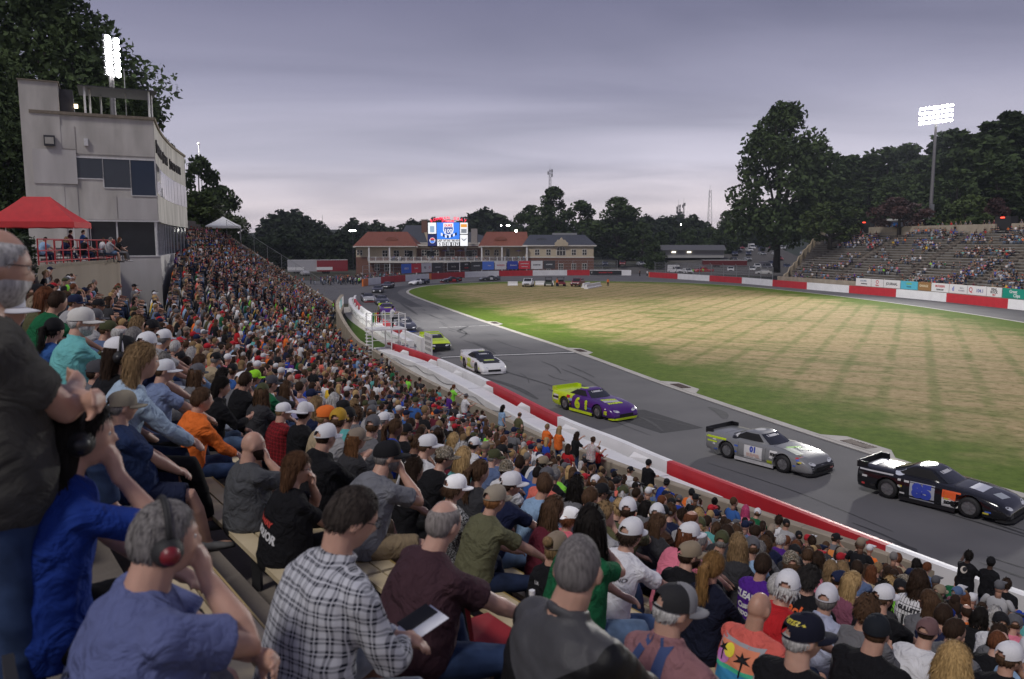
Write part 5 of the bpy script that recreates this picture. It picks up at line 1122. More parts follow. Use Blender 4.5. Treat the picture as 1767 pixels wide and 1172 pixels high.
for i, c in enumerate(((.02, .25, .06), (.6, .5, .05), (.5, .02, .03), (.02, .02, .02), (.6, .6, .6))):
 f_l=empty('flag', (-10.6+i*.12, 60.2+.25*i, 3.2), .3*i);tag(f_l, ['furled green flag hanging on the flag stand rail', 'furled yellow flag hanging on the flag stand rail', 'furled red flag hanging on the flag stand rail', 'furled black flag hanging on the flag stand rail', 'furled white flag hanging on the flag stand rail'][i], 'flag', 'flags racked on the flag stand')
 q=MB();q.rings([[(.0+.09*(1-t*.4)*math.cos(a*1.047), .09*(1-t*.4)*math.sin(a*1.047), .5-t)for a in range(6)]for t in(0, .2, .5, .8)]);q.obj('cloth', mat('flag_%d'%i, c, .8), f_l);MB().tube([(0, 0, -.4), (0, 0, .75)], .015, 5, False).obj('staff', M_dsteel, f_l)
gd=empty('gate_panel', (-7.1, 64.4, 0), math.atan2(-3.0, 1.2));tag(gd, 'white perforated steel panel closing the end of the far wall', 'gate');MB().bb(-.2, 1.9, -.04, .04, .1, 1.75).obj('sheet', M_wpaint, gd)
q=MB()
for i in range(7):
 for j in range(3):q.bb(.05+i*.26, .13+i*.26, -.05, .05, .35+j*.45, .6+j*.45)
q.obj('slot', M_black, gd)
def cone(x, y, lab, z=.06):
 r_=empty('traffic_cone', (x, y, z));tag(r_, lab, 'traffic cone', 'traffic cones behind the track wall');MB().cyl((0, 0, .03), (0, 0, .72), .15, .035, 12).obj('cone', M_orange, r_);MB().bb(-.2, .2, -.2, .2, 0, .035).obj('base', M_black, r_);MB().cyl((0, 0, .36), (0, 0, .5), .098, .078, 12).obj('band', M_wpaint, r_)
cone(-8.25, 61.9, 'orange traffic cone by the white panel');cone(-7.5, 60.6, 'orange traffic cone nearer the wall gap')
for i, (x, y)in enumerate(((-8.8, 63.2), (-8.0, 61.2), (-7.2, 59.9))):
 r_=empty('drum', (x-.4, y+.2, .06));tag(r_, ['white plastic drum left of the cones', 'white plastic drum between the cones', 'white plastic drum right of the cones'][i], 'drum', 'white drums behind the track wall');MB().cyl((0, 0, 0), (0, 0, 1.0), .3, None, 14).obj('shell', M_wpaint, r_);MB().cyl((0, 0, 1.0), (0, 0, 1.04), .27, None, 14).obj('lid', M_steel, r_)
M_rail=M_rpaint;rl=0
for a in AISLES[1:]:
 for k in range(1, 16, 4):
  if not row_hi(k+2, a):continue
  p0, p1_=fpt(a, row_o(k)+.1), fpt(a, row_o(k+1)+.3);z0, z1=row_z(k, a), row_z(k+1, a);rl+=1
  r_=empty('handrail', (*p0, z0));tag(r_, 'red stair rail, %s from the bottom in the %s stairway from the camera'%(ORD[(k-1)//4], ORD[AISLES.index(a)]), 'handrail', 'red stair rails of the near stand')
  MB().tube([(0, 0, 0), (0, 0, .95), (p1_.x-p0.x, p1_.y-p0.y, z1-z0+.95), (p1_.x-p0.x, p1_.y-p0.y, z1-z0)], .035, 6, False).obj('loop', M_rail, r_)
  q=MB().tube([(0, 0, .5), (p1_.x-p0.x, p1_.y-p0.y, z1-z0+.5)], .03, 6, False).obj('bar', M_rail, r_)
# ---------------------------------------------------------------- stock cars
def car_body():
 st=[(-2.46, .30, .90, .90), (-2.40, .24, .97, .97), (-2.1, .20, 1.0, 1.0), (-1.5, .16, .985, 1.0), (-.8, .15, .955, .99), (0, .15, .93, .985), (.7, .15, .90, .985), (1.3, .15, .845, .99), (1.8, .15, .76, .985), (2.15, .15, .66, .965), (2.38, .15, .53, .91), (2.50, .16, .40, .82), (2.53, .20, .32, .78)]
 q=MB();rs=[]
 for y, zb, zt, w in st:
  h=zt-zb;half=[(w*.93, zb), (w*.985, zb+h*.16), (w, zb+h*.45), (w*.975, zb+h*.78), (w*.93, zb+h*.93), (w*.84, zb+h*.985), (w*.45, zt+.012), (0, zt+.018)]
  rs.append([(x, y, z)for x, z in half]+[(-x, y, z)for x, z in reversed(half[:-1])])
 q.rings(rs);o=q.obj('tmp', M_black)
 c=MB()
 for sx in(-1, 1):
  for y in(-1.33, 1.34):c.cyl((sx*.58, y, .33), (sx*1.3, y, .33), .425, None, 20)
 co=c.obj('tmp2', M_black);m=o.modifiers.new('b', 'BOOLEAN');m.object=co;m.operation='DIFFERENCE';m.solver='EXACT'
 b=o.modifiers.new('bev', 'BEVEL');b.width=.012;b.segments=1;b.limit_method='ANGLE';b.angle_limit=R(40)
 me=bpy.data.meshes.new_from_object(o.evaluated_get(bpy.context.evaluated_depsgraph_get()));bpy.data.objects.remove(o);bpy.data.objects.remove(co)
 me.materials.clear();me.polygons.foreach_set('use_smooth', [True]*len(me.polygons));me.set_sharp_from_angle(angle=R(32));return me
GH=[(0, -1.75, .80, .85, .86), (.25, -1.42, .58, .80, .98), (.55, -1.02, .30, .71, 1.12), (.8, -.78, .09, .63, 1.22), (.93, -.66, -.03, .56, 1.262), (1.0, -.5, -.18, .42, 1.283)]
def gh_pt(t, a, o=0):
 for(t0, *A), (t1, *B)in zip(GH[:-1], GH[1:]):
  if t<=t1:f=(t-t0)/(t1-t0);r, fr, hw, z=[p+(q-p)*f for p, q in zip(A, B)];break
 ca, sa=math.cos(a), math.sin(a);ex=.55
 return Vector((math.copysign(abs(ca)**ex, ca)*(hw+o), (r+fr)/2+math.copysign(abs(sa)**ex, sa)*((fr-r)/2+o), z+o*.5))
def car_green():
 q=MB();rs=[[gh_pt(t, 2*math.pi*j/40)for j in range(40)]for t in(0, .25, .55, .8, .93, 1.0)];q.rings(rs);return q.mesh('roof', (), True, True)
def gh_panel(a0, a1, t0, t1, o=.012, na=8, ntt=4):
 q=MB();vs=[gh_pt(t0+(t1-t0)*j/ntt, R(a0+(a1-a0)*i/na), o)for i in range(na+1)for j in range(ntt+1)]
 return q.add(vs, [(i*(ntt+1)+j, (i+1)*(ntt+1)+j, (i+1)*(ntt+1)+j+1, i*(ntt+1)+j+1)for i in range(na)for j in range(ntt)])
CB, CG=car_body(), car_green();CG.set_sharp_from_angle(angle=R(40))
M_wind=mat('car_glass', (.02, .022, .028), .06, spec=.9, var=.1)
M_open=mat('cockpit_dark', (.008, .008, .009), .9)
WS=gh_panel(49, 131, .10, .80).mesh('windshield', M_wind, True);RW=gh_panel(236, 304, .30, .80).mesh('rear_window', M_wind, True)
SWR=gh_panel(-26, 33, .22, .80).mesh('side_window', M_open, True);SWL=gh_panel(147, 206, .22, .80).mesh('side_window', M_open, True)
tb=MB();prof=[(-.14, .23), (-.13, .32), (-.09, .345), (.09, .345), (.13, .32), (.14, .23)]
tb.rings([[(x, r_*math.cos(2*math.pi*j/22), r_*math.sin(2*math.pi*j/22))for j in range(22)]for x, r_ in prof], cap=False);TYRE=tb.mesh('tyre', M_black, True, True)
rb=MB();rb.cyl((-.10, 0, 0), (.10, 0, 0), .235, None, 18)
for j in range(8):a=j*math.pi/4;rb.box((.105, .12*math.cos(a), .12*math.sin(a)), (.03, .05, .16), rot=Matrix.Rotation(a-math.pi/2, 3, 'X'))
rb.cyl((.1, 0, 0), (.14, 0, 0), .06, None, 10);RIM=rb.mesh('rim', mat('wheel_rim', (.22, .22, .23), .35, .5), False, True)
SPL=MB().bb(-.86, .86, -2.44, -2.41, .94, 1.16).bb(-.875, -.855, -2.5, -2.1, .9, 1.14).bb(.855, .875, -2.5, -2.1, .9, 1.14).mesh('spoiler', (), False, True)
ad=MB();ad.prism([(-.86, 2.1), (-.86, 2.42), (-.6, 2.58), (.6, 2.58), (.86, 2.42), (.86, 2.1)], 'z', .07, .16);DAM=ad.mesh('air_dam', (), False, True)
GRL=MB().prism([(2.4, .22), (2.545, .22), (2.535, .36), (2.4, .38)], 'x', -.46, .46).mesh('grille', M_open, False, True)
SKR=MB().bb(-.965, -.93, -.92, .92, .07, .2).bb(.93, .965, -.92, .92, .07, .2).mesh('skirt', (), False, True)
def _bvh():
 vs=[v.co.copy()for v in CB.vertices];fs=[tuple(p.vertices)for p in CB.polygons];b=len(vs);vs+=[v.co.copy()for v in CG.vertices];fs+=[tuple(i+b for i in p.vertices)for p in CG.polygons];return BVHTree.FromPolygons(vs, fs)
CBVH=_bvh()
def project(me, M, direc, bvh, lift=.006, maxd=3, sub=0):
 """lay a flat outline on a surface: M places it, direc is the sight direction"""
 bm=bmesh.new();bm.from_mesh(me);bm.transform(M)
 if sub:bmesh.ops.subdivide_edges(bm, edges=bm.edges[:], cuts=sub, use_grid_fill=True)
 bmesh.ops.triangulate(bm, faces=bm.faces[:])
 dead=[]
 for v in bm.verts:
  h=bvh.ray_cast(v.co, direc, maxd)
  if h[0]is None:dead.append(v);continue
  v.co=h[0]-direc*lift
 bmesh.ops.delete(bm, geom=dead, context='VERTS');out_=bpy.data.meshes.new(me.name);bm.to_mesh(out_);bm.free();return out_
def rect_mesh(w, h, n=5):
 q=MB();vs=[(-w/2+w*i/n, -h/2+h*j/n, 0)for i in range(n+1)for j in range(n+1)];return q.add(vs, [(i*(n+1)+j, (i+1)*(n+1)+j, (i+1)*(n+1)+j+1, i*(n+1)+j+1)for i in range(n)for j in range(n)]).mesh('decal')
def disc_mesh(rx, ry, n=20):
 return MB().add([(0, 0, 0)]+[(rx*math.cos(2*math.pi*i/n), ry*math.sin(2*math.pi*i/n), 0)for i in range(n)], [(0, i+1, (i+1)%n+1)for i in range(n)]).mesh('decal')
RX=Matrix.Rotation(R(90), 4, 'X')
def side_M(y, z, side=1, rot=0):return Matrix.Translation((side*2.2, y, z))@Matrix.Rotation(R(90)*side, 4, 'Z')@RX@Matrix.Rotation(R(rot), 4, 'Z')
def top_M(x, y, rot=180):return Matrix.Translation((x, y, 2.2))@Matrix.Rotation(R(rot), 4, 'Z')
def two_tone(name, ca, cb, c, ky=1.0, kz=0, wob=.0, rough=.28, kx=0):
 if name in MATS:return MATS[name]
 m=bpy.data.materials.new(name);m.use_nodes=True;n=m.node_tree.nodes;l=m.node_tree.links;b=n['Principled BSDF'];MATS[name]=m;b.inputs['Roughness'].default_value=rough;b.inputs['Coat Weight'].default_value=.4;b.inputs['Coat Roughness'].default_value=.08
 t=n.new('ShaderNodeTexCoord');d=n.new('ShaderNodeVectorMath');d.operation='DOT_PRODUCT';d.inputs[1].default_value=(kx, ky, kz);l.new(t.outputs['Object'], d.inputs[0])
 nz=n.new('ShaderNodeTexNoise');nz.inputs['Scale'].default_value=2.5;l.new(t.outputs['Object'], nz.inputs['Vector']);mm=n.new('ShaderNodeMath');mm.operation='MULTIPLY_ADD';l.new(nz.outputs['Fac'], mm.inputs[0]);mm.inputs[1].default_value=wob;l.new(d.outputs['Value'], mm.inputs[2])
 mr=n.new('ShaderNodeMapRange');l.new(mm.outputs[0], mr.inputs['Value']);mr.inputs['From Min'].default_value=c-.015;mr.inputs['From Max'].default_value=c+.015
 mx=n.new('ShaderNodeMixRGB');l.new(mr.outputs[0], mx.inputs[0]);mx.inputs[1].default_value=(*ca, 1);mx.inputs[2].default_value=(*cb, 1);l.new(mx.outputs[0], b.inputs['Base Color']);return m
YEL, PUR, GRY, BLK, WHT, NVY=(.52, .68, .015), (.065, .012, .17), (.205, .21, .215), (.008, .008, .010), (.72, .72, .73), (.015, .02, .06)
def ink(col, rough=.4, emit=None):return mat('print_%d_%d_%d'%tuple(int(c*200)for c in col), col, rough, var=.02)
def stock_car(x, y, dirdeg, paint, label, roof=None, spoiler=None, dam=None, skirt=None, decals=(), lights=True, group='race cars on the track', glass=None):
 root=empty('race_car', (x, y, .012), R(dirdeg-90));tag(root, label, 'race car', group)
 b=link('body', CB, root);
 def setm(o, m):
  if not o.data.materials:o.data.materials.append(None)
  o.material_slots[0].link='OBJECT';o.material_slots[0].material=m
 setm(b, paint);g=link('roof', CG, root);setm(g, roof or paint)
 for nm, me in(('windshield', WS), ('rear_window', RW), ('side_window', SWR), ('side_window', SWL), ('grille', GRL)):link(nm, me, root)
 for nm, me, m in(('spoiler', SPL, spoiler or paint), ('air_dam', DAM, dam or M_black), ('skirt', SKR, skirt or M_black)):setm(link(nm, me, root), m)
 for sx in(-1, 1):
  for yy in(-1.33, 1.34):
   w=link('wheel', TYRE, root, (sx*.845, yy, .345));w.rotation_euler=(0, 0, 0 if sx>0 else math.pi);link('rim', RIM, w)
 if lights:
  for sx in(-1, 1):
   me=project(disc_mesh(.17, .055), Matrix.Translation((sx*.58, 3.2, .50))@Matrix.Rotation(R(180), 4, 'Z')@RX@Matrix.Rotation(R(-12*sx), 4, 'Z'), Vector((0, -1, 0)), CBVH);me.materials.append(mat('lamp_decal', (.6, .62, .66), .25));link('headlight', me, root)
 rs_=random.Random(int(x*10));decals=list(decals)
 if y<90:
  for q_ in range(12):decals.append(('r', ('s', rs_.choice([rs_.uniform(.62, .9), rs_.uniform(-.95, -.66), rs_.uniform(1.85, 2.1), rs_.uniform(-2.2, -1.85)]), rs_.uniform(.28, .78)), ink(rs_.choice([(.6, .6, .6), (.5, .05, .05), (.05, .12, .5), (.6, .5, .05), (.02, .02, .02), (.6, .6, .6)])), (rs_.uniform(.10, .2), rs_.uniform(.05, .08))))
 if y<90:
  for p_, sz in((('t', 0, .74), (1.3, .012)), (('t', .66, 1.5), (.012, 1.5)), (('t', -.66, 1.5), (.012, 1.5)), (('t', 0, -1.62), (1.3, .012)), (('s', .56, .55), (.010, .55)), (('s', -.74, .55), (.010, .55)), (('s', 0, .30), (1.3, .010))):decals.append(('r', p_, M_open, sz))
  decals.append(('r', ('n', 0, 1.165, 0, .02), ink((.5, .5, .52)), (.72, .06)))
 for d in decals:
  kind, place, m=d[0], d[1], d[2]
  src=text_mesh(d[3], d[4], 0, bold=d[5]if len(d)>5 else .02, shear=d[6]if len(d)>6 else 0)if kind=='t' else(rect_mesh(*d[3])if kind=='r' else disc_mesh(*d[3]))
  if place[0]=='s':M, dr=side_M(place[1], place[2], 1, place[3]if len(place)>3 else 0), Vector((-1, 0, 0))
  elif place[0]=='l':M, dr=side_M(place[1], place[2], -1), Vector((1, 0, 0))
  elif place[0]=='n':M, dr=Matrix.Translation((place[1], 3.4, place[2]))@Matrix.Rotation(R(180), 4, 'Z')@RX, Vector((0, -1, 0))
  else:M, dr=top_M(place[1], place[2], place[3]if len(place)>3 else 180), Vector((0, 0, -1))
  lift=.006+(.005 if kind=='t' else 0)+(place[4]if len(place)>4 else 0)
  me=project(src, M, dr, CBVH, lift, 4, 1 if kind=='t' else 0);me.materials.clear();me.materials.append(m);link('lettering' if kind=='t' else 'decal', me, root)
 return root
P6=two_tone('paint_yellow_purple', YEL, PUR, -.72, 1.0, -.35, .5)
iy, ip, iw, ib, ir, io, ibl, ign=ink(YEL), ink((.05, .01, .14)), ink((.66, .66, .66)), ink((.012, .012, .014)), ink((.5, .02, .03)), ink((.75, .12, .03)), ink((.04, .07, .42)), ink((.22, .55, .04))
stock_car(4.4, 41.7, -55, P6, 'fluorescent yellow and purple stock car numbered 6 with yellow spoiler', spoiler=two_tone('p_yel', YEL, YEL, 0), skirt=mat('skirt_yel', YEL, .4), dam=mat('skirt_yel', YEL, .4), decals=[('t', ('s', -.22, .55), iy, '6', .78, .05), ('t', ('s', .48, .66), iy, '8', .34, .03), ('t', ('s', .48, .42), iy, '0', .30, .03), ('r', ('s', -2.05, .62), iw, (.42, .3)), ('t', ('s', -2.05, .62), ib, 'HOOSIER', .12), ('r', ('s', -.95, .42), ib, (.5, .42)), ('r', ('s', -1.0, .80), ir, (.28, .16)), ('r', ('s', -.82, .66), ink((.3, .35, .6)), (.3, .14)), ('r', ('t', .12, 1.45, 168), ink((.45, .43, .5)), (.9, .34)), ('t', ('t', .1, 1.28, 168), iy, 'SMITH', .30, .03), ('t', ('t', .1, 1.78, 176), iy, 'RACING', .24, .02), ('d', ('t', .3, -.35), iy, (.2, .2)), ('t', ('s', 1.98, .38), iy, '16', .24)])
PG=two_tone('paint_grey', GRY, GRY, 9)
stock_car(10.6, 32.0, -52.5, PG, 'flat grey stock car with green hood stripes and black nose', spoiler=mat('spoiler_black', BLK, .4), skirt=mat('skirt_pale', (.45, .45, .46), .5), decals=[('r', ('s', -1.88, .80), iy, (1.05, .09)), ('r', ('s', -2.06, .62), iy, (.5, .06)), ('r', ('s', -.02, .52), iw, (.85, .52)), ('t', ('s', -.02, .63), ibl, '01', .3), ('t', ('s', -.02, .40), ink((.6, .45, .4)), 'BURGER', .16), ('r', ('s', .92, .62), iw, (.34, .32)), ('t', ('s', .92, .62), ib, 'FOX', .14), ('r', ('s', .84, .30), ink((.35, .42, .03)), (.4, .13)), ('d', ('s', -.98, 1.04), ib, (.24, .13)), ('t', ('s', -.98, 1.04, 0, .01), iw, '99', .17), ('r', ('t', .05, 1.25, 160), ign, (.7, .16)), ('r', ('t', -.25, 1.62, 150), ink((.30, .38, .28)), (.75, .22)), ('r', ('t', .45, 1.5, 170), ink((.38, .42, .36)), (.4, .7)), ('d', ('t', 0, -.36), ink((.5, .5, .5)), (.28, .2)), ('r', ('n', 0, .30), ib, (1.5, .34)), ('t', ('t', .0, .62, 180), ir, '', .2), ('r', ('n', -.5, .2), ink((.5, .2, .18)), (.6, .14))])
PB=two_tone('paint_black', BLK, BLK, 9, rough=.15)
stock_car(14.9, 26.8, -50, PB, 'glossy black stock car with orange and white door panel', spoiler=mat('spoiler_black', BLK, .4), skirt=ib, decals=[('r', ('s', -.15, .50), ink((.38, .40, .46)), (.82, .62)), ('t', ('s', -.15, .50), ibl, '85', .62, .05), ('r', ('s', .86, .62), io, (.72, .30)), ('r', ('s', .86, .36), iw, (.72, .30)), ('t', ('s', .86, .36), ib, 'ROOFING', .12), ('d', ('s', -.98, 1.03), ink((.55, .58, .66)), (.2, .12)), ('r', ('t', .0, 1.35), ink((.38, .40, .50)), (.85, .42)), ('r', ('t', .05, 2.0, 170), ink((.30, .33, .37)), (.5, .3)), ('d', ('t', -.1, -.36), ink((.3, .42, .36)), (.36, .26)), ('r', ('t', .0, -2.1), ink((.42, .43, .46)), (1.1, .28)), ('r', ('s', -1.75, .88), ink((.5, .5, .52)), (1.2, .05))])
PW=two_tone('paint_white', WHT, WHT, 9)
PH=mat('roof_black', (.012, .012, .016), .3)
stock_car(-2.1, 56.1, -69, PW, 'white stock car with black hood and fluorescent yellow number 22', roof=PH, decals=[('t', ('s', -.2, .55), iy, '22', .72, .05), ('r', ('s', -1.95, .6), iy, (.55, .3)), ('r', ('s', -.2, .24), iy, (1.5, .1)), ('r', ('t', 0, 1.15), ib, (1.5, 1.0, 8)), ('r', ('t', 0, 1.8), ib, (1.2, .34, 8)), ('r', ('t', 0, 1.35, 180, .006), ink((.4, .42, .3)), (.72, .34)), ('t', ('t', 0, 1.35, 180, .01), iy, 'MOTORS', .18), ('t', ('t', .0, -.36), iy, '22', .42, .03), ('d', ('s', 1.98, .40), iy, (.11, .1))], spoiler=PW, skirt=PW, dam=PW)
PY=two_tone('paint_yellow', BLK, YEL, .02, -.25, .62, .0)
PY2=two_tone('paint_yellow_nose', YEL, BLK, 1.60, 1.0, -1.0, 0)
stock_car(-6.7, 68.0, -73, PY2, 'fluorescent yellow stock car with black nose beside the wall opening', roof=two_tone('roof_yel', YEL, BLK, .15, -1, 0), decals=[('t', ('s', -.2, .55), ib, '3', .7, .05), ('t', ('t', 0, 1.45), ink((.3, .38, .02)), 'MASONRY', .2), ('d', ('n', .62, .26), iy, (.09, .09))])
PD=two_tone('paint_navy', (.022, .024, .035), (.03, .032, .045), 0);
stock_car(-11.2, 82.0, -74, PD, 'dark blue black stock car with white hood print near the flag stand', dam=mat('dam_blue', (.03, .08, .35), .4), decals=[('t', ('t', 0, 1.5), ink((.4, .4, .42)), 'GLASS', .32), ('t', ('s', -.2, .55), iw, '40', .66, .04), ('r', ('s', 1.7, .5), iw, (.3, .2))])
stock_car(-16.2, 102, -76, two_tone('paint_purple_front', YEL, PUR, -1.05, 1.0, -.2, .5), 'second purple and yellow stock car entering the straight', decals=[('r', ('t', 0, 1.4), ink((.45, .5, .06)), (.9, .4)), ('t', ('s', -.2, .55), iy, '69', .66, .04)], dam=mat('skirt_yel', YEL, .4))
stock_car(-19.4, 117.5, -77, PD, 'dark stock car on the inside just behind the purple one', decals=[('r', ('t', 0, 1.4), ink((.2, .2, .22)), (.8, .4)), ('t', ('s', -.2, .55), iw, '12', .6, .04)])
stock_car(-22.4, 123, -74, two_tone('paint_black_white', BLK, (.35, .35, .36), 1.5), 'black stock car with white nose print and red splitter running at the wall', dam=mat('dam_red', (.4, .03, .03), .4), decals=[('d', ('t', 0, 1.5), iw, (.7, .2))])
stock_car(-24.8, 146, -84, two_tone('paint_dark_a', (.02, .02, .024), (.02, .02, .024), 9), 'black stock car with pale bumper leading its pair out of the turn', decals=[('r', ('n', .55, .35), iw, (.3, .14)), ('r', ('n', -.55, .35), iw, (.3, .14))])
stock_car(-25.2, 160, -96, two_tone('paint_dark_b', (.028, .026, .032), (.028, .026, .032), 9), 'dark stock car following close behind the pale bumpered one', decals=[('t', ('s', -.2, .55), ink((.4, .1, .12)), '7', .6, .04)])
stock_car(-20.4, 174, -128, two_tone('paint_white_black', (.03, .035, .06), WHT, .1, 1, 0), 'white nosed stock car in the middle of the far turn', decals=[('t', ('l', -.2, .55), iw, '8', .6, .04)])
stock_car(-14.2, 184, -146, two_tone('paint_black_red', BLK, BLK, 9), 'black stock car with red panels in the far turn', dam=mat('dam_red', (.4, .03, .03), .4), skirt=mat('dam_red', (.4, .03, .03), .4), decals=[('r', ('l', -.3, .55), ir, (.9, .4)), ('r', ('l', -1.8, .6), ir, (.5, .25))])
stock_car(-5.4, 191.5, -163, two_tone('paint_charcoal', (.05, .055, .065), (.02, .02, .025), .2), 'charcoal stock car last in line before the white pickup', decals=[('t', ('l', -.2, .55), iw, '53', .6, .04)])
# ---------------------------------------------------------------- people: figure builder
def sm(a, b, x):t=max(0., min(1., (x-a)/(b-a)));return t*t*(3-2*t)
def head_pt(d):
 x, y, z=.074*d.x, .097*d.y, .118*d.z
 lo=max(0., -d.z);x*=1-.27*lo**1.3
 if d.y<0:y*=1-.32*sm(.05, .8, -d.z);y*=1.03
 else:
  f=sm(0, .35, d.y);ax=abs(d.x)
  y+=f*(.025*math.exp(-(d.x/.13)**2-((d.z+.16)/.19)**2)+.016*math.exp(-(d.x/.32)**2-((d.z+.80)/.17)**2)+.006*math.exp(-((d.z-.25)/.10)**2)-.010*math.exp(-((ax-.35)/.17)**2-((d.z-.06)/.12)**2)+.006*math.exp(-(d.x/.26)**2-((d.z+.47)/.06)**2)-.004*math.exp(-(d.x/.3)**2-((d.z+.55)/.04)**2))
  x+=math.copysign(.004, d.x)*f*math.exp(-((ax-.62)/.2)**2-((d.z+.2)/.2)**2)if ax>.05 else 0
 return Vector((x, y, z))
HLINE=[(0, .56), (35, .50), (58, .36), (74, .08), (88, -.20), (102, -.16), (125, -.50), (180, -.60)]
def hair_m(d, style):
 a=math.degrees(math.atan2(abs(d.x), d.y))
 for(a0, v0), (a1, v1)in zip(HLINE[:-1], HLINE[1:]):
  if a<=a1:ln=v0+(v1-v0)*(a-a0)/(a1-a0);break
 m=d.z-ln
 if style=='balding':m=min(m, (.66-d.z)+.35*max(0, -d.y-.3)*0)
 elif style=='receding':m=min(m, max(.55-d.z, -d.y-.05+abs(d.x)*.4))
 return m
def ik(a, b, l1, l2, pole):
 v=b-a;L_=min(v.length, (l1+l2)*.998);u=v.normalized();b=a+u*L_;c=(l1*l1+L_*L_-l2*l2)/(2*L_);h=math.sqrt(max(0, l1*l1-c*c));p=pole-u*pole.dot(u);p=p.normalized()if p.length>1e-4 else u.orthogonal();return a+u*c+p*h, b
def add_hand(q, w, dr, palm, side, curl=.5, s=1.0):
 dr=dr.normalized();palm=(palm-dr*palm.dot(dr)).normalized();ac=dr.cross(palm).normalized()*side
 q.tube([w-dr*.02, w+dr*.02, w+dr*.055*s, w+dr*.085*s], [.027, .029, .033, .028], 8)
 for i in range(4):
  u=(.030-.0205*i)*s;sp=(1.5-i)*.07;b=w+dr*(.088-.004*abs(i-1))*s+ac*u;d=(dr+ac*sp*(1-curl*.6)).normalized();ln=(.070, .078, .073, .058)[i]*s;pts=[w+dr*.03+ac*u*.7, b];a=curl*.55
  for sg in(.45, .31, .24):
   dd=(d*math.cos(a)+palm*math.sin(a));b=b+dd*ln*sg*(1.0);pts.append(b);a+=curl*.95
  q.tube(pts, [.012, .0105, .0092, .0082, .0072], 7)
 t0=w+dr*.022*s+ac*.024;q.tube([w+dr*.01, t0, t0+(dr*.62+ac*.62+palm*.3).normalized()*.042*s, t0+(dr*.62+ac*.62+palm*.3).normalized()*.042*s+(dr*.85+ac*.1+palm*.45).normalized()*.034*s], [.017, .0155, .012, .0095], 7)
ARMS={'thigh':((.17, .38, -.40), (.5, -.5, -.2), (0, 0, -1), (0, 1, -.1)), 'lap':((.04, .34, -.40), (.7, -.3, 0), (0, -.3, -1), (-.9, .4, 0)), 'cross':((-.13, .20, -.22), (.8, .15, -.5), (0, -1, 0), (-1, .15, .1)), 'chin':((.03, .20, .045), (.45, .5, -.8), (-.3, -.6, .5), (-.35, .1, .9)), 'phone':((.05, .33, -.25), (.6, -.3, -.5), (0, -.6, .8), (-.2, .8, .4)), 'side':((.30, .02, -.48), (.3, -1, 0), (0, 0, -1), (0, .8, -.6)), 'hang':((.26, .03, -.53), (.2, -1, 0), (-1, 0, 0), (0, .12, -1)), 'write':((.03, .27, -.37), (.7, -.3, -.3), (0, -.4, -1), (-.5, .8, -.1)), 'rail':((.24, .36, -.16), (.5, -.3, -.6), (0, 0, -1), (-.2, 1, 0)), 'point':((.28, .50, .02), (.5, 0, -1), (0, 0, -1), (.1, 1, .05)), 'up':((.24, .26, .42), (.7, -.2, -.2), (0, 1, 0), (0, .2, 1)), 'knee':((.17, .46, -.37), (.6, -.2, .1), (0, 0, -1), (-.5, .6, -.5)), 'hug':((-.06, .26, -.30), (.8, .1, -.4), (0, -1, 0), (-1, .2, 0)), 'hip':((.22, -.02, -.40), (1, -.3, 0), (-.3, 0, -1), (-.5, .6, -.5))}
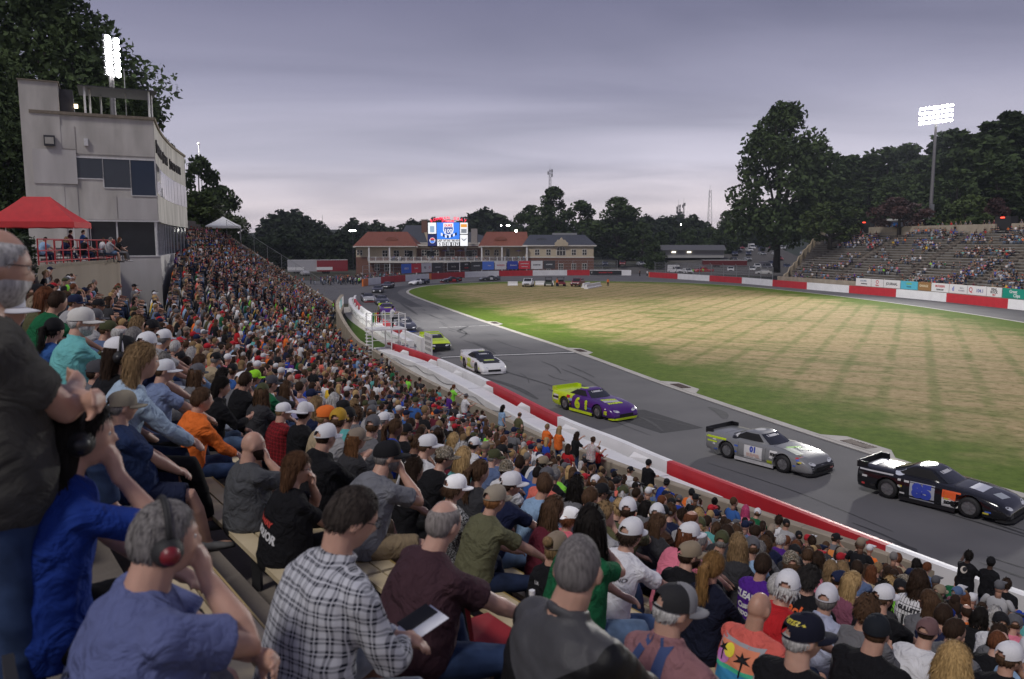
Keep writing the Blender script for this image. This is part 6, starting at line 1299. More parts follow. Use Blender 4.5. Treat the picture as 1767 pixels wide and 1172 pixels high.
def figure(pose='sit', arms=('thigh', 'thigh'), lean=.18, yaw=20, pitch=5, fat=0., fem=False, sleeve='short', legs='long', spread=.15, vox=.02, seed=0, hood=False, collar=False, fold=.004, roll=0, tall=1.0, vbody=None, curl=.5):
 """meshes of one person, facing +Y, feet on z = 0"""
 st=pose!='sit';H_=Vector((0, 0, .93*tall if st else .535));sw=.165 if fem else .188;f=fat
 dirv=lambda a:Vector((0, math.sin(a), math.cos(a)))
 sp=[H_-dirv(lean*.3)*.10, H_];d_=[dirv(lean*.3)]*2
 for l_, k_ in((.17, .55), (.17, 1.0), (.085, 1.2), (.065, 1.3), (.04, 1.3)):d_.append(dirv(lean*k_));sp.append(sp[-1]+d_[-1]*l_)
 nb=sp[-1];sc=sp[5];hd=nb+dirv(lean*.55+.12)*.150+Vector((0, .012, 0))
 HM=Matrix.Translation(hd)@Matrix.Rotation(R(yaw), 4, 'Z')@Matrix.Rotation(R(-pitch), 4, 'X')@Matrix.Rotation(R(roll), 4, 'Y')
 ww=[(.165, .125), (.182, .145), (.160 if fem else .172, .128), (.172 if fem else .186, .130), (sw*1.0, .120), (sw*.80, .092), (sw*.40, .066)]
 def torso(q, ex, lo=0):
  rs=[];X=Vector((1, 0, 0))
  for i in range(lo, len(sp)):
   hw, hdp=ww[i];b=f*(.35, .85, 1.0, .6, .28, .12, .0)[i];hw+=ex+b*.075;hdp+=ex+b*.10;c=sp[i]+Vector((0, b*.05, 0));up=d_[i].cross(X)*-1;n_=20
   rs.append([c+X*math.copysign(abs(math.cos(t))**.8, math.cos(t))*hw+up*math.copysign(abs(math.sin(t))**.9, math.sin(t))*hdp*(.82 if math.sin(t)*-1>0 else 1)for t in(2*math.pi*j/n_ for j in range(n_))])
  q.rings(rs)
 Bq, Sq, Tq=MB(), MB(), MB();info={'HM':HM}
 torso(Bq, -.012);torso(Sq, .014+(.012 if hood else 0));
 M3=HM.to_3x3();Bq.ell(hd, (1, 1, 1), M3, 36, 26, head_pt);Bq.tube([sp[5]-Vector((0, .01, .02)), nb+Vector((0, -.012, .01)), hd+M3@Vector((0, -.028, -.055))], [.075, .057+f*.014, .053+f*.012], 12)
 for s in(-1, 1):Bq.ell(hd+M3@Vector((s*.077, -.010, -.008)), (.010, .021, .033), M3@Matrix.Rotation(R(-14), 3, 'X')@Matrix.Rotation(R(-22*s), 3, 'Z'), 10, 8)
 info['hands']=[]
 for s, ar in zip((1, -1), arms):
  tgt, pole, palm, fd=(Vector(v)for v in ARMS[ar])
  if ar in('chin', 'up')and ar=='chin':tgt=(hd+M3@Vector((.035*s, .115, -.135)))-sc;tgt.x*=s
  mir=lambda v:Vector((v.x*s, v.y, v.z))
  S_=sc+Vector((s*(sw+f*.025-.012), .0, -.052));W_=sc+mir(tgt)+Vector((0, f*.10 if ar in('cross', 'lap', 'hug', 'phone')else 0, 0))
  if st and ar in('thigh', 'knee'):W_=sc+mir(Vector(ARMS['hang'][0]))
  el, W_=ik(S_, W_, .285, .255, mir(pole));af=1+f*.22
  if fem:af*=.88
  Bq.tube([S_+Vector((-s*.03, 0, 0)), S_+(el-S_)*.15, S_+(el-S_)*.55, el, el+(W_-el)*.3, W_+(el-W_)*.12, W_], [.05*af, .053*af, .046*af, .040*af, .043*af, .029*af, .027], 12)
  add_hand(Bq, W_, (mir(fd)+(W_-el).normalized()*.8), mir(palm), -s if True else s, curl);info['hands'].append((W_.copy(), (mir(fd)+(W_-el).normalized()*.8).normalized(), mir(palm)))
  for Q_, r0, r1 in((Sq, .072, .066), (Bq, .058, .05)):Q_.tube([sc+Vector((s*.03, 0, -.035)), sc+Vector((s*sw*.5, 0, -.03)), S_], [r0, r0, r1*af], 12)
  Sq.tube([nb+Vector((s*.03, -.02, -.022)), S_+Vector((-s*.02, -.005, .008))], [.056, .055], 10)
  if sleeve=='none':Sq.tube([S_+Vector((-s*.05, 0, .0)), S_+Vector((s*.0, 0, .0))], [.07, .066*af], 12)
  elif sleeve=='short':Sq.tube([S_+Vector((-s*.05, 0, .0)), S_+(el-S_)*.08, S_+(el-S_)*.40, S_+(el-S_)*.68], [.064, .066*af, .066*af, .071*af], 14, False)
  else:
   k_=1.12 if hood else 1.0;Sq.tube([S_+Vector((-s*.05, 0, .0)), S_+(el-S_)*.1, S_+(el-S_)*.6, el, el+(W_-el)*.45, W_+(el-W_)*.04], [.070*k_, .070*af*k_, .060*af*k_, .055*af*k_, .052*k_*af, .040*k_], 14, False)
 torso_low=sp[0]
 Tq.ell(H_+Vector((0, -.0, -.02)), (.185+f*.06, .15+f*.06, .13), None, 18, 12)
 info['feet']=[]
 for s in(1, -1):
  hp=H_+Vector((s*.092, .01, -.025));tk=1+f*.22
  if st:kn=Vector((s*.11, .03, .50*tall));an=Vector((s*(.10+spread*.3), -.02, .085))
  else:
   an=Vector((s*(.10+spread*.6), .47+(.05 if s>0 else 0), .085));kn, an=ik(hp, an, .43, .42, Vector((s*spread*2.2, .6, 1)))
  Bq.tube([hp, hp.lerp(kn, .5), kn, kn.lerp(an, .3), kn.lerp(an, .65), an, an+Vector((0, .03, -.04))], [.078*tk, .068*tk, .052*tk, .054*tk, .045*tk, .037, .036], 12)
  Bq.ell(an+Vector((s*.01, .085, -.052)), (.042, .12, .033), None, 10, 8)
  if legs=='long':Tq.tube([hp, hp.lerp(kn, .5), kn, kn.lerp(an, .4), an+Vector((0, 0, .02))], [.098*tk, .085*tk, .070*tk, .064*tk, .058], 14, False)
  else:Tq.tube([hp, hp.lerp(kn, .5), hp.lerp(kn, .93)], [.102*tk, .094*tk, .086*tk], 14, False)
  info['feet'].append((an, s))
 if hood:Sq.ell(nb+Vector((0, -.085, -.035)), (.125, .06, .085), None, 16, 10);Sq.tube([nb+Vector((.09*math.cos(t), .075*math.sin(t)-.005, .005-.03*math.sin(t)))for t in[2*math.pi*j/14 for j in range(15)]], .026, 8)
 if collar:Sq.tube([nb+Vector((.068*math.cos(t), .062*math.sin(t)-.004, .022-.02*math.sin(t)))for t in[2*math.pi*j/14 for j in range(15)]], .017, 6)
 info['body']=remesh(Bq, vbody or vox, 1 if vox<.016 else 2);info['shirt']=remesh(Sq, vox*1.1, 4);info['trousers']=remesh(Tq, vox*1.15, 4)
 if fold:
  for key, amp in(('shirt', fold), ('trousers', fold*1.1)):
   me=info[key];n=len(me.vertices);co=np.empty(n*3);me.vertices.foreach_get('co', co);co=co.reshape(-1, 3);no=np.empty(n*3);me.vertices.foreach_get('normal', no);no=no.reshape(-1, 3);o=seed*3.7
   w1=np.sin(co[:, 2]*34+6*np.sin(co[:, 0]*9+o)+5*np.sin(co[:, 1]*7+o*1.3));w2=np.sin(co[:, 0]*26+co[:, 2]*19+4*np.sin(co[:, 2]*13+o)+o);w3=np.sin(co[:, 2]*11-np.abs(co[:, 0])*22+o)
   h=amp*(.8*np.maximum(w1, -.3)*(.5+.5*np.sin(co[:, 0]*8+o))+.7*np.maximum(w2, 0)+.8*w3)
   co=co+no*h[:, None];me.vertices.foreach_set('co', co.reshape(-1));me.update()
 return info
SHOE=MB();_rs=[]
for y, w, h in((-.085, .028, .05), (-.075, .040, .085), (-.02, .043, .095), (.06, .046, .075), (.13, .049, .058), (.185, .040, .046), (.21, .02, .03)):_rs.append([(w*math.cos(t), y, max(0, h*.5+h*.5*math.sin(t)*(1.0 if math.sin(t)>0 else 1.0)))for t in(2*math.pi*j/12 for j in range(12))])
SHOE.rings(_rs);SHOE=SHOE.mesh('shoe', (), True, True)
def tufts(P, Nn, D, ln, w, rg):
 n=len(P);t=np.cross(D, Nn);t/=(np.linalg.norm(t, axis=1)[:, None]+1e-9);L_=ln*rg.uniform(.6, 1.3, n)[:, None];w=w*rg.uniform(.6, 1.4, n)[:, None]
 a=P-t*w;b=P+t*w;m=P+D*L_*.55+Nn*L_*.05;c=m+t*w*.8;d=m-t*w*.8;e=P+D*L_-Nn*L_*.08
 V=np.stack([a, b, c, d, e], 1).reshape(-1, 3);i=np.arange(n)[:, None]*5
 return V.tolist(), [tuple(r)for r in(i+np.array([0, 1, 2, 3])).tolist()]+[tuple(r)for r in(i+np.array([3, 2, 4])).tolist()]
def hair_mesh(style, seed=0, n=260, w=.005, under=False):
 rg=np.random.default_rng(seed+17);rr=random.Random(seed);q=MB();base='balding' if style=='balding' else('receding' if style=='receding' else 'full')
 th={'buzz':.006, 'short':.014, 'balding':.010, 'receding':.012, 'long':.020, 'wavy':.024, 'curly':.028, 'bob':.024, 'pony':.012, 'bun':.012, 'mop':.026, 'afro':.05}[style];ph=rr.uniform(0, 9)
 def fn(d):
  p=head_pt(d);m=min(hair_m(d, base), (.14-d.z)*1.5 if under else 9);k=max(-1, min(1, m*5));nz=mnoise.noise(Vector((d.x*4+ph, d.y*4, d.z*4)))*.35+(mnoise.noise(Vector((d.x*11+ph, d.y*11, d.z*11)))*.5 if style in('curly', 'wavy', 'mop', 'afro')else 0)
  return p+Vector((d.x*.9, d.y, d.z))*(th*k*(1+nz)if k>0 else .016*k)
 q.ell((0, 0, 0), (1, 1, 1), None, 30, 20, fn)
 ds=rg.normal(size=(n*3, 3));ds/=np.linalg.norm(ds, axis=1)[:, None];P, NN, DD=[], [], []
 for d in ds:
  d=Vector(d)
  if hair_m(d, base)>.0 and not(under and d.z>.02):
   p=fn(d);dn=Vector((d.x*.6+rr.uniform(-.3, .3)*(2.4 if style in('curly', 'mop')else 1), -.5+d.y*.2+rr.uniform(-.3, .3), -.9 if d.z<.75 else-.1));dn=(dn-d*dn.dot(d)).normalized()+d*(.10 if style not in('curly', 'wavy', 'mop', 'afro')else .6);P.append(p-d*.003);NN.append(d);DD.append(dn.normalized())
   if len(P)>=n:break
 ln={'buzz':.010, 'short':.026, 'balding':.018, 'receding':.022, 'curly':.035, 'wavy':.05, 'mop':.05, 'afro':.03}.get(style, .05)
 if P:q.add(*tufts(np.array(P), np.array(NN), np.array(DD), ln, w, rg))
 if style in('long', 'wavy', 'bob'):
  zb={'long':-.40, 'wavy':-.36, 'bob':-.19}[style];rs=[];N_=7
  for i in range(N_):
   t=i/(N_-1);z=.05+(zb-.05)*t;hw=.092+.022*math.sin(math.pi*min(1, t*1.2))-(.035*t**3 if style!='bob' else-.006*t);dp=.062-.025*t;cy=-.048-.030*t+(.0 if style!='bob' else .02)
   rs.append([(hw*math.cos(a)*(1+.05*math.sin(3*a+i+ph)), cy+dp*math.sin(a)*(1+.08*math.sin(5*a+ph+i)), z)for a in(2*math.pi*j/18 for j in range(18))])
  q.rings(rs)
  nn_=int(n*1.6);a=rg.uniform(math.pi*.92, math.pi*2.08, nn_);t=rg.uniform(0, .92, nn_);z=.05+(zb-.05)*t;hw=.094+.022*np.sin(np.pi*np.minimum(1, t*1.2));dp=.066-.025*t;cy=-.048-.03*t
  P=np.stack([hw*np.cos(a), cy+dp*np.sin(a), z], 1);Nn=np.stack([np.cos(a), np.sin(a), a*0], 1);D=np.stack([rg.normal(0, .12 if style=='long' else .3, nn_), rg.normal(-.05, .1, nn_), -np.ones(nn_)], 1);D/=np.linalg.norm(D, axis=1)[:, None]
  q.add(*tufts(P, Nn, D, .10 if style!='bob' else .06, w*1.2, rg))
 if style=='pony':
  q.tube([(0, -.11, .04), (0, -.155, .02), (.01, -.165, -.10), (.0, -.15, -.22), (.01, -.14, -.31)], [.024, .034, .038, .03, .008], 10)
  nn_=n;t=rg.uniform(0, 1, nn_);P=np.stack([rg.normal(0, .022, nn_), -.155-rg.uniform(0, .035, nn_), .03-.26*t], 1);Nn=np.tile(np.array([[0, -1., 0]]), (nn_, 1));D=np.stack([rg.normal(0, .15, nn_), rg.normal(0, .1, nn_), -np.ones(nn_)], 1);q.add(*tufts(P, Nn, D, .08, w, rg))
 if style=='bun':q.ell((0, -.12, .07), (.045, .04, .045), None, 12, 8)
 return q.mesh('hair_'+style, (), True, True)
def cap_mesh(kind, hi=False):
 """baseball cap: slot 0 front panels and brim, slot 1 back panels"""
 q=MB();nu, nv=(48, 14)if hi else(30, 9);rx, ry, rz=.089, .111, .108;z0=.018
 if kind=='beanie':
  q.ell((0, -.012, .03), (.090, .112, .112), None, nu, nv*2, lambda d:Vector((d.x*.090, d.y*.112, d.z*.118))*(1+.02*math.sin(math.atan2(d.x, d.y)*16))if d.z>-.25 else Vector((d.x*.08, d.y*.1, -.03)))
  return q.mesh('beanie', (), True, True)
 if kind=='bucket':
  rs=[]
  for z, k in((.015, 1.0), (.09, .90), (.112, .78), (.118, .3)):rs.append([(rx*k*math.cos(t), -.01+ry*k*math.sin(t), z)for t in(2*math.pi*j/nu for j in range(nu))])
  q.rings(rs);q.rings([[(r_*math.cos(t), -.01+r_*1.2*math.sin(t), z)for t in(2*math.pi*j/nu for j in range(nu))]for r_, z in((.088, .02), (.128, -.02), (.126, -.026), (.086, .012))], cap=False);return q.mesh('bucket_hat', (), True, True)
 vs=[];back=[]
 for i in range(nv+1):
  ph=math.pi/2*(1.02*i/nv)
  for j in range(nu):
   t=2*math.pi*j/nu;cs, sn=math.cos(t), math.sin(t);fr=max(0, sn);seam=1-.012*(1 if j%(nu//6)==0 else 0);zz=max(0., math.cos(ph))**(.9-.22*fr);r_=math.sin(ph)**(.85-.1*fr)*seam
   vs.append((rx*r_*cs, -.008+ry*r_*sn, z0+rz*zz*(1+.07*fr)*(seam if i else 1)))
 for i in range(nv):
  for j in range(nu):
   k=(j+1)%nu;t=2*math.pi*(j+.5)/nu;bk=math.sin(t);u=abs(((t-1.5*math.pi+math.pi)%(2*math.pi))-math.pi)
   vz=i/nv
   if kind!='fitted' and .58+.55*(u/.52)**2*.42<vz<.9 and u<.52:continue
   q.cm=0 if(math.sin(t)>.28 or kind in('cap', 'fitted'))else 1
   q.add([vs[i*nu+j], vs[(i+1)*nu+j], vs[(i+1)*nu+k], vs[i*nu+k]], [(0, 1, 2, 3)])
 q.cm=0;n_=16;top, bot=[], []
 for i in range(n_+1):
  t=R(18+144*i/n_);e=math.sin((t-R(18))/R(144)*math.pi)
  for k in range(5):
   s=k/4;o=.078*(e**.55)*s;x=rx*1.0*math.cos(t)*(1+.02*s);y=-.008+ry*math.sin(t)+o;z=z0-.002-.20*o-.020*(abs(math.cos(t))**2)*s;top.append((x, y, z));bot.append((x, y, z-.005))
 q.add(top, [(i*5+k, (i+1)*5+k, (i+1)*5+k+1, i*5+k+1)for i in range(n_)for k in range(4)]);q.add(bot, [(i*5+k, i*5+k+1, (i+1)*5+k+1, (i+1)*5+k)for i in range(n_)for k in range(4)])
 q.add([top[i*5+4]for i in range(n_+1)]+[bot[i*5+4]for i in range(n_+1)], [(i, i+1, n_+2+i, n_+1+i)for i in range(n_)]);q.ell((0, -.008, z0+rz*1.0), (.008, .008, .005), None, 8, 5)
 me=q.mesh('cap_'+kind, (None, None), True, False)
 bm=bmesh.new();bm.from_mesh(me);bmesh.ops.remove_doubles(bm, verts=bm.verts, dist=.0004);bm.to_mesh(me);bm.free();return me
def phones_mesh():
 q=MB();q.mat(0).tube([(.088*math.cos(t), -.005, .02+.118*math.sin(t))for t in[R(8+164*i/16)for i in range(17)]], .010, 7)
 for s in(-1, 1):q.mat(1);q.tube([(s*.066, -.008, -.012), (s*.082, -.008, -.012), (s*.108, -.008, -.012)], [.043, .045, .036], 14);q.mat(0);q.tube([(s*.070, -.008, -.012), (s*.084, -.008, -.012)], [.050, .049], 12)
 return q
M_skin=mat('skin', objcol=True, rough=.5, var=.10, scale=14, bump=.06, bscale=180, spec=.4)
_b=M_skin.node_tree.nodes['Principled BSDF'];_b.inputs['Subsurface Weight'].default_value=.12;_b.inputs['Subsurface Radius'].default_value=(.012, .005, .003)
M_cloth=mat('cloth', objcol=True, rough=.92, var=.10, scale=9, bump=.22, bscale=260, spec=.15, det=6)
def wrinkle(m, sc, st, dist):
 n=m.node_tree.nodes;l=m.node_tree.links;t=next(x for x in n if x.type=='TEX_COORD');z=n.new('ShaderNodeTexNoise');z.inputs['Scale'].default_value=sc;z.inputs['Detail'].default_value=3;z.inputs['Distortion'].default_value=1.6;l.new(t.outputs['Object'], z.inputs['Vector'])
 b=n.new('ShaderNodeBump');b.inputs['Strength'].default_value=st;b.inputs['Distance'].default_value=dist;l.new(z.outputs['Fac'], b.inputs['Height']);o=next(x for x in n if x.type=='BUMP' and x is not b);l.new(b.outputs[0], o.inputs['Normal'])
wrinkle(M_cloth, 6.5, .75, .06)
M_denim=mat('denim', objcol=True, rough=.9, var=.32, scale=9, bump=.25, bscale=340, spec=.15, det=8)
M_hair=mat('hair', objcol=True, rough=.75, var=.45, scale=60, spec=.14, stretch=(1.6, 1.6, .22))
M_capm=mat('cap_cloth', objcol=True, rough=.85, var=.06, scale=12, bump=.2, bscale=400, spec=.2)
M_shoe=mat('shoe_material', objcol=True, rough=.7, var=.2, scale=20)
M_knit=mat('cap_mesh', (.66, .66, .68), .8, var=.1, scale=250)
M_knitb=mat('cap_mesh_black', (.012, .012, .014), .85, var=.3, scale=250)
SKINS=[(.46, .27, .20), (.42, .235, .165), (.50, .30, .23), (.38, .21, .15), (.44, .25, .185), (.20, .105, .07), (.07, .036, .024)]
SHC={'black':(.010, .010, .012), 'charcoal':(.036, .036, .040), 'grey':(.13, .13, .14), 'light grey':(.32, .32, .33), 'white':(.62, .62, .64), 'navy':(.012, .016, .045), 'royal blue':(.016, .05, .33), 'blue':(.035, .10, .30), 'light blue':(.24, .36, .52), 'faded blue':(.10, .14, .25), 'teal':(.10, .34, .33), 'green':(.012, .11, .045), 'olive':(.085, .085, .042), 'lime green':(.22, .62, .06), 'red':(.42, .018, .022), 'maroon':(.10, .016, .028), 'orange':(.72, .16, .03), 'coral':(.62, .15, .11), 'pink':(.62, .17, .24), 'purple':(.075, .02, .19), 'lavender':(.27, .26, .42), 'tan':(.36, .29, .19), 'brown':(.055, .028, .018), 'yellow':(.60, .40, .04), 'mauve':(.20, .07, .11)}
HRC={'black':(.010, .008, .007), 'dark brown':(.028, .016, .010), 'brown':(.065, .036, .020), 'auburn':(.11, .04, .018), 'blonde':(.36, .24, .11), 'sandy':(.20, .13, .065), 'grey':(.16, .15, .145), 'silver':(.40, .39, .38), 'red':(.16, .015, .03), 'pink':(.45, .06, .16)}
TRC={'jeans':(.030, .052, .115), 'dark jeans':(.014, .022, .050), 'black trousers':(.010, .010, .011), 'khaki shorts':(.21, .16, .10), 'grey shorts':(.14, .14, .15), 'navy shorts':(.014, .019, .045), 'denim shorts':(.09, .14, .23), 'white shorts':(.40, .44, .50)}
def put_mats(o, *ms):
 while len(o.data.materials)<len(ms):o.data.materials.append(None)
 for i, m in enumerate(ms):o.material_slots[i].link='OBJECT';o.material_slots[i].material=m
def person(info, loc, rz, scale, skin, shirt, trousers, label, hair=None, hairc=None, cap=None, capc=None, cap2=None, capyaw=0, shoe=(.10, .10, .10), group=None, shirtm=None, denim=True, phones=None, name='person'):
 root=empty(name, loc, rz);root.scale=(scale, )*3;tag(root, label, 'person', group);HM=info['HM']
 b=link('body', info['body'], root, col=skin);put_mats(b, M_skin);s=link('shirt', info['shirt'], root, col=shirt);put_mats(s, shirtm or M_cloth);t=link('trousers', info['trousers'], root, col=trousers);put_mats(t, M_denim if denim else M_cloth)
 for an, sd in info['feet']:
  o=link('shoe', SHOE, root, (an.x+sd*.01, an.y, .0), (0, 0, -sd*.15), shoe);put_mats(o, M_shoe)
 if hair:o=link('hair', hair, root, col=hairc);o.matrix_local=HM;put_mats(o, M_hair)
 if cap:
  o=link('cap', cap, root, col=capc, sc=1.03);o.matrix_local=HM@Matrix.Rotation(R(capyaw), 4, 'Z')@Matrix.Rotation(R(4), 4, 'X');put_mats(o, M_capm, *([cap2]if cap2 else[M_capm]))
 if phones:
  o=link('headphones', PHONE, root);o.matrix_local=HM;put_mats(o, M_black, ink(phones))
 return root, s
PHONE=phones_mesh().mesh('headphones', (None, None), True, True)
CAPS={k:cap_mesh(k)for k in('cap', 'trucker', 'fitted', 'beanie', 'bucket')}
CAPH={k:cap_mesh(k, True)for k in('cap', 'trucker', 'fitted')}
HAIRU={k:[hair_mesh(k, 3, 150, .006, True)]for k in('buzz', 'short', 'balding', 'receding', 'long', 'wavy', 'bob', 'curly', 'pony', 'bun', 'mop')}
HAIRS={k:[hair_mesh(k, i, 170, .006)for i in range(2)]for k in('buzz', 'short', 'balding', 'receding', 'long', 'wavy', 'bob', 'curly', 'pony', 'bun', 'mop')}
# ---------------------------------------------------------------- people: garments with a pattern
def node_mat(name, fn, rough=.9):
 if name in MATS:return MATS[name]
 m=bpy.data.materials.new(name);m.use_nodes=True;n=m.node_tree.nodes;l=m.node_tree.links;b=n['Principled BSDF'];b.inputs['Roughness'].default_value=rough;b.inputs['Specular IOR Level'].default_value=.2;MATS[name]=m
 t=n.new('ShaderNodeTexCoord');l.new(fn(n, l, t.outputs['Object']), b.inputs['Base Color'])
 z=n.new('ShaderNodeTexNoise');z.inputs['Scale'].default_value=240;bp=n.new('ShaderNodeBump');bp.inputs['Strength'].default_value=.2;bp.inputs['Distance'].default_value=.02;l.new(t.outputs['Object'], z.inputs['Vector']);l.new(z.outputs['Fac'], bp.inputs['Height']);l.new(bp.outputs[0], b.inputs['Normal'])
 return m
def _mth(n, l, op, a, b=None):
 q=n.new('ShaderNodeMath');q.operation=op
 for k, v in enumerate((a, b)):
  if v is None:continue
  if isinstance(v, (int, float)):q.inputs[k].default_value=v
  else:l.new(v, q.inputs[k])
 return q.outputs[0]
def _mixc(n, l, f, a, b):
 q=n.new('ShaderNodeMixRGB');l.new(f, q.inputs[0])
 for k, v in((1, a), (2, b)):
  if isinstance(v, tuple):q.inputs[k].default_value=(*v, 1)
  else:l.new(v, q.inputs[k])
 return q.outputs[0]
def plaid(dark, light, per, mid=None):
 def fn(n, l, src):
  s=n.new('ShaderNodeSeparateXYZ');l.new(src, s.inputs[0])
  nz=n.new('ShaderNodeTexNoise');nz.inputs['Scale'].default_value=6;l.new(src, nz.inputs['Vector']);w=_mth(n, l, 'MULTIPLY', _mth(n, l, 'SUBTRACT', nz.outputs['Fac'], .5), .05)
  def band(v, p, th, ph=0.):return _mth(n, l, 'LESS_THAN', _mth(n, l, 'FRACT', _mth(n, l, 'ADD', _mth(n, l, 'DIVIDE', _mth(n, l, 'ADD', v, w), p), ph)), th)
  hv=_mth(n, l, 'ADD', s.outputs['X'], _mth(n, l, 'MULTIPLY', s.outputs['Y'], .6));vv=_mth(n, l, 'ADD', s.outputs['Z'], _mth(n, l, 'MULTIPLY', s.outputs['Y'], .25))
  f=_mth(n, l, 'MULTIPLY', _mth(n, l, 'ADD', band(hv, per, .5), band(vv, per, .5)), .5)
  f2=_mth(n, l, 'MULTIPLY', _mth(n, l, 'ADD', band(hv, per, .1, .3), band(vv, per, .1, .3)), .8)
  return _mixc(n, l, _mth(n, l, 'MINIMUM', _mth(n, l, 'ADD', f, f2), 1.0), dark, light)
 return fn
M_plaid=node_mat('plaid_cloth', plaid((.012, .014, .026), (.50, .51, .55), .047));M_rplaid=node_mat('red_plaid_cloth', plaid((.008, .006, .006), (.23, .014, .02), .05))
def pin(n, l, src):
 s=n.new('ShaderNodeSeparateXYZ');l.new(src, s.inputs[0]);a=_mth(n, l, 'LESS_THAN', _mth(n, l, 'FRACT', _mth(n, l, 'DIVIDE', s.outputs['X'], .034)), .15);b=_mth(n, l, 'LESS_THAN', _mth(n, l, 'FRACT', _mth(n, l, 'DIVIDE', s.outputs['Z'], .11)), .045);return _mixc(n, l, _mth(n, l, 'MAXIMUM', a, b), (.62, .62, .63), (.03, .03, .035))
M_pin=node_mat('pinstripe_cloth', pin)
def blotch(c, sc, det=3):
 def fn(n, l, src):
  z=n.new('ShaderNodeTexNoise');z.inputs['Scale'].default_value=sc;z.inputs['Detail'].default_value=det;l.new(src, z.inputs['Vector']);r_=n.new('ShaderNodeValToRGB');r_.color_ramp.interpolation='CONSTANT';l.new(z.outputs['Fac'], r_.inputs[0]);e=r_.color_ramp.elements;k=len(c)
  e[0].color=(*c[0], 1);e[1].position=.36;e[1].color=(*c[1], 1)
  for i in range(2, k):x=e.new(.36+.28*(i-1)/(k-1));x.color=(*c[i], 1)
  return r_.outputs[0]
 return fn
M_camo=node_mat('camo_cloth', blotch([(.03, .028, .022), (.20, .16, .11), (.08, .065, .045), (.38, .33, .26), (.05, .05, .04)], 42));M_floral=node_mat('floral_cloth', blotch([(.05, .07, .2), (.6, .58, .58), (.45, .1, .15), (.62, .6, .6), (.15, .2, .12), (.6, .58, .58)], 26));M_leop=node_mat('spotted_cloth', blotch([(.012, .008, .006), (.14, .05, .025), (.10, .035, .02), (.02, .012, .01)], 40));M_bandana=node_mat('bandana_cloth', blotch([(.02, .02, .022), (.02, .02, .022), (.4, .4, .41), (.03, .03, .03)], 46))
def jack(n, l, src):
 s=n.new('ShaderNodeSeparateXYZ');l.new(src, s.inputs[0]);v=_mth(n, l, 'ADD', s.outputs['Z'], _mth(n, l, 'MULTIPLY', _mth(n, l, 'ABSOLUTE', s.outputs['X']), -.75));up=_mth(n, l, 'GREATER_THAN', v, .845);w=_mth(n, l, 'LESS_THAN', _mth(n, l, 'ABSOLUTE', s.outputs['X']), .215)
 rd=_mth(n, l, 'LESS_THAN', _mth(n, l, 'ABSOLUTE', _mth(n, l, 'SUBTRACT', _mth(n, l, 'ADD', s.outputs['Z'], _mth(n, l, 'MULTIPLY', s.outputs['X'], .5)), .60)), .022)
 return _mixc(n, l, rd, _mixc(n, l, _mth(n, l, 'MULTIPLY', up, w), (.008, .008, .009), (.055, .055, .06)), (.30, .012, .02))
M_jacket=node_mat('rain_jacket', jack, .42)
# ---------------------------------------------------------------- placing people on the rows
def so_vec(X, Y):
 d=(FRONT_A[None, :, 0]-X[:, None])**2+(FRONT_A[None, :, 1]-Y[:, None])**2;i=d.argmin(1);return i, (X-FRONT_A[i, 0])*FN_A[i, 0]+(Y-FRONT_A[i, 1])*FN_A[i, 1]
TS=np.exp(np.linspace(math.log(1.0), math.log(130), 700))
def sight(px, py):
 d=ground_pt(px, py, CAMH-1)if py>421 else ground_pt(px, py, CAMH+1);d=d-Vector((0, 0, CAMH));return d/d.y
def place(px, py, hl, kmin=0, kmax=26, face=0, dpref=None):
 d=sight(px, py);X, Y, Z=d.x*TS, d.y*TS, CAMH+d.z*TS;ii, oo=so_vec(X, Y);best=None
 for k in range(kmin, kmax+1):
  tgt=row_o(k)+.53-hl.y
  w=np.where((oo[:-1]>=tgt)&(oo[1:]<tgt))[0]
  for j in w[:1]:
   z=Z[j];s=(z-row_z(k, int(ii[j])))/hl.z;c=abs(math.log(max(.05, s)))+(.8*abs(math.log(TS[j]/dpref))if dpref else 0)
   if best is None or c<best[0]:best=(c, k, j, s)
 if best is None:return None
 c, k, j, s=best;i=int(ii[j]);s=max(.86, min(1.14, s));dn=-FN[i];rz=math.atan2(-dn.x, dn.y)+R(face);p=Vector((X[j], Y[j]));off=Matrix.Rotation(rz, 2)@Vector((hl.x, hl.y))*s;q=p-off
 i2, o2=so(q.x, q.y);q=q+FN[i2]*(row_o(k)+.53-o2)*.85
 lift=max(-.02, min(.13, Z[j]-row_z(k, i)-s*hl.z))if dpref else 0
 return Vector((q.x, q.y, row_z(k, i2)+lift)), rz, s, k, i2
PEOPLE=[]
def back_print(shirt_o, items):
 me=shirt_o.data;bv=BVHTree.FromPolygons([v.co.copy()for v in me.vertices], [tuple(p.vertices)for p in me.polygons])
 for kind, arg, size, x, z, colr, *rest in items:
  rot=rest[0]if rest else 0
  src=text_mesh(arg, size, bold=.004 if size>.04 else 0)if kind=='t' else(rect_mesh(*arg)if kind=='r' else(disc_mesh(*arg)if kind=='d' else MB().poly([(p[0], p[1], 0)for p in arg]).mesh('p')))
  m_=colr if not isinstance(colr, tuple)else ink(colr, .85);M=Matrix.Translation((x, -1.5, z))@Matrix.Rotation(R(90), 4, 'X')@Matrix.Rotation(R(rot), 4, 'Z')
  r_=project(src, M, Vector((0, 1, 0)), bv, .004+(.002 if kind!='r' else 0)+(rest[1]if len(rest)>1 else 0), 3, 2 if kind!='r' else 0);r_.materials.clear();r_.materials.append(m_);link('print', r_, shirt_o)
WHp, BKp, ORp, YEp=(.55, .55, .56), (.015, .015, .018), (.70, .12, .03), (.6, .5, .05)
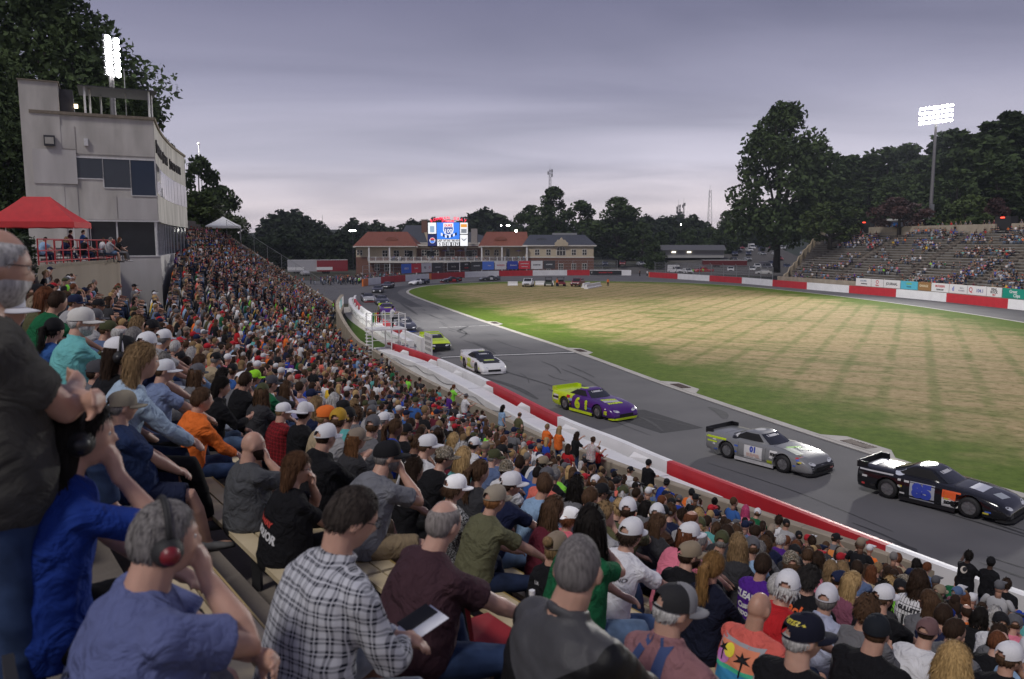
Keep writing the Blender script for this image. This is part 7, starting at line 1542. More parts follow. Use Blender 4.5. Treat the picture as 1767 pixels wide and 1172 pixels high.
def hero(px, py, label, fig, shirt, trousers, hair=None, hairc='brown', cap=None, capc=(.1, .1, .1), cap2=None, capyaw=0, skin=0, face=0, shirtm=None, denim=True, phones=None, prints=(), dpref=None, kmin=0, kmax=26, extra=None, vox=.0125, word=None, glasses=False, beard=None, at_=None, fix=None, fix_s=1.0):
 f=figure(vox=vox, fold=.006, seed=len(PEOPLE), **fig);hl=f['HM'].translation;r_=place(px, py, hl, kmin, kmax, face, dpref)
 if r_ is None:print('no seat', label);return
 loc, rz, s, k, i=r_
 if 'DBG' in globals():print('HERO', px, py, 'd %.2f pref %s s %.2f k %d'%(loc.xy.length, dpref, s, k))
 if fix:
  d_=sight(px, py);P_=Vector((0, 0, CAMH))+d_*fix;s=fix_s;rz=math.atan2(FN[i].x, -FN[i].y)+R(face);of=Matrix.Rotation(rz, 2)@Vector((hl.x, hl.y))*s;loc=Vector((P_.x-of.x, P_.y-of.y, P_.z-hl.z*s))
 if at_:loc, s=Vector(at_[:3]), at_[3]
 sc=SHC[shirt]if isinstance(shirt, str)else shirt;tr=TRC[trousers]if isinstance(trousers, str)else trousers
 hm=hair_mesh(hair, len(PEOPLE), 1100, .0022, bool(cap))if hair else None
 root, so_=person(f, loc, rz, s, SKINS[skin], sc, tr, label, hm, HRC[hairc]if isinstance(hairc, str)else hairc, CAPH.get(cap, CAPS.get(cap)), capc, cap2, capyaw, group='spectators in the near stand', shirtm=shirtm, denim=denim, phones=phones)
 if prints:back_print(so_, prints)
 HM=f['HM']
 for sd in(-1, 1):
  o=link('eye', EYE, root);o.matrix_local=HM@Matrix.Translation((sd*.0275, .0775, .009))
 if glasses:o=link('glasses', GLASSES, root);o.matrix_local=HM
 if beard:
  o=link('beard', BEARD[beard[0]], root, col=HRC[beard[1]]);o.matrix_local=HM;put_mats(o, M_hair)
 if fix and fig.get('pose')!='stand' and px<320:
  e_=empty('folding_chair', loc, rz);tag(e_, 'dark folding chair carrying the '+' '.join(label.split()[:9]), 'chair', 'folding chairs in the aisle row');link('seat', CHS, e_);chair_legs(e_)
 PEOPLE.append(dict(loc=loc, k=k, i=i, r=.32, root=root));return root, f, s, rz, loc
EYE=MB().ell((0, 0, 0), (.0115, .0115, .0115), None, 12, 8).mat(1).ell((0, .0055, 0), (.0062, .0068, .0062), None, 8, 6).mesh('eye', [mat('eye_white', (.5, .47, .45), .3), mat('iris', (.03, .02, .015), .2)], True, True)
gq=MB()
for sd in(-1, 1):gq.tube([(sd*.033+.021*math.cos(t), .101-abs(math.cos(t))*.004, .010+.016*math.sin(t))for t in[2*math.pi*j/14 for j in range(15)]], .0017, 5, False);gq.tube([(sd*.054, .098, .014), (sd*.076, .05, .014), (sd*.080, -.01, .012)], .0018, 5, False)
gq.tube([(-.012, .106, .014), (.012, .106, .014)], .0015, 5, False);GLASSES=gq.mesh('glasses', M_black, True, True)
def beard_mesh(long_):
 def fn(d):
  m=min(-.26-d.z, d.y+.18)-.30*math.exp(-(d.x/.22)**2-((d.z+.50)/.07)**2)*(d.y>0);k=max(-1., min(1., m*7));t=.011*k if k>0 else .014*k
  return head_pt(d)+Vector((d.x, d.y, d.z))*t+(Vector((0, .25, -1))*(.075*max(0, k)*max(0, d.y-.1)*max(0, -d.z))if long_ else Vector((0, 0, 0)))
 q=MB();q.ell((0, 0, 0), (1, 1, 1), None, 30, 22, fn);return q.mesh('beard', (), True, True)
BEARD={'short':beard_mesh(False), 'long':beard_mesh(True)}
S_=dict
chs=MB();chs.bb(-.24, .24, -.24, .24, .36, .41).bb(-.24, .24, -.27, -.24, .5, .78);CHS=chs.mesh('seat', M_dsteel, False, True);CHL=MB().tube([(0, 0, 0), (0, 0, .38)], .014, 5, False).mesh('leg', M_dsteel, False, True)
def chair_legs(e_):
 for sx in(-.22, .22):
  for sy in(-.25, .22):link('leg', CHL, e_, (sx, sy, 0), sc=(1, 1, 2.05 if sy<0 else 1))
hero(22, 436, 'standing grey bearded man with glasses and crossed bare arms at the left edge', S_(pose='stand', arms=('cross', 'cross'), fat=.45, yaw=8, pitch=8, lean=.03, tall=1.05), (.060, .058, .052), 'jeans', 'balding', 'silver', skin=0, glasses=True, beard=('short', 'silver'), dpref=1.55, face=0, kmin=23, at_=(-1.76, 2.6, 7.1, 1.1))
hero(140, 750, 'woman in royal blue tee with long dark hair and black ear defenders', S_(fem=True, arms=('chin', 'lap'), lean=.2, yaw=-10, pitch=6, fat=.0), (.012, .036, .21), 'black trousers', 'long', 'black', phones=(.012, .012, .014), dpref=3.3, face=4, vox=.010)
hero(196, 655, 'white haired man in glasses with headphones beside a khaki cap', S_(arms=('lap', 'thigh'), lean=.12, yaw=12, fat=.3), 'faded blue', 'grey shorts', 'receding', 'silver', skin=2, glasses=True, phones=(.02, .02, .022), dpref=5.2)
hero(212, 702, 'man with khaki cap, navy tee and navy shorts near the standing man', S_(arms=('lap', 'lap'), lean=-.05, yaw=4, fat=.8, legs='shorts', spread=.2), (.018, .032, .085), 'navy shorts', 'short', 'grey', cap='cap', capc=(.26, .23, .17), denim=False, dpref=5.3, vox=.010)
h_blue=hero(285, 932, 'heavy man in blue grey tee wearing red ear defenders, fist at his chin', S_(arms=('chin', 'cross'), lean=.22, yaw=-2, pitch=2, fat=.95, legs='shorts', spread=.22), (.105, .125, .26), 'grey shorts', 'short', 'grey', phones=(.16, .010, .016), dpref=2.15, fix=2.25, fix_s=.93, denim=False, vox=.0085, prints=[('t', 'LEY-', .07, -.03, .80, (.03, .035, .06)), ('t', 'DON', .075, .0, .69, (.03, .035, .06))])
h_plaid=hero(607, 895, 'balding dark haired man in black and white plaid shirt writing on paper', S_(arms=('write', 'write'), lean=.34, yaw=-4, pitch=24, fat=.35, sleeve='long', legs='shorts', collar=True, spread=.2), 'white', 'white shorts', 'short', (.035, .028, .024), shirtm=M_plaid, glasses=True, dpref=3.05, vox=.0085)
h_mar=hero(768, 903, 'grey haired balding man in faded maroon tee holding a water bottle', S_(arms=('knee', 'thigh'), lean=.32, yaw=14, pitch=4, fat=.6, spread=.18), (.052, .026, .034), 'jeans', 'balding', (.20, .18, .17), skin=2, dpref=3.4, vox=.0088)
hero(992, 985, 'grey cropped man in black and grey rain jacket with a red stripe', S_(arms=('lap', 'lap'), lean=.12, yaw=32, pitch=2, fat=.7, sleeve='long', hood=False, collar=True), 'black', 'dark jeans', 'buzz', (.13, .12, .118), skin=0, shirtm=M_jacket, dpref=2.85, vox=.0088)
hero(1165, 1052, 'white haired man in dusty pink shirt and denim overalls, black and grey cap', S_(arms=('lap', 'lap'), lean=.16, yaw=-18, pitch=14, fat=.5, sleeve='long', collar=True), (.25, .125, .135), 'dark jeans', 'short', 'silver', cap='trucker', capc=(.22, .22, .23), cap2=M_knitb, dpref=4.0, vox=.010, prints=[('r', (.05, .52, 14), 0, -.10, .86, (.035, .06, .16), -12), ('r', (.05, .52, 14), 0, .10, .86, (.035, .06, .16), 12), ('r', (.30, .20, 10), 0, 0, .56, (.035, .06, .16))])
hero(1312, 1050, 'shaven headed man in coral tee with a palm beach print', S_(arms=('thigh', 'lap'), lean=.2, yaw=4, pitch=10, fat=.6), (.62, .125, .10), 'denim shorts', None, skin=1, dpref=4.7, denim=True, vox=.010, prints=[('r', (.34, .30, 12), 0, .0, .86, (.30, .30, .32)), ('r', (.30, .26, 12), 0, .0, .86, (.66, .22, .12), 0, .004), ('r', (.30, .085, 8), 0, 0, .775, (.03, .22, .42), 0, .007), ('r', (.30, .03, 8), 0, 0, .83, (.05, .42, .25), 0, .007), ('d', (.045, .045), 0, -.06, .94, (.75, .65, .05), 0, .006), ('d', (.06, .05), 0, -.11, .89, (.55, .2, .5), 0, .005), ('p', [(0, 0), (.012, 0), (.016, .10), (.075, .10), (.03, .125), (.06, .155), (.015, .135), (-.005, .165), (-.012, .13), (-.055, .14), (-.022, .115), (-.06, .085), (.0, .10)], 0, .05, .80, (.012, .012, .012), 0, .009), ('p', [(0, 0), (.01, 0), (.012, .07), (.05, .075), (.02, .09), (.03, .12), (.005, .10), (-.03, .11), (-.012, .085), (-.045, .06), (.0, .07)], 0, -.12, .86, (.012, .012, .012), 0, .009), ('t', 'PLEASURE', .06, 0, .665, (.1, .45, .5))])
h_vet=hero(1388, 1100, 'man in navy veteran cap with yellow lettering at the bottom edge', S_(arms=('lap', 'lap'), lean=.15, yaw=-28, pitch=4, fat=.5), 'black', 'dark jeans', 'short', 'silver', cap='cap', capc=(.008, .009, .02), dpref=3.75)
hero(1512, 1092, 'broad man in black leather cap and black tee at the bottom edge', S_(arms=('thigh', 'thigh'), lean=.2, yaw=14, pitch=6, fat=.95), 'black', 'dark jeans', 'buzz', 'brown', cap='fitted', capc=(.012, .015, .02), dpref=4.9)
hero(1602, 1090, 'man in white tee with a faded red and grey cap', S_(arms=('knee', 'knee'), lean=.38, yaw=2, pitch=6, fat=.7), 'white', 'khaki shorts', 'buzz', 'dark brown', cap='cap', capc=(.15, .085, .085), dpref=6.2)
hero(1645, 1145, 'person with a blonde bowl cut and mauve tee at the bottom edge', S_(fem=True, arms=('lap', 'lap'), lean=.15, yaw=12, pitch=6, fat=.4), 'mauve', 'jeans', 'bob', (.42, .28, .12), dpref=4.6)
hero(1424, 1035, 'man in pale blue button shirt and plain white cap', S_(arms=('thigh', 'thigh'), lean=.16, yaw=16, pitch=4, collar=True, sleeve='long'), (.36, .39, .52), 'dark jeans', 'short', 'grey', cap='cap', capc=(.62, .62, .66), dpref=6.4)
hero(1343, 1012, 'silver haired man in dark olive grey tee behind the coral tee', S_(arms=('lap', 'thigh'), lean=.18, yaw=-4), (.075, .07, .062), 'jeans', 'short', 'silver', dpref=6.6)
hero(1398, 1000, 'person with tousled dark hair in black tee with orange country singer lettering', S_(arms=('lap', 'lap'), lean=.2, yaw=2, fat=.5), 'black', 'black trousers', 'mop', (.03, .027, .026), dpref=6.9, prints=[('t', 'Zach', .13, -.03, .97, ORp, -12), ('t', 'Lane', .13, -.02, .86, ORp, -12), ('t', 'Bryan', .13, -.0, .75, ORp, -12)])
hero(1313, 977, 'dark haired person in purple tee with white custom shop lettering', S_(arms=('lap', 'lap'), lean=.14, yaw=18), (.075, .018, .23), 'jeans', 'short', (.03, .018, .012), dpref=7.4, prints=[('t', "CLEARY'S", .085, 0, .93, WHp, -3), ('t', 'Custom', .075, 0, .84, WHp, 4), ('t', 'REDO INC', .05, 0, .76, WHp, -3)])
hero(1228, 978, 'girl with a long golden ponytail in navy jumper', S_(fem=True, arms=('lap', 'lap'), lean=.12, yaw=10, sleeve='long'), (.010, .012, .026), 'dark jeans', 'pony', (.20, .11, .04), dpref=6.6)
hero(1192, 958, 'bearded man in black hoodie and tan cap, hand on his mouth', S_(arms=('chin', 'thigh'), lean=.3, yaw=-22, pitch=4, hood=True, sleeve='long', legs='shorts', fat=.3), 'black', 'black trousers', 'short', 'dark brown', cap='cap', capc=(.25, .20, .14), beard=('short', 'dark brown'), dpref=6.2, denim=False)
hero(1086, 922, 'long haired man in white tee with a triangle print and white trucker cap', S_(arms=('knee', 'hang'), lean=.4, yaw=8, pitch=8, spread=.22), (.66, .66, .70), (.07, .12, .24), 'curly', (.03, .018, .012), cap='trucker', capc=(.66, .66, .68), cap2=M_knit, dpref=6.3, vox=.010, prints=[('p', [(-.19, .10), (.19, .06), (-.05, -.14)], 0, 0, .90, (.03, .03, .035)), ('p', [(-.175, .09), (.165, .055), (-.05, -.122)], 0, 0, .90, (.64, .64, .68), 0, .003), ('t', 'RUN THE WHEELS\nROUND AND ROUND\nALL NIGHT', .040, -.02, .915, (.04, .04, .045), -5, .006)])
hero(962, 955, 'woman with tan cap and blonde bun in black tee', S_(fem=True, arms=('lap', 'lap'), lean=.14, yaw=14, pitch=5), 'black', 'black trousers', 'bun', 'sandy', cap='cap', capc=(.24, .19, .14), dpref=5.4, prints=[('t', 'UA', .04, 0, .96, WHp)])
hero(985, 893, 'person in bright pink tee and camouflage cap worn backwards', S_(arms=('lap', 'lap'), lean=.2, yaw=4), (.66, .15, .19), 'jeans', 'mop', 'auburn', cap='cap', capc=(1, 1, 1), dpref=7.8, capyaw=150, prints=[('r', (.24, .085, 8), 0, 0, .92, (.70, .45, .48)), ('r', (.225, .07, 8), 0, 0, .92, (.66, .15, .19), 0, .003), ('t', 'WESTERN', .035, .0, .92, (.7, .5, .5), 0, .006)])
hero(855, 862, 'man in olive tee and tan cap with his forearm hanging over his knee', S_(arms=('knee', 'thigh'), lean=.34, yaw=8, pitch=6, spread=.2), (.115, .115, .066), 'dark jeans', 'short', (.22, .10, .04), cap='cap', capc=(.30, .26, .20), dpref=6.3, vox=.010)
hero(786, 842, 'person in camo cap and black bandana print tee', S_(arms=('phone', 'lap'), lean=.22, yaw=-8, pitch=10), 'black', 'black trousers', 'mop', 'brown', cap='cap', capc=(1, 1, 1), shirtm=M_bandana, dpref=6.2)
hero(716, 812, 'person with shaggy dark curls in black tee with white back lettering', S_(fem=True, arms=('lap', 'lap'), lean=.2, yaw=6), 'black', 'black trousers', 'wavy', (.03, .018, .012), dpref=6.9, prints=[('t', 'VEEPS IN', .06, .02, .93, WHp, -6)])
hero(668, 788, 'bearded man in grey tee and black cap with his hand at his chin', S_(arms=('chin', 'knee'), lean=.42, yaw=-14, pitch=4, fat=.5, legs='shorts', spread=.22), (.155, .16, .18), 'khaki shorts', 'short', 'grey', cap='fitted', capc=(.012, .012, .014), beard=('short', 'grey'), dpref=6.8, denim=False, vox=.010)
hero(617, 758, 'woman with long curly red brown hair and tan cap', S_(fem=True, arms=('lap', 'lap'), lean=.16, yaw=0), 'charcoal', 'dark jeans', 'wavy', (.13, .06, .026), cap='cap', capc=(.22, .18, .14), dpref=8.9)
hero(562, 755, 'large man in black hoodie and plain white cap', S_(arms=('lap', 'lap'), lean=.2, yaw=18, hood=True, sleeve='long', fat=.8), 'black', 'black trousers', 'buzz', 'dark brown', cap='trucker', capc=(.64, .64, .67), cap2=M_knit, dpref=8.0)
hero(438, 786, 'bald man with a long dark beard in grey tee, hand behind his chin', S_(arms=('chin', 'lap'), lean=.10, yaw=-10, pitch=2, fat=.7), (.072, .075, .082), 'black trousers', None, skin=0, beard=('long', 'dark brown'), dpref=5.4)
hero(516, 848, 'woman with a brown bob and glasses in black tee with red lettering', S_(fem=True, arms=('lap', 'chin'), lean=.18, yaw=-24, pitch=4, fat=.6), 'black', 'black trousers', 'bob', (.075, .036, .018), glasses=True, dpref=5.2, prints=[('t', 'SPEEDWAY', .055, -.04, .86, (.5, .05, .04), -14), ('t', 'WARRIOR', .085, -.03, .77, WHp, -14)])
hero(491, 710, 'heavy person in sleeveless red and black plaid shirt and white cap', S_(arms=('lap', 'lap'), lean=.14, yaw=-24, pitch=4, fat=1.0, sleeve='none'), 'red', 'dark jeans', 'short', 'sandy', cap='trucker', capc=(.64, .64, .68), cap2=M_knit, shirtm=M_rplaid, dpref=9.5)
hero(524, 712, 'boy in black tee and backward white cap beside the red plaid shirt', S_(arms=('lap', 'lap'), lean=.12, yaw=30), 'black', 'dark jeans', 'short', 'dark brown', cap='trucker', capc=(.6, .6, .62), cap2=M_knit, dpref=9.8, capyaw=170)
hero(382, 668, 'woman in black hoodie and denim shorts with hands held before her', S_(fem=True, arms=('phone', 'lap'), lean=.2, yaw=-20, pitch=12, hood=True, sleeve='long', legs='shorts'), 'black', 'denim shorts', 'long', 'black', dpref=8.6)
hero(350, 690, 'person in bright orange hoodie behind the woman in black', S_(arms=('lap', 'lap'), lean=.2, yaw=0, hood=True, sleeve='long'), 'orange', 'jeans', 'short', 'brown', dpref=9.5)
hero(437, 652, 'person in charcoal tee with a fluorescent green cap', S_(arms=('lap', 'lap'), lean=.25, yaw=0), 'charcoal', 'khaki shorts', 'mop', 'brown', cap='cap', capc=(.30, .68, .03), dpref=13, denim=False)
hero(468, 662, 'man in dark green tee with a grey cap', S_(arms=('lap', 'lap'), lean=.2, yaw=6), 'green', 'jeans', 'short', 'brown', cap='cap', capc=(.06, .06, .07), dpref=13)
hero(284, 640, 'man in faded blue tee and white cap with an elbow on his knee', S_(arms=('knee', 'lap'), lean=.25, yaw=-18, fat=.5), (.17, .22, .36), 'navy shorts', 'short', 'brown', cap='cap', capc=(.6, .61, .64), dpref=8.7)
hero(240, 625, 'woman with light brown hair in pale blue long sleeve shirt', S_(fem=True, arms=('lap', 'lap'), lean=.3, yaw=-4, sleeve='long'), (.33, .43, .54), 'black trousers', 'long', 'sandy', dpref=7.2)
hero(137, 556, 'man in bright aqua fishing shirt and white cap', S_(arms=('lap', 'lap'), lean=.2, yaw=-22, sleeve='long', collar=True, fat=.5), (.15, .44, .44), 'jeans', 'short', 'silver', cap='cap', capc=(.56, .55, .52), beard=('short', 'silver'), dpref=8.8)
hero(66, 572, 'woman with curly blonde hair in lavender tee, a hand at her chin', S_(fem=True, arms=('chin', 'phone'), lean=.22, yaw=-22, fat=.7), 'lavender', 'jeans', 'bob', 'sandy', dpref=7.2)
hero(172, 643, 'person in grey hoodie and dark grey cap', S_(arms=('lap', 'lap'), lean=.15, yaw=-16, hood=True, sleeve='long'), 'grey', 'dark jeans', 'short', 'dark brown', cap='cap', capc=(.055, .055, .062), dpref=5.0)
hero(206, 612, 'person with black headset and black and white cap', S_(arms=('lap', 'lap'), lean=.15, yaw=-14), 'black', 'dark jeans', 'long', 'dark brown', cap='trucker', capc=(.012, .012, .014), cap2=M_knit, phones=(.012, .012, .014), dpref=6.0)
hero(4, 536, 'person in a wide white cap cut by the left edge', S_(arms=('lap', 'lap'), lean=.1, yaw=-30), 'maroon', 'jeans', 'short', 'brown', cap='cap', capc=(.6, .6, .62), dpref=6, kmin=20)
hero(62, 530, 'woman with straight grey blonde hair in black sweater', S_(fem=True, arms=('lap', 'lap'), lean=.15, yaw=-34, sleeve='long'), 'black', 'dark jeans', 'bob', (.34, .28, .20), dpref=10)
# ---------------------------------------------------------------- people a little further down the stand
def tset():
 out=[]
 base=[S_(arms=('thigh', 'thigh'), lean=.15), S_(arms=('knee', 'knee'), lean=.42, legs='shorts'), S_(arms=('cross', 'cross'), lean=.08, fat=.3), S_(arms=('chin', 'lap'), lean=.3), S_(arms=('lap', 'lap'), lean=.18, fat=.95, legs='shorts'), S_(arms=('knee', 'thigh'), lean=.33, fat=.6), S_(arms=('phone', 'thigh'), lean=.25), S_(arms=('lap', 'lap'), lean=.15, hood=True, sleeve='long', fat=.2), S_(fem=True, arms=('lap', 'lap'), lean=.15), S_(fem=True, arms=('cross', 'cross'), lean=.12, sleeve='long'), S_(fem=True, arms=('phone', 'phone'), lean=.22), S_(fem=True, arms=('hug', 'hug'), lean=.2, hood=True, sleeve='long'), S_(fem=True, arms=('chin', 'lap'), lean=.24, fat=.5)]
 for b in base:
  for yw in((-18, 28)if base.index(b)%2 else(6, 42)):out.append((b, figure(vox=.021, yaw=yw, pitch=5, fold=.006, seed=len(out), **b)))
 return out
SIT=tset()
STD=[(b, figure(pose='stand', vox=.021, fold=.006, seed=40+i, **b))for i, b in enumerate([S_(arms=('hang', 'hang'), lean=.03, yaw=20), S_(arms=('cross', 'cross'), lean=.02, yaw=0, fat=.4), S_(fem=True, arms=('cross', 'hang'), lean=.03, yaw=25), S_(fem=True, arms=('hang', 'phone'), lean=.05, yaw=10), S_(arms=('hip', 'hang'), lean=.04, yaw=30, legs='shorts', fat=.5), S_(arms=('rail', 'rail'), lean=.12, yaw=18), S_(fem=True, arms=('rail', 'point'), lean=.12, yaw=20)])]
KID=figure(pose='stand', arms=('rail', 'up'), lean=.08, yaw=20, vox=.022, fold=.005)
rp=random.Random(21)
def kid(kind):return[f for b, f in SIT if((kind[0]=='f')==bool(b.get('fem')))and(('h' in kind)==bool(b.get('hood')))]
def pick(kind):
 if 's' in kind:return rp.choice([f for b, f in STD if(kind[0]=='f')==bool(b.get('fem'))])
 return rp.choice(kid(kind))
CAPW={'white cap':('trucker', (.62, .62, .65), M_knit), 'black cap':('cap', (.012, .012, .014), None), 'tan cap':('cap', (.26, .21, .15), None), 'grey cap':('cap', (.10, .10, .11), None), 'navy cap':('cap', (.012, .018, .05), None), 'camo cap':('cap', None, None), 'olive cap':('cap', (.06, .065, .03), None), 'denim cap':('cap', (.08, .13, .24), None), 'black beanie':('beanie', (.01, .01, .012), None), 'orange cap':('cap', (.7, .16, .03), None), 'green cap':('cap', (.28, .65, .04), None), 'red cap':('cap', (.4, .02, .03), None), 'mustard cap':('cap', (.42, .25, .03), None), 'purple bucket hat':('bucket', (.10, .03, .26), None), 'royal blue cap':('cap', (.02, .06, .34), None), 'black mesh cap':('trucker', (.3, .3, .31), M_knitb)}
HAIRW={'s':'short', 'z':'buzz', 'l':'long', 'w':'wavy', 'c':'curly', 'p':'pony', 'o':'bob', 'u':'bun', 'b':'balding', 'r':'receding', 'm':'mop', '-':None}
HNAME={'short':'short %s hair', 'buzz':'cropped %s hair', 'long':'long %s hair', 'wavy':'wavy %s hair', 'curly':'curly %s hair', 'pony':'%s ponytail', 'bob':'%s bob', 'bun':'%s hair in a bun', 'balding':'thinning %s hair', 'receding':'receding %s hair', 'mop':'tousled %s hair', None:'shaven head'}
ADDED=[]
def mid_person(loc, rz, s, kind, shirt, cap=None, hair='s', hairc='brown', skin=0, trousers=None, prints=(), label=None, shirtm=None, phones=None, group='spectators in the near stand', k=0, i=0, info=None):
 f=info or pick(kind);tr=trousers or rp.choice(list(TRC));hs=HAIRW[hair];c=CAPW.get(cap);hm=rp.choice((HAIRU if c else HAIRS)[hs])if hs else None;capm=None
 if c:capm=CAPS[c[0]]
 root, so_=person(f, loc, rz, s, SKINS[skin], SHC[shirt], TRC[tr], label or 'x', hm, HRC[hairc], capm, (c[1]or(1, 1, 1))if c else None, (c[2]if c and c[0]!='beanie' and c[0]!='bucket' else None), rp.choice([0, 0, 0, 180])if c and c[0]=='cap' and rp.random()<.3 else 0, group=group, denim='jeans' in tr or 'denim' in tr, shirtm=shirtm, phones=phones, shoe=rp.choice([(.05, .05, .05), (.4, .4, .4), (.15, .12, .1), (.02, .02, .02)]))
 if cap=='camo cap':
  for o in root.children:
   if o.name.startswith('cap'):put_mats(o, M_camo)
 if prints:back_print(so_, prints)
 gar='hoodie' if 'h' in kind and kind!='h' and 'h' in kind[1:]else 'top'
 head=cap if cap else HNAME[hs]%hairc if hs else 'shaven head'
 if phones:head+=' and headphones'
 ADDED.append(dict(root=root, loc=Vector(loc), shirt=shirt, gar=gar, head=head, stand='s' in kind[1:], label=label, print=bool(prints), k=k, i=i, legs=tr));PEOPLE.append(dict(loc=Vector(loc), k=k, i=i, r=.30, root=root));return root
def at(px, py, kind, shirt, cap=None, hair='s', hairc='brown', dpref=None, skin=None, face=0, **kw):
 f=kw.pop('info', None)or pick(kind);r_=place(px, py, f['HM'].translation, 0, 25, face, dpref)
 if r_ is None:return
 loc, rz, s, k, i=r_;return mid_person(loc, rz, s, kind, shirt, cap, hair, hairc, rp.randrange(5)if skin is None else skin, info=f, k=k, i=i, **kw)
OR_=[('r', (.2, .17, 6), 0, 0, .90, (.65, .22, .05))]
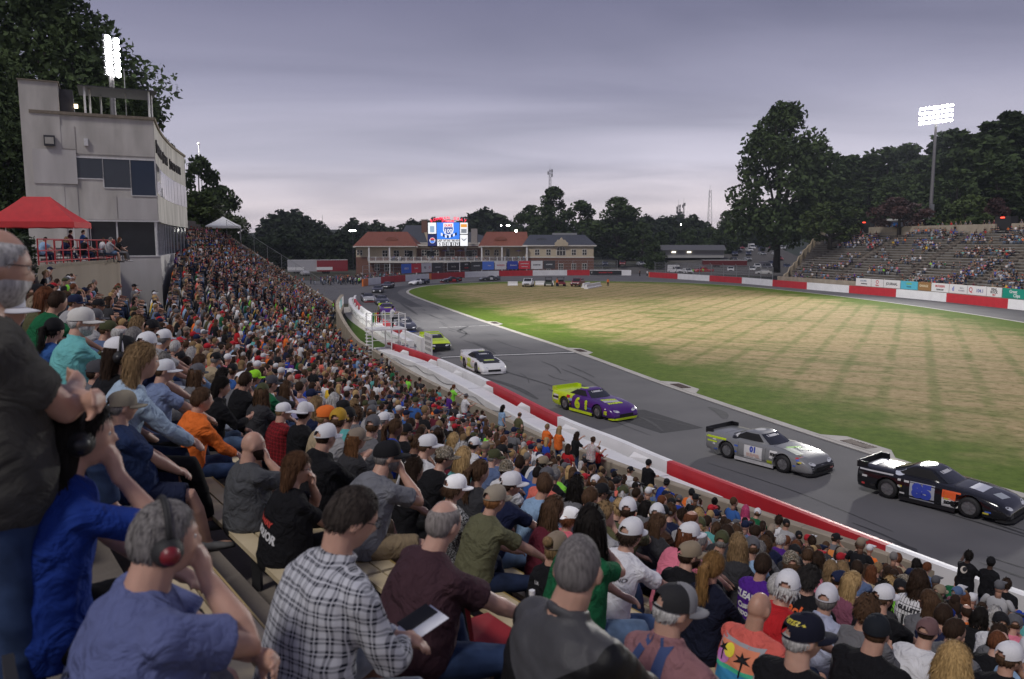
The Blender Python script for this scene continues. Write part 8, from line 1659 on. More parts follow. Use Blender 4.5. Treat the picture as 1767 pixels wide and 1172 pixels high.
LST=[(882, 836, 'm', 'navy', 'white cap', 's', 'dark brown'), (936, 838, 'm', 'light blue', None, 's', 'brown'), (955, 880, 'f', 'maroon', None, 'l', 'brown'), (1036, 850, 'm', 'black', 'black cap', 's', 'dark brown'), (996, 826, 'm', 'navy', 'navy cap', 's', 'brown'), (1068, 877, 'f', 'black', None, 'u', 'blonde'), (1098, 852, 'm', 'charcoal', None, 's', 'dark brown'), (1131, 887, 'mh', 'brown', 'white cap', 's', 'brown'), (1172, 862, 'm', 'royal blue', 'grey cap', 's', 'brown'), (1202, 890, 'f', 'charcoal', None, 'w', 'blonde'), (1186, 925, 'm', 'pink', 'white cap', 'l', 'auburn'), (1018, 905, 'f', 'green', None, 'l', 'black'), (1040, 890, 'm', 'light grey', None, 'c', 'sandy'), (1243, 935, 'm', 'charcoal', 'olive cap', 's', 'grey'), (1270, 940, 'f', 'charcoal', None, 'l', 'sandy'), (1295, 945, 'm', 'light blue', 'grey cap', 's', 'brown'), (1018, 860, 'm', 'light grey', None, 's', 'brown'), (1075, 850, 'f', 'grey', None, 'o', 'sandy'), (1546, 962, 'm', 'tan', None, 's', 'auburn'), (1596, 975, 'm', 'faded blue', None, 's', 'auburn'), (1580, 955, 'f', 'black', None, 'o', 'black'), (1652, 1003, 'm', 'green', None, 'z', 'dark brown'), (1650, 1025, 'm', 'black', 'denim cap', 's', 'grey'), (1606, 1042, 'm', 'light blue', 'olive cap', 's', 'brown'), (1714, 1062, 'f', 'light grey', None, 'w', 'silver'), (1745, 1040, 'm', 'charcoal', None, 'z', 'dark brown'), (1752, 1078, 'm', 'light grey', 'grey cap', 's', 'grey'), (1742, 1135, 'm', 'black', 'white cap', 's', 'brown'), (1523, 1032, 'm', 'black', 'white cap', 's', 'brown'), (1496, 1055, 'm', 'grey', None, 'c', 'brown'), (1690, 1065, 'f', 'black', None, 'o', 'black'), (1625, 1065, 'm', 'navy', None, 's', 'dark brown'), (1468, 1008, 'f', 'mauve', None, 'l', 'blonde'), (1450, 985, 'f', 'white', None, 'l', 'sandy'), (1500, 990, 'f', 'tan', None, 'l', 'auburn'), (1475, 962, 'mh', 'black', None, 's', 'black'), (1372, 945, 'm', 'grey', None, 's', 'auburn'), (1345, 935, 'fh', 'purple', None, 's', 'silver'), (1378, 925, 'm', 'black', 'black cap', 's', 'dark brown'), (1400, 935, 'f', 'charcoal', None, 'm', 'dark brown'), (1412, 965, 'f', 'black', None, 'l', 'dark brown'), (1320, 940, 'f', 'grey', None, 'm', 'brown'), (1430, 985, 'f', 'pink', None, 'o', 'sandy'), (1395, 960, 'm', 'charcoal', None, 's', 'brown'), (1303, 884, 'm', 'green', 'white cap', 's', 'brown'), (1285, 880, 'f', 'pink', None, 'l', 'pink'), (1266, 882, 'f', 'purple', None, 'u', 'black'), (1233, 866, 'f', 'brown', None, 'u', 'black'), (1190, 852, 'm', 'orange', 'black beanie', 's', 'black'), (1342, 898, 'f', 'white', None, 'm', 'dark brown'), (1355, 905, 'm', 'light grey', 'black cap', 's', 'brown'), (1440, 912, 'm', 'grey', 'black cap', 's', 'dark brown', OR_), (1480, 930, 'f', 'grey', None, 'u', 'brown', OR_), (1270, 920, 'f', 'navy', None, 'l', 'brown'), (1087, 806, 'm', 'white', 'black cap', 's', 'brown'), (1148, 820, 'm', 'royal blue', 'black cap', 's', 'brown'), (1115, 815, 'f', 'light grey', None, 'o', 'dark brown'), (1060, 820, 'mh', 'black', None, 's', 'black'), (1026, 832, 'm', 'olive', 'white cap', 's', 'brown'), (958, 820, 'm', 'black', None, 's', 'grey'), (930, 795, 'm', 'white', 'white cap', 's', 'brown'), (1005, 790, 'm', 'black', 'grey cap', 's', 'black'), (975, 800, 'f', 'black', None, 'l', 'red'), (945, 790, 'f', 'lavender', None, 'l', 'red'), (895, 800, 'm', 'royal blue', None, 's', 'dark brown'), (873, 810, 'm', 'white', 'camo cap', 's', 'brown'), (850, 790, 'm', 'faded blue', 'olive cap', 's', 'grey'), (826, 815, 'f', 'charcoal', None, 'p', 'brown'), (798, 790, 'f', 'teal', None, 'l', 'blonde'), (766, 790, 'm', 'black', 'camo cap', 's', 'dark brown'), (735, 770, 'm', 'white', 'white cap', 's', 'brown'), (700, 745, 'm', 'black', 'black cap', 's', 'brown'), (640, 735, 'm', 'grey', 'grey cap', 's', 'brown'), (600, 720, 'm', 'teal', 'black cap', 's', 'brown'), (575, 690, 'f', 'coral', None, 'l', 'silver'), (545, 700, 'f', 'navy', None, 'l', 'sandy'), (608, 700, 'f', 'faded blue', None, 'o', 'sandy'), (640, 700, 'm', 'black', 'grey cap', 's', 'brown'), (560, 720, 'f', 'tan', 'orange cap', 's', 'sandy'), (582, 725, 'f', 'light grey', 'mustard cap', 's', 'brown'), (660, 725, 'm', 'charcoal', 'white cap', 's', 'grey'), (720, 720, 'm', 'maroon', None, 's', 'brown'), (755, 735, 'f', 'teal', None, 's', 'sandy'), (780, 760, 'f', 'white', None, 'o', 'blonde'), (810, 765, 'f', 'white', None, 'l', 'black'), (500, 655, 'm', 'navy', None, '-', 'brown'), (395, 600, 'm', 'black', None, 's', 'brown'), (300, 600, 'f', 'white', None, 's', 'silver'), (330, 610, 'f', 'maroon', None, 'w', 'silver'), (345, 625, 'f', 'light blue', None, 'l', 'brown'), (372, 620, 'm', 'tan', 'black cap', 's', 'grey'), (400, 640, 'm', 'blue', 'black cap', 's', 'brown'), (250, 595, 'm', 'navy', 'white cap', 's', 'grey'), (205, 578, 'm', 'olive', None, 'b', 'silver'), (228, 585, 'm', 'faded blue', None, 's', 'grey'), (185, 570, 'm', 'faded blue', 'olive cap', 's', 'brown'), (160, 550, 'm', 'light grey', 'grey cap', 's', 'brown'), (95, 570, 'f', 'blue', 'black beanie', 'p', 'black'), (235, 560, 'f', 'light grey', None, 'w', 'sandy'), (258, 565, 'm', 'blue', 'black cap', 's', 'brown'), (280, 585, 'm', 'light grey', 'white cap', 's', 'grey'), (125, 480, 'm', 'light grey', 'navy cap', 's', 'brown'), (165, 485, 'm', 'black', 'black cap', 's', 'brown'), (57, 455, 'm', 'faded blue', 'black cap', 's', 'brown'), (45, 470, 'f', 'maroon', None, 'w', 'brown'), (75, 505, 'f', 'olive', None, 'l', 'auburn'), (95, 520, 'm', 'green', None, 's', 'dark brown'), (30, 495, 'm', 'black', None, 's', 'black'), (110, 515, 'm', 'charcoal', None, 's', 'brown')]
DP={(125, 480):15, (165, 485):16, (57, 455):13, (45, 470):13, (75, 505):12, (95, 520):11, (30, 495):10.5, (110, 515):12.5, (205, 578):8.6, (228, 585):8.9, (185, 570):9.3, (160, 550):10, (95, 570):8, (235, 560):11, (258, 565):11, (250, 595):8.4, (280, 585):10}
for t in LST:at(t[0], t[1], t[2], t[3], t[4], t[5], t[6], prints=t[7]if len(t)>7 else(), dpref=DP.get(t[:2]))
at(1582, 1005, 'f', 'white', None, 'o', 'dark brown', dpref=9.0, shirtm=M_pin, prints=[('t', 'GULLETT', .055, 0, .95, (.02, .02, .025)), ('t', '11', .17, 0, .82, (.012, .012, .015))], label='person in white pinstripe baseball jersey numbered 11')
def stand_at(px, py, shirt, kind='fs', hz_=None, s=1.0, zf=.42, face=0, **kw):
 f=kw.pop('info', None)or pick(kind);hl=f['HM'].translation;z=zf+hl.z*s;d=sight(px, py);t=(z-CAMH)/d.z;p=Vector((d.x*t, d.y*t));i, o=so(p.x, p.y);dn=-FN[i];rz=math.atan2(-dn.x, dn.y)+R(face)
 if o<.42:p+=FN[i]*(.42-o)
 return mid_person(Vector((p.x, p.y, zf)), rz, s, kind, shirt, info=f, i=i, k=-1, **kw)
stand_at(943, 737, 'orange', 'ms', hair='s', hairc='sandy', trousers='dark jeans', label='child in plain orange top standing at the wall, left of a blonde');stand_at(964, 741, 'orange', 'fs', hair='l', hairc='blonde', trousers='jeans', label='blonde girl in orange top standing at the track wall')
stand_at(992, 752, 'black', 'fs', info=STD[6][1], hair='w', hairc='dark brown', trousers='jeans', label='dark haired woman in black top pointing over the track wall');stand_at(1020, 760, 'white', 'fs', info=STD[5][1], hair='u', hairc='brown', trousers='navy shorts', shirtm=M_floral, label='woman in floral blouse leaning on the track wall')
stand_at(1049, 772, 'red', 'ms', info=KID, s=.68, hair='s', hairc='brown', trousers='dark jeans', label='small boy in red tee waving at the track wall');stand_at(780, 668, 'lime green', 'ms', hair='s', hairc='auburn', trousers='khaki shorts', label='standing person in lime green tee near the front');stand_at(801, 684, 'white', 'ms', cap='grey cap', trousers='jeans', label='standing man in white shirt and grey cap beside the lime tee')
stand_at(866, 704, 'light blue', 'fs', hair='l', hairc='black', trousers='black trousers', label='woman with long black hair and pale blue top at the front wall');stand_at(895, 716, 'olive', 'ms', hair='b', hairc='brown', trousers='jeans', label='man in olive tee standing alone at the front wall');stand_at(1668, 962, 'black', 'fs', hair='c', hairc='black', skin=6, trousers='denim shorts', label='curly haired woman in black top with a white heart emblem at the parapet', prints=[('d', (.07, .075), 0, 0, 1.34, (.55, .5, .45)), ('d', (.045, .05), 0, .02, 1.36, (.012, .012, .013), 0, .004)]);stand_at(1708, 972, 'black', 'fs', cap='black beanie', hair='s', hairc='black', skin=6, trousers='dark jeans', label='person in black tee and a soft black cap at the parapet')
stand_at(1735, 1010, 'black', 'ms', hair='c', hairc='dark brown', trousers='black trousers', label='curly haired person all in black at the right end of the parapet');stand_at(604, 590, 'blue', 'ms', cap='orange cap', trousers='dark jeans', zf=.3, label='man in blue jacket and orange cap standing by the small lawn');stand_at(1118, 800, 'black', 'ms', cap='black beanie', hair='s', hairc='black', label='person in black beanie standing at the wall')
# ---------------------------------------------------------------- people at work and on the terrace
def free_person(x, y, z, rz, kind, shirt, label, group, s=1.0, info=None, **kw):return mid_person(Vector((x, y, z)), rz, s, kind, shirt, label=label, group=group, info=info, k=-9, **kw)
free_person(-9.3, 61.0, 2.46, R(-60), 'ms', 'white', 'flagman in white shirt and black trousers on the flag stand', 'officials at work', trousers='black trousers', cap='black cap', info=STD[5][1])
for x, y, lab in((9.3, 163.2, 'marshal in orange vest beside the dark red utility vehicle'), (20.0, 165, 'marshal in orange vest walking alone on the infield')):free_person(x, y, .03, R(170), 'ms', 'orange', lab, 'marshals in orange vests', trousers='dark jeans' if x<15 else 'black trousers', cap='orange cap' if x<15 else None)
for i, (x, y, c)in enumerate(((-34.4, 174, 'white'), (-33.8, 177, 'white'), (-36.0, 176, 'white'), (-33.2, 172, 'lime green'))):free_person(x, y, 0, R(-80), 'ms', c, ['official in white shirt nearest the orange wall end', 'official in white shirt behind the first one', 'official in white shirt left of the pair', 'official in lime vest by the orange wall end'][i], 'officials at work', trousers='black trousers')
free_person(36.6, 214.5, 0, R(120), 'ms', 'white', 'gate marshal in white shirt beside the orange wall end', 'officials at work', trousers='black trousers');free_person(35.0, 217, 0, R(120), 'ms', 'black', 'gate marshal in black standing in the track opening', 'officials at work', trousers='black trousers')
free_person(52.8, 231, 0, R(150), 'ms', 'lime green', 'rescue worker in lime vest by the box ambulance', 'officials at work');free_person(56.4, 234, 0, R(150), 'ms', 'lime green', 'rescue worker in lime vest in front of the red truck', 'officials at work')
TP=[(-22.6, 38.2, 'm', 'light blue', None, 's', 'dark brown', -40, 'seated back in pale blue shirt under the red canopy'), (-22.2, 39.4, 'f', 'navy', None, 'o', 'sandy', -40, 'seated blonde in navy under the red canopy'), (-21.9, 40.5, 'm', 'black', 'black cap', 's', 'brown', -50, 'seated man in black cap under the red canopy'), (-21.3, 42.0, 'm', 'light grey', None, 's', 'grey', -60, 'seated man in pale grey behind the red railing'), (-21.6, 43.6, 'f', 'black', None, 'l', 'auburn', -60, 'seated woman in black behind the red railing'), (-22.2, 44.7, 'm', 'grey', 'grey cap', 's', 'brown', -50, 'seated man in grey cap behind the red railing'), (-23.4, 45.3, 'm', 'white', None, 's', 'brown', -40, 'seated man in white near the press box window'), (-24.6, 45.7, 'f', 'charcoal', None, 'l', 'brown', -30, 'seated woman in charcoal near the press box window')]
for i, (x, y, kd, c, cp_, hr, hc, fz, lab)in enumerate(TP):
 z=8.0;free_person(x, y, z, R(fz), kd, c, lab, 'guests on the terrace', cap=cp_, hair=hr, hairc=hc);e_=empty('folding_chair', (x, y, z), R(fz));tag(e_, 'dark folding chair under the '+lab.replace('seated ', ''), 'chair', 'folding chairs on the terrace');link('seat', CHS, e_);chair_legs(e_)
for x, y, kd, c, hr, hc, fz, lab in((-24.4, 44.0, 'ms', 'maroon', 's', 'dark brown', -60, 'man in maroon standing under the canopy corner'), (-23.8, 44.2, 'ms', 'blue', 's', 'brown', -60, 'man in blue standing beside the maroon shirt')):free_person(x, y, 8.0, R(fz), kd, c, lab, 'guests on the terrace', hair=hr, hairc=hc)
# ---------------------------------------------------------------- every other seat: the nearest as persons, the rest as one crowd
SW=[('black', 27), ('charcoal', 11), ('grey', 11), ('light grey', 7), ('white', 12), ('navy', 8), ('royal blue', 5), ('blue', 4), ('light blue', 5), ('faded blue', 5), ('teal', 2.5), ('green', 2.5), ('olive', 2.5), ('red', 3.5), ('maroon', 3), ('orange', 2.5), ('coral', 1.5), ('pink', 3), ('purple', 2), ('tan', 2.5), ('lavender', 1.5), ('brown', 1.5), ('lime green', .8), ('yellow', .8), ('mauve', 1)]
sw_n=[a for a, b in SW];sw_w=[b for a, b in SW]
HW=[('black', 12), ('dark brown', 28), ('brown', 28), ('auburn', 6), ('blonde', 9), ('sandy', 9), ('grey', 9), ('silver', 7)]
CW=[('white cap', 7), ('black cap', 10), ('grey cap', 6), ('tan cap', 5), ('navy cap', 4), ('camo cap', 3), ('olive cap', 2), ('red cap', 1), ('orange cap', 1), ('denim cap', 1), ('royal blue cap', 1)]
wch=lambda L_:rp.choices([a for a, b in L_], [b for a, b in L_])[0]
occ=[(p['loc'].x, p['loc'].y, p['k'])for p in PEOPLE];OX=np.array([(a, b)for a, b, c in occ])
seats=[]
for k in range(0, 26):
 e=row_end(k);i=2.0
 while i<e-1:
  i+=rp.uniform(.98, 1.22);ii=int(i)
  if min(abs(i-a)for a in AISLES)<1.5 or not row_hi(k, min(ii, len(FRONT)-1)):continue
  oo=row_o(k)+.53+rp.uniform(-.04, .04);p=fpt(ii, oo);p=p.lerp(fpt(ii+1, oo), i-ii);d=p.length
  if d<(8.5 if p.x<.07*p.y else 5.3)or p.y<2 or abs(p.x/max(p.y, 1))>.80:continue
  if rp.random()>((.5 if p.x<.07*p.y else .8)if d<13 else .74 if d<34 else .82)*(1 if k>1 or ii<62 else .35 if k==0 else .65):continue
  if d<45 and((OX[:, 0]-p.x)**2+(OX[:, 1]-p.y)**2).min()<.46**2:continue
  if-35<p.x<-18.5 and 29<p.y<47.5 and k>18:continue
  seats.append((d, p, k, min(ii, len(FRONT)-1)))
seats.sort(key=lambda t:t[0]);n_ind=300-len(PEOPLE)
print('explicit people', len(PEOPLE), 'seats', len(seats))
FSEAT=[]
for n_, (d, p, k, ii)in enumerate(seats):
 dn=-FN[ii];rz=math.atan2(-dn.x, dn.y)+R(rp.uniform(-16, 16));z=row_z(k, ii);sh=rp.choices(sw_n, sw_w)[0];fem=rp.random()<.42;st=rp.random()<(.05 if d<40 else .12 if ii<150 else .38)
 if n_<n_ind:
  kd=('f' if fem else 'm')+('s' if st and d>14 else('h' if sh in('black', 'grey', 'charcoal', 'maroon', 'navy', 'purple', 'white')and rp.random()<.25 else ''));cap=wch(CW)if rp.random()<(.18 if fem else .5)else None
  mid_person(Vector((p.x, p.y, z)), rz, rp.uniform(.93, 1.05), kd, sh, cap, rp.choice('llwwopu')if fem else rp.choice('sssszmbr' if not cap else 'sszm'), wch(HW), rp.choices(range(7), [5, 5, 5, 4, 5, 1.5, 1.2])[0], k=k, i=ii)
 else:FSEAT.append((p, z, rz, st, sh, fem))
def pxy(v):
 dep=v.y*math.cos(R(6.94))-(v.z-CAMH)*math.sin(R(6.94));return 883.5+1364*v.x/dep
def base(a):return '%s %s'%(a['shirt'], a['gar'])
used=set(o['label']for o in bpy.data.objects if o.get('label'));todo=[a for a in ADDED if not a['label']];allp=[a for a in ADDED]
cnt={}
for a in todo:cnt[(a['shirt'], a['gar'], a['head'], a['stand'])]=cnt.get((a['shirt'], a['gar'], a['head'], a['stand']), 0)+1
for a in todo:
 w0=('standing ' if a['stand']else '')+'person in %s%s with %s'%('printed ' if a['print']else '', base(a), a['head']);x0=pxy(a['loc']);nb_=sorted((b for b in allp if b is not a and b['k']>=-1), key=lambda b:(b['loc']-a['loc']).length)[:7];c=[w0]if cnt[(a['shirt'], a['gar'], a['head'], a['stand'])]==1 else[]
 for b in nb_:
  rel='left of' if pxy(b['loc'])>x0 else 'right of'
  if a['k']>b['k']>=0:rel='behind'
  elif 0<=a['k']<b['k']:rel='before'
  c.append('%s, %s a %s'%(w0, rel, base(b)))
 for b in nb_:
  rel='left of' if pxy(b['loc'])>x0 else 'right of';c.append('%s, %s %s and %s'%(w0, rel, base(b), b['head']))
 for q in c:
  if q not in used and len(q.split())<=16:break
 used.add(q);a['root']['label']=q
def lite(pose, fem, lean, lod):
 P={}
 def part(key):P.setdefault(key, MB());return P[key]
 H_=.93 if pose else .53;sw=.17 if fem else .195;y1=math.sin(lean)*.45;sh=Vector((0, y1, H_+.42));hd=sh+Vector((0, .04, .20));nt_, na=(8, 5)if lod==0 else(6, 3)
 rs=[]
 for t, hw, hdp in((-.2, .16, .11), (.1, .165, .125), (.6, .18, .125), (.92, sw, .10), (1.04, .09, .06))[::1 if lod==0 else 2]:rs.append([(hw*math.cos(a), y1*t+hdp*math.sin(a), H_+.42*t)for a in(2*math.pi*j/nt_ for j in range(nt_))])
 part(1).rings(rs);part(0).ell(hd, (.078, .096, .118), None, nt_, 6 if lod==0 else 4);part(0).tube([sh, hd], [.055, .05], na, False)
 for s in(-1, 1):
  el=sh+Vector((s*(sw+.07), .02, -.24));wr=sh+(Vector((s*.08, .30, -.30))if not pose else Vector((s*.24, .10, -.44)))
  part(1).tube([sh+Vector((s*(sw-.02), 0, -.03)), sh.lerp(el, .55)+Vector((s*sw*.45, 0, 0))], [.06, .056], na+1, lod==0);part(0).tube([sh+Vector((s*(sw+.04), .01, -.16)), el, wr], [.042, .04, .03], na, False)
  if pose:part(2).tube([(s*.09, 0, .9), (s*.10, .02, .5), (s*.11, -.02, .08)], [.095, .07, .055], na+1, False)
  else:part(2).tube([(s*.09, -.02, .53), (s*.14, .44, .52), (s*.13, .46, .08)], [.09, .075, .052], na+1, False)
  part(4).box((s*.12, .06 if pose else .53, .04), (.09, .25, .08))
 return P, hd
def lite_pack(pose, fem, head, lean, lod):
 P, hd=lite(pose, fem, lean, lod);q=P.setdefault(3, MB());nu, nv=(8, 5)if lod==0 else(6, 4)
 if head=='cap':q.ell(hd+Vector((0, -.005, .035)), (.088, .108, .098), None, nu, nv);q.box(hd+Vector((0, .13, .055)), (.14, .10, .015))
 else:
  q.ell(hd+Vector((0, -.022, .03)), (.085, .098, .108), None, nu, nv)
  if head=='long':q.rings([[(hd.x+w*math.cos(a), hd.y-.055+.05*math.sin(a), hd.z+z)for a in(2*math.pi*j/nu for j in range(nu))]for z, w in((.03, .09), (-.14, .105), (-.30, .07))])
 V, F, sl=[], [], []
 for key, mb in P.items():
  b=len(V);V+=mb.v;F+=[tuple(i+b for i in f)for f in mb.f];sl+=[key]*len(mb.v)
 return np.array(V), np.array([(f[0], f[j], f[j+1])for f in F for j in range(1, len(f)-1)]), np.array(sl)
LT={(p_, f_, h_, d_):lite_pack(p_, f_, h_, .05 if p_ else .22, d_)for p_ in(0, 1)for f_ in(0, 1)for h_ in('cap', 'short', 'long')for d_ in(0, 1)}
VV, FF, CC=[], [], [];nb_v=0
rg=np.random.default_rng(6);CAPC=[(.6, .6, .62), (.012, .012, .014), (.1, .1, .11), (.25, .2, .15), (.012, .018, .05), (.4, .02, .03), (.06, .065, .03)]
def add_crowd(x, y, z, rz, st, shc, fem, sc):
 global nb_v
 h='cap' if rg.random()<(.15 if fem else .45)else('long' if fem and rg.random()<.8 else 'short');V, F, sl=LT[(int(st), int(fem), h, int(math.hypot(x, y)>42))]
 c, s=math.cos(rz), math.sin(rz);yaw=0;W_=np.stack([(V[:, 0]*c-V[:, 1]*s)*sc+x, (V[:, 0]*s+V[:, 1]*c)*sc+y, V[:, 2]*sc+z], 1)
 sk=SKINS[rg.choice(7, p=[.2, .2, .2, .15, .15, .06, .04])];hc=CAPC[rg.integers(0, 7)]if h=='cap' else HRC[wch(HW)];tr=list(TRC.values())[rg.integers(0, 8)];tab=np.array([sk, shc, tr, hc, (.06, .06, .06)])*rg.uniform(.85, 1.15)
 VV.append(W_);FF.append(F+nb_v);CC.append(tab[sl]);nb_v+=len(V)
for p, z, rz, st, sh, fem in FSEAT:add_crowd(p.x, p.y, z, rz, st, SHC[sh], fem, rp.uniform(.92, 1.05))
nnear=len(VV)
for k in range(FK):
 j=-int(k*.62)+1.0
 while j<len(FARF)-3:
  j+=rp.uniform(.52, .7);jj=int(j);p=far_pt(jj, .6+k*FD+.55).lerp(far_pt(jj+1, .6+k*FD+.55), j-jj)if jj>=0 else far_pt(j, .6+k*FD+.55)
  if min(abs(j-a)for a in FAIS)<1.2:continue
  dens=mnoise.noise(Vector((j*.13, k*.42, 3.1)))+.006*j+(.22 if k in(0, 1, 2)else 0)+(.14 if k>15 else 0)-.08
  if rp.random()>max(0, min(.88, dens*2.0)):continue
  u=-FU[max(0, jj)];add_crowd(p.x, p.y, far_z(k), math.atan2(-u.x, u.y)+R(rp.uniform(-20, 20)), rp.random()<.05, SHC[rp.choices(sw_n, sw_w)[0]], rp.random()<.4, rp.uniform(.92, 1.05))
for j in range(-12, len(FARF)-4):
 if rp.random()<.55:
  p=far_pt(j, .6+FK*FD+.9);u=-FU[max(0, j)];add_crowd(p.x, p.y, far_z(FK)+.3, math.atan2(-u.x, u.y), True, SHC[rp.choices(sw_n, sw_w)[0]], rp.random()<.4, 1)
for _ in range(150):
 t=rp.random();x, y=-33.5-rp.uniform(0, 12)*(1-.3*t), 172+34*t+rp.uniform(-3, 3);add_crowd(x-1+t*7, y, 0, R(rp.uniform(-110, -40)), True, SHC[rp.choices(sw_n, sw_w)[0]], rp.random()<.4, 1)
for _ in range(110):
 i=rp.randrange(176, row_end(21));p=fpt(i, row_o(22)+rp.uniform(.7, 4));add_crowd(p.x, p.y, row_z(21, min(i, len(FRONT)-1))+.1, R(rp.uniform(-120, -50)), True, SHC[rp.choices(sw_n, sw_w)[0]], rp.random()<.4, 1)
for _ in range(46):
 cx=rp.uniform(290, 1225);add_crowd(hx(cx), HY-rp.uniform(.3, 1.8), hz(389), math.pi+R(rp.uniform(-30, 30)), rp.random()<.6, SHC[rp.choices(sw_n, sw_w)[0]], rp.random()<.4, 1)
for _ in range(10):add_crowd(-36+rp.uniform(0, 8), 49+rp.uniform(-1, 1), 8, R(-40), False, SHC[rp.choices(sw_n, sw_w)[0]], rp.random()<.4, 1)
V=np.concatenate(VV);F=np.concatenate(FF).astype(np.int32);C_=np.concatenate(CC);me=bpy.data.meshes.new('crowd');nv, nf=len(V), len(F)
me.vertices.add(nv);me.vertices.foreach_set('co', V.reshape(-1));me.loops.add(nf*3);me.loops.foreach_set('vertex_index', F.reshape(-1));me.polygons.add(nf);me.polygons.foreach_set('loop_start', np.arange(nf, dtype=np.int32)*3);me.polygons.foreach_set('loop_total', np.full(nf, 3, dtype=np.int32));me.polygons.foreach_set('use_smooth', np.ones(nf, dtype=bool));me.update()
ca=me.color_attributes.new('col', 'FLOAT_COLOR', 'POINT');ca.data.foreach_set('color', np.concatenate([C_, np.ones((nv, 1))], 1).reshape(-1))
m=bpy.data.materials.new('crowd_cloth');m.use_nodes=True;n=m.node_tree.nodes;a=n.new('ShaderNodeAttribute');a.attribute_name='col';m.node_tree.links.new(a.outputs['Color'], n['Principled BSDF'].inputs['Base Color']);n['Principled BSDF'].inputs['Roughness'].default_value=.9;n['Principled BSDF'].inputs['Specular IOR Level'].default_value=.2;me.materials.append(m)
tag(link('crowd', me), 'dense crowd of seated and standing fans filling both grandstands', 'crowd', None, 'stuff')
print('crowd figures', len(VV), nnear, 'tris', nf)
# ---------------------------------------------------------------- things the front rows hold and keep beside them
def bench_spot(px, py, zo=.435):
 d=sight(px, py);X, Y, Z=d.x*TS, d.y*TS, CAMH+d.z*TS;ii, oo=so_vec(X, Y)
 best=None
 for k in range(0, 27):
  w=np.where((oo[:-1]>=row_o(k)+.54)&(oo[1:]<row_o(k)+.54))[0]
  for j in w[:1]:
   e_=abs(Z[j]-row_z(k, int(ii[j]))-zo)
   if best is None or e_<best[0]:best=(e_, k, j)
 _, k, j=best;i=int(ii[j]);dn=-FN[i];return Vector((X[j], Y[j], row_z(k, i)+zo)), math.atan2(-dn.x, dn.y)
if h_vet:
 co_=next(o for o in h_vet[0].children if o.name.startswith('cap'));bv_=BVHTree.FromPolygons([v.co.copy()for v in co_.data.vertices], [tuple(p.vertices)for p in co_.data.polygons])
 me=project(text_mesh('NAVY VETERAN', .024, bold=.001), Matrix.Translation((0, -1, .098))@Matrix.Rotation(R(90), 4, 'X'), Vector((0, 1, 0)), bv_, .002, 2);me.materials.clear();me.materials.append(ink(YEp));link('lettering', me, co_)
def bottle(p, lab):
 e_=empty('water_bottle', p);tag(e_, lab, 'bottle');MB().rings([[(r_*math.cos(2*math.pi*j/12), r_*math.sin(2*math.pi*j/12), z)for j in range(12)]for z, r_ in((0, .03), (.01, .033), (.13, .033), (.165, .022), (.185, .013), (.2, .013))]).obj('body', glassy('clear_plastic', (.42, .46, .52)), e_, True);MB().cyl((0, 0, .2), (0, 0, .222), .016, None, 10).obj('cap', M_wpaint, e_)
def held(h, side, drop=Vector((0, 0, 0))):
 root, f, s, rz, loc=h;W_, d, pn=f['hands'][side];q=W_+d*.08+pn.normalized()*.03+drop;return Vector(loc)+Matrix.Rotation(rz, 3, 'Z')@(q*s)
if h_mar:bottle(held(h_mar, 0, Vector((0, .03, -.05))), 'water bottle in the hand of the man in the maroon tee')
bottle(bench_spot(343, 765)[0], 'clear water bottle standing on the empty bench by the green bag')
if h_plaid:
 p=held(h_plaid, 0, Vector((-.02, .05, .03)));e_=empty('score_sheet', p, h_plaid[3]);tag(e_, 'white score sheet on a tablet held by the man in plaid', 'paper');MB().box((-.03, .03, .006), (.15, .21, .002), rot=Matrix.Rotation(R(18), 3, 'X')).obj('sheet', mat('paper', (.66, .68, .74), .7), e_);MB().box((-.08, .05, .012), (.10, .15, .008), rot=Matrix.Rotation(R(18), 3, 'X')).obj('tablet', M_black, e_)
p, rz=bench_spot(345, 742);e_=empty('cooler_bag', p, rz);tag(e_, 'dark green cooler bag with bread rolls on top of the bench', 'bag');q=MB().box((0, 0, .13), (.34, .24, .26));o=q.obj('bag', mat('bag_green', (.01, .035, .022), .8, bump=.3, bscale=30), e_);bm=o.modifiers.new('b', 'BEVEL');bm.width=.04;bm.segments=3;MB().tube([(-.12, 0, .26), (-.1, 0, .36), (.1, 0, .36), (.12, 0, .26)], .012, 6).obj('handle', M_black, e_);q=MB()
for i in range(4):q.ell((-.1+.066*i, .02*(-1)**i, .295), (.04, .06, .035), None, 10, 7)
q.obj('bread_bag', mat('bread', (.48, .16, .10), .4, col2=(.62, .40, .26), scale=14), e_, True)
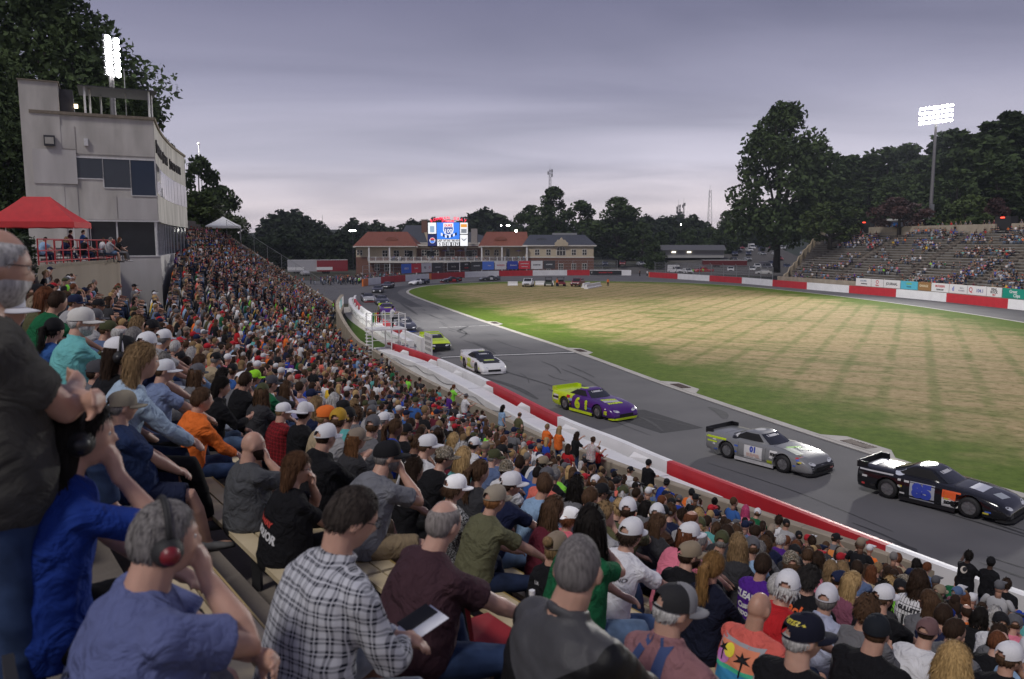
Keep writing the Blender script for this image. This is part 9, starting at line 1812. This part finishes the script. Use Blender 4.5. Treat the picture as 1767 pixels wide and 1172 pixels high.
p, rz=bench_spot(1210, 1095);e_=empty('cooler', p, rz);tag(e_, 'small red and black soft cooler beside the overalls', 'cooler');MB().box((0, 0, .10), (.30, .24, .2)).obj('body', mat('cooler_red', (.34, .015, .02), .6), e_);MB().box((0, 0, .215), (.31, .25, .03)).obj('lid', M_black, e_);MB().box((.02, -.02, .236), (.16, .08, .012)).obj('phone', M_black, e_)
p, rz=bench_spot(1108, 945);e_=empty('towel', p, rz);tag(e_, 'crumpled white towel over a bag on the bench', 'towel');MB().ell((0, 0, .14), (.2, .17, .2), None, 26, 16, lambda d:Vector((d.x*.2, d.y*.17, d.z*.17))*(1+.22*mnoise.noise(d*3.2)+.08*mnoise.noise(d*9))).obj('cloth', mat('towel_cloth', (.6, .6, .62), .95, bump=.5, bscale=60), e_, True)
def stadium_seat(px, py, col, lab, w=.46):
 p, rz=bench_spot(px, py);e_=empty('stadium_seat', p, rz);tag(e_, lab, 'stadium seat');m_=mat('seat_cloth_%d'%int(col[0]*1000), col, .85, bump=.2, bscale=200)
 o=MB().box((0, .0, .03), (w, .40, .05)).obj('seat', m_, e_);o=MB().box((0, -.24, .25), (w, .05, .46), rot=Matrix.Rotation(R(8), 3, 'X')).obj('backrest', m_, e_);q=MB().tube([(-w/2-.012, .18, .02), (-w/2-.012, -.22, .02), (-w/2-.012, -.30, .49), (w/2+.012, -.30, .49), (w/2+.012, -.22, .02), (w/2+.012, .18, .02)], .011, 6, False).obj('frame', M_black, e_)
stadium_seat(905, 930, (.010, .010, .012), 'folded black stadium seat beside the navy tee');stadium_seat(976, 852, (.36, .015, .02), 'bright red stadium seat behind the navy top');stadium_seat(1545, 1040, (.30, .015, .02), 'red stadium seat beside the pinstripe jersey');stadium_seat(832, 1165, (.25, .012, .018), 'red stadium seat cut by the bottom edge')
p, rz=bench_spot(1055, 985);e_=empty('race_programme', p+Vector((0, 0, .22)), rz);tag(e_, 'open race programme with black and white pictures', 'paper');MB().box((0, 0, 0), (.2, .28, .003), rot=Matrix.Rotation(R(55), 3, 'X')).obj('page', mat('programme_page', (.03, .03, .03), .7, col2=(.66, .66, .68), scale=13, thr=(.47, .53)), e_)
for o in list(SC2.collection.objects):SC2.collection.objects.unlink(o)
bpy.data.scenes.remove(SC2)
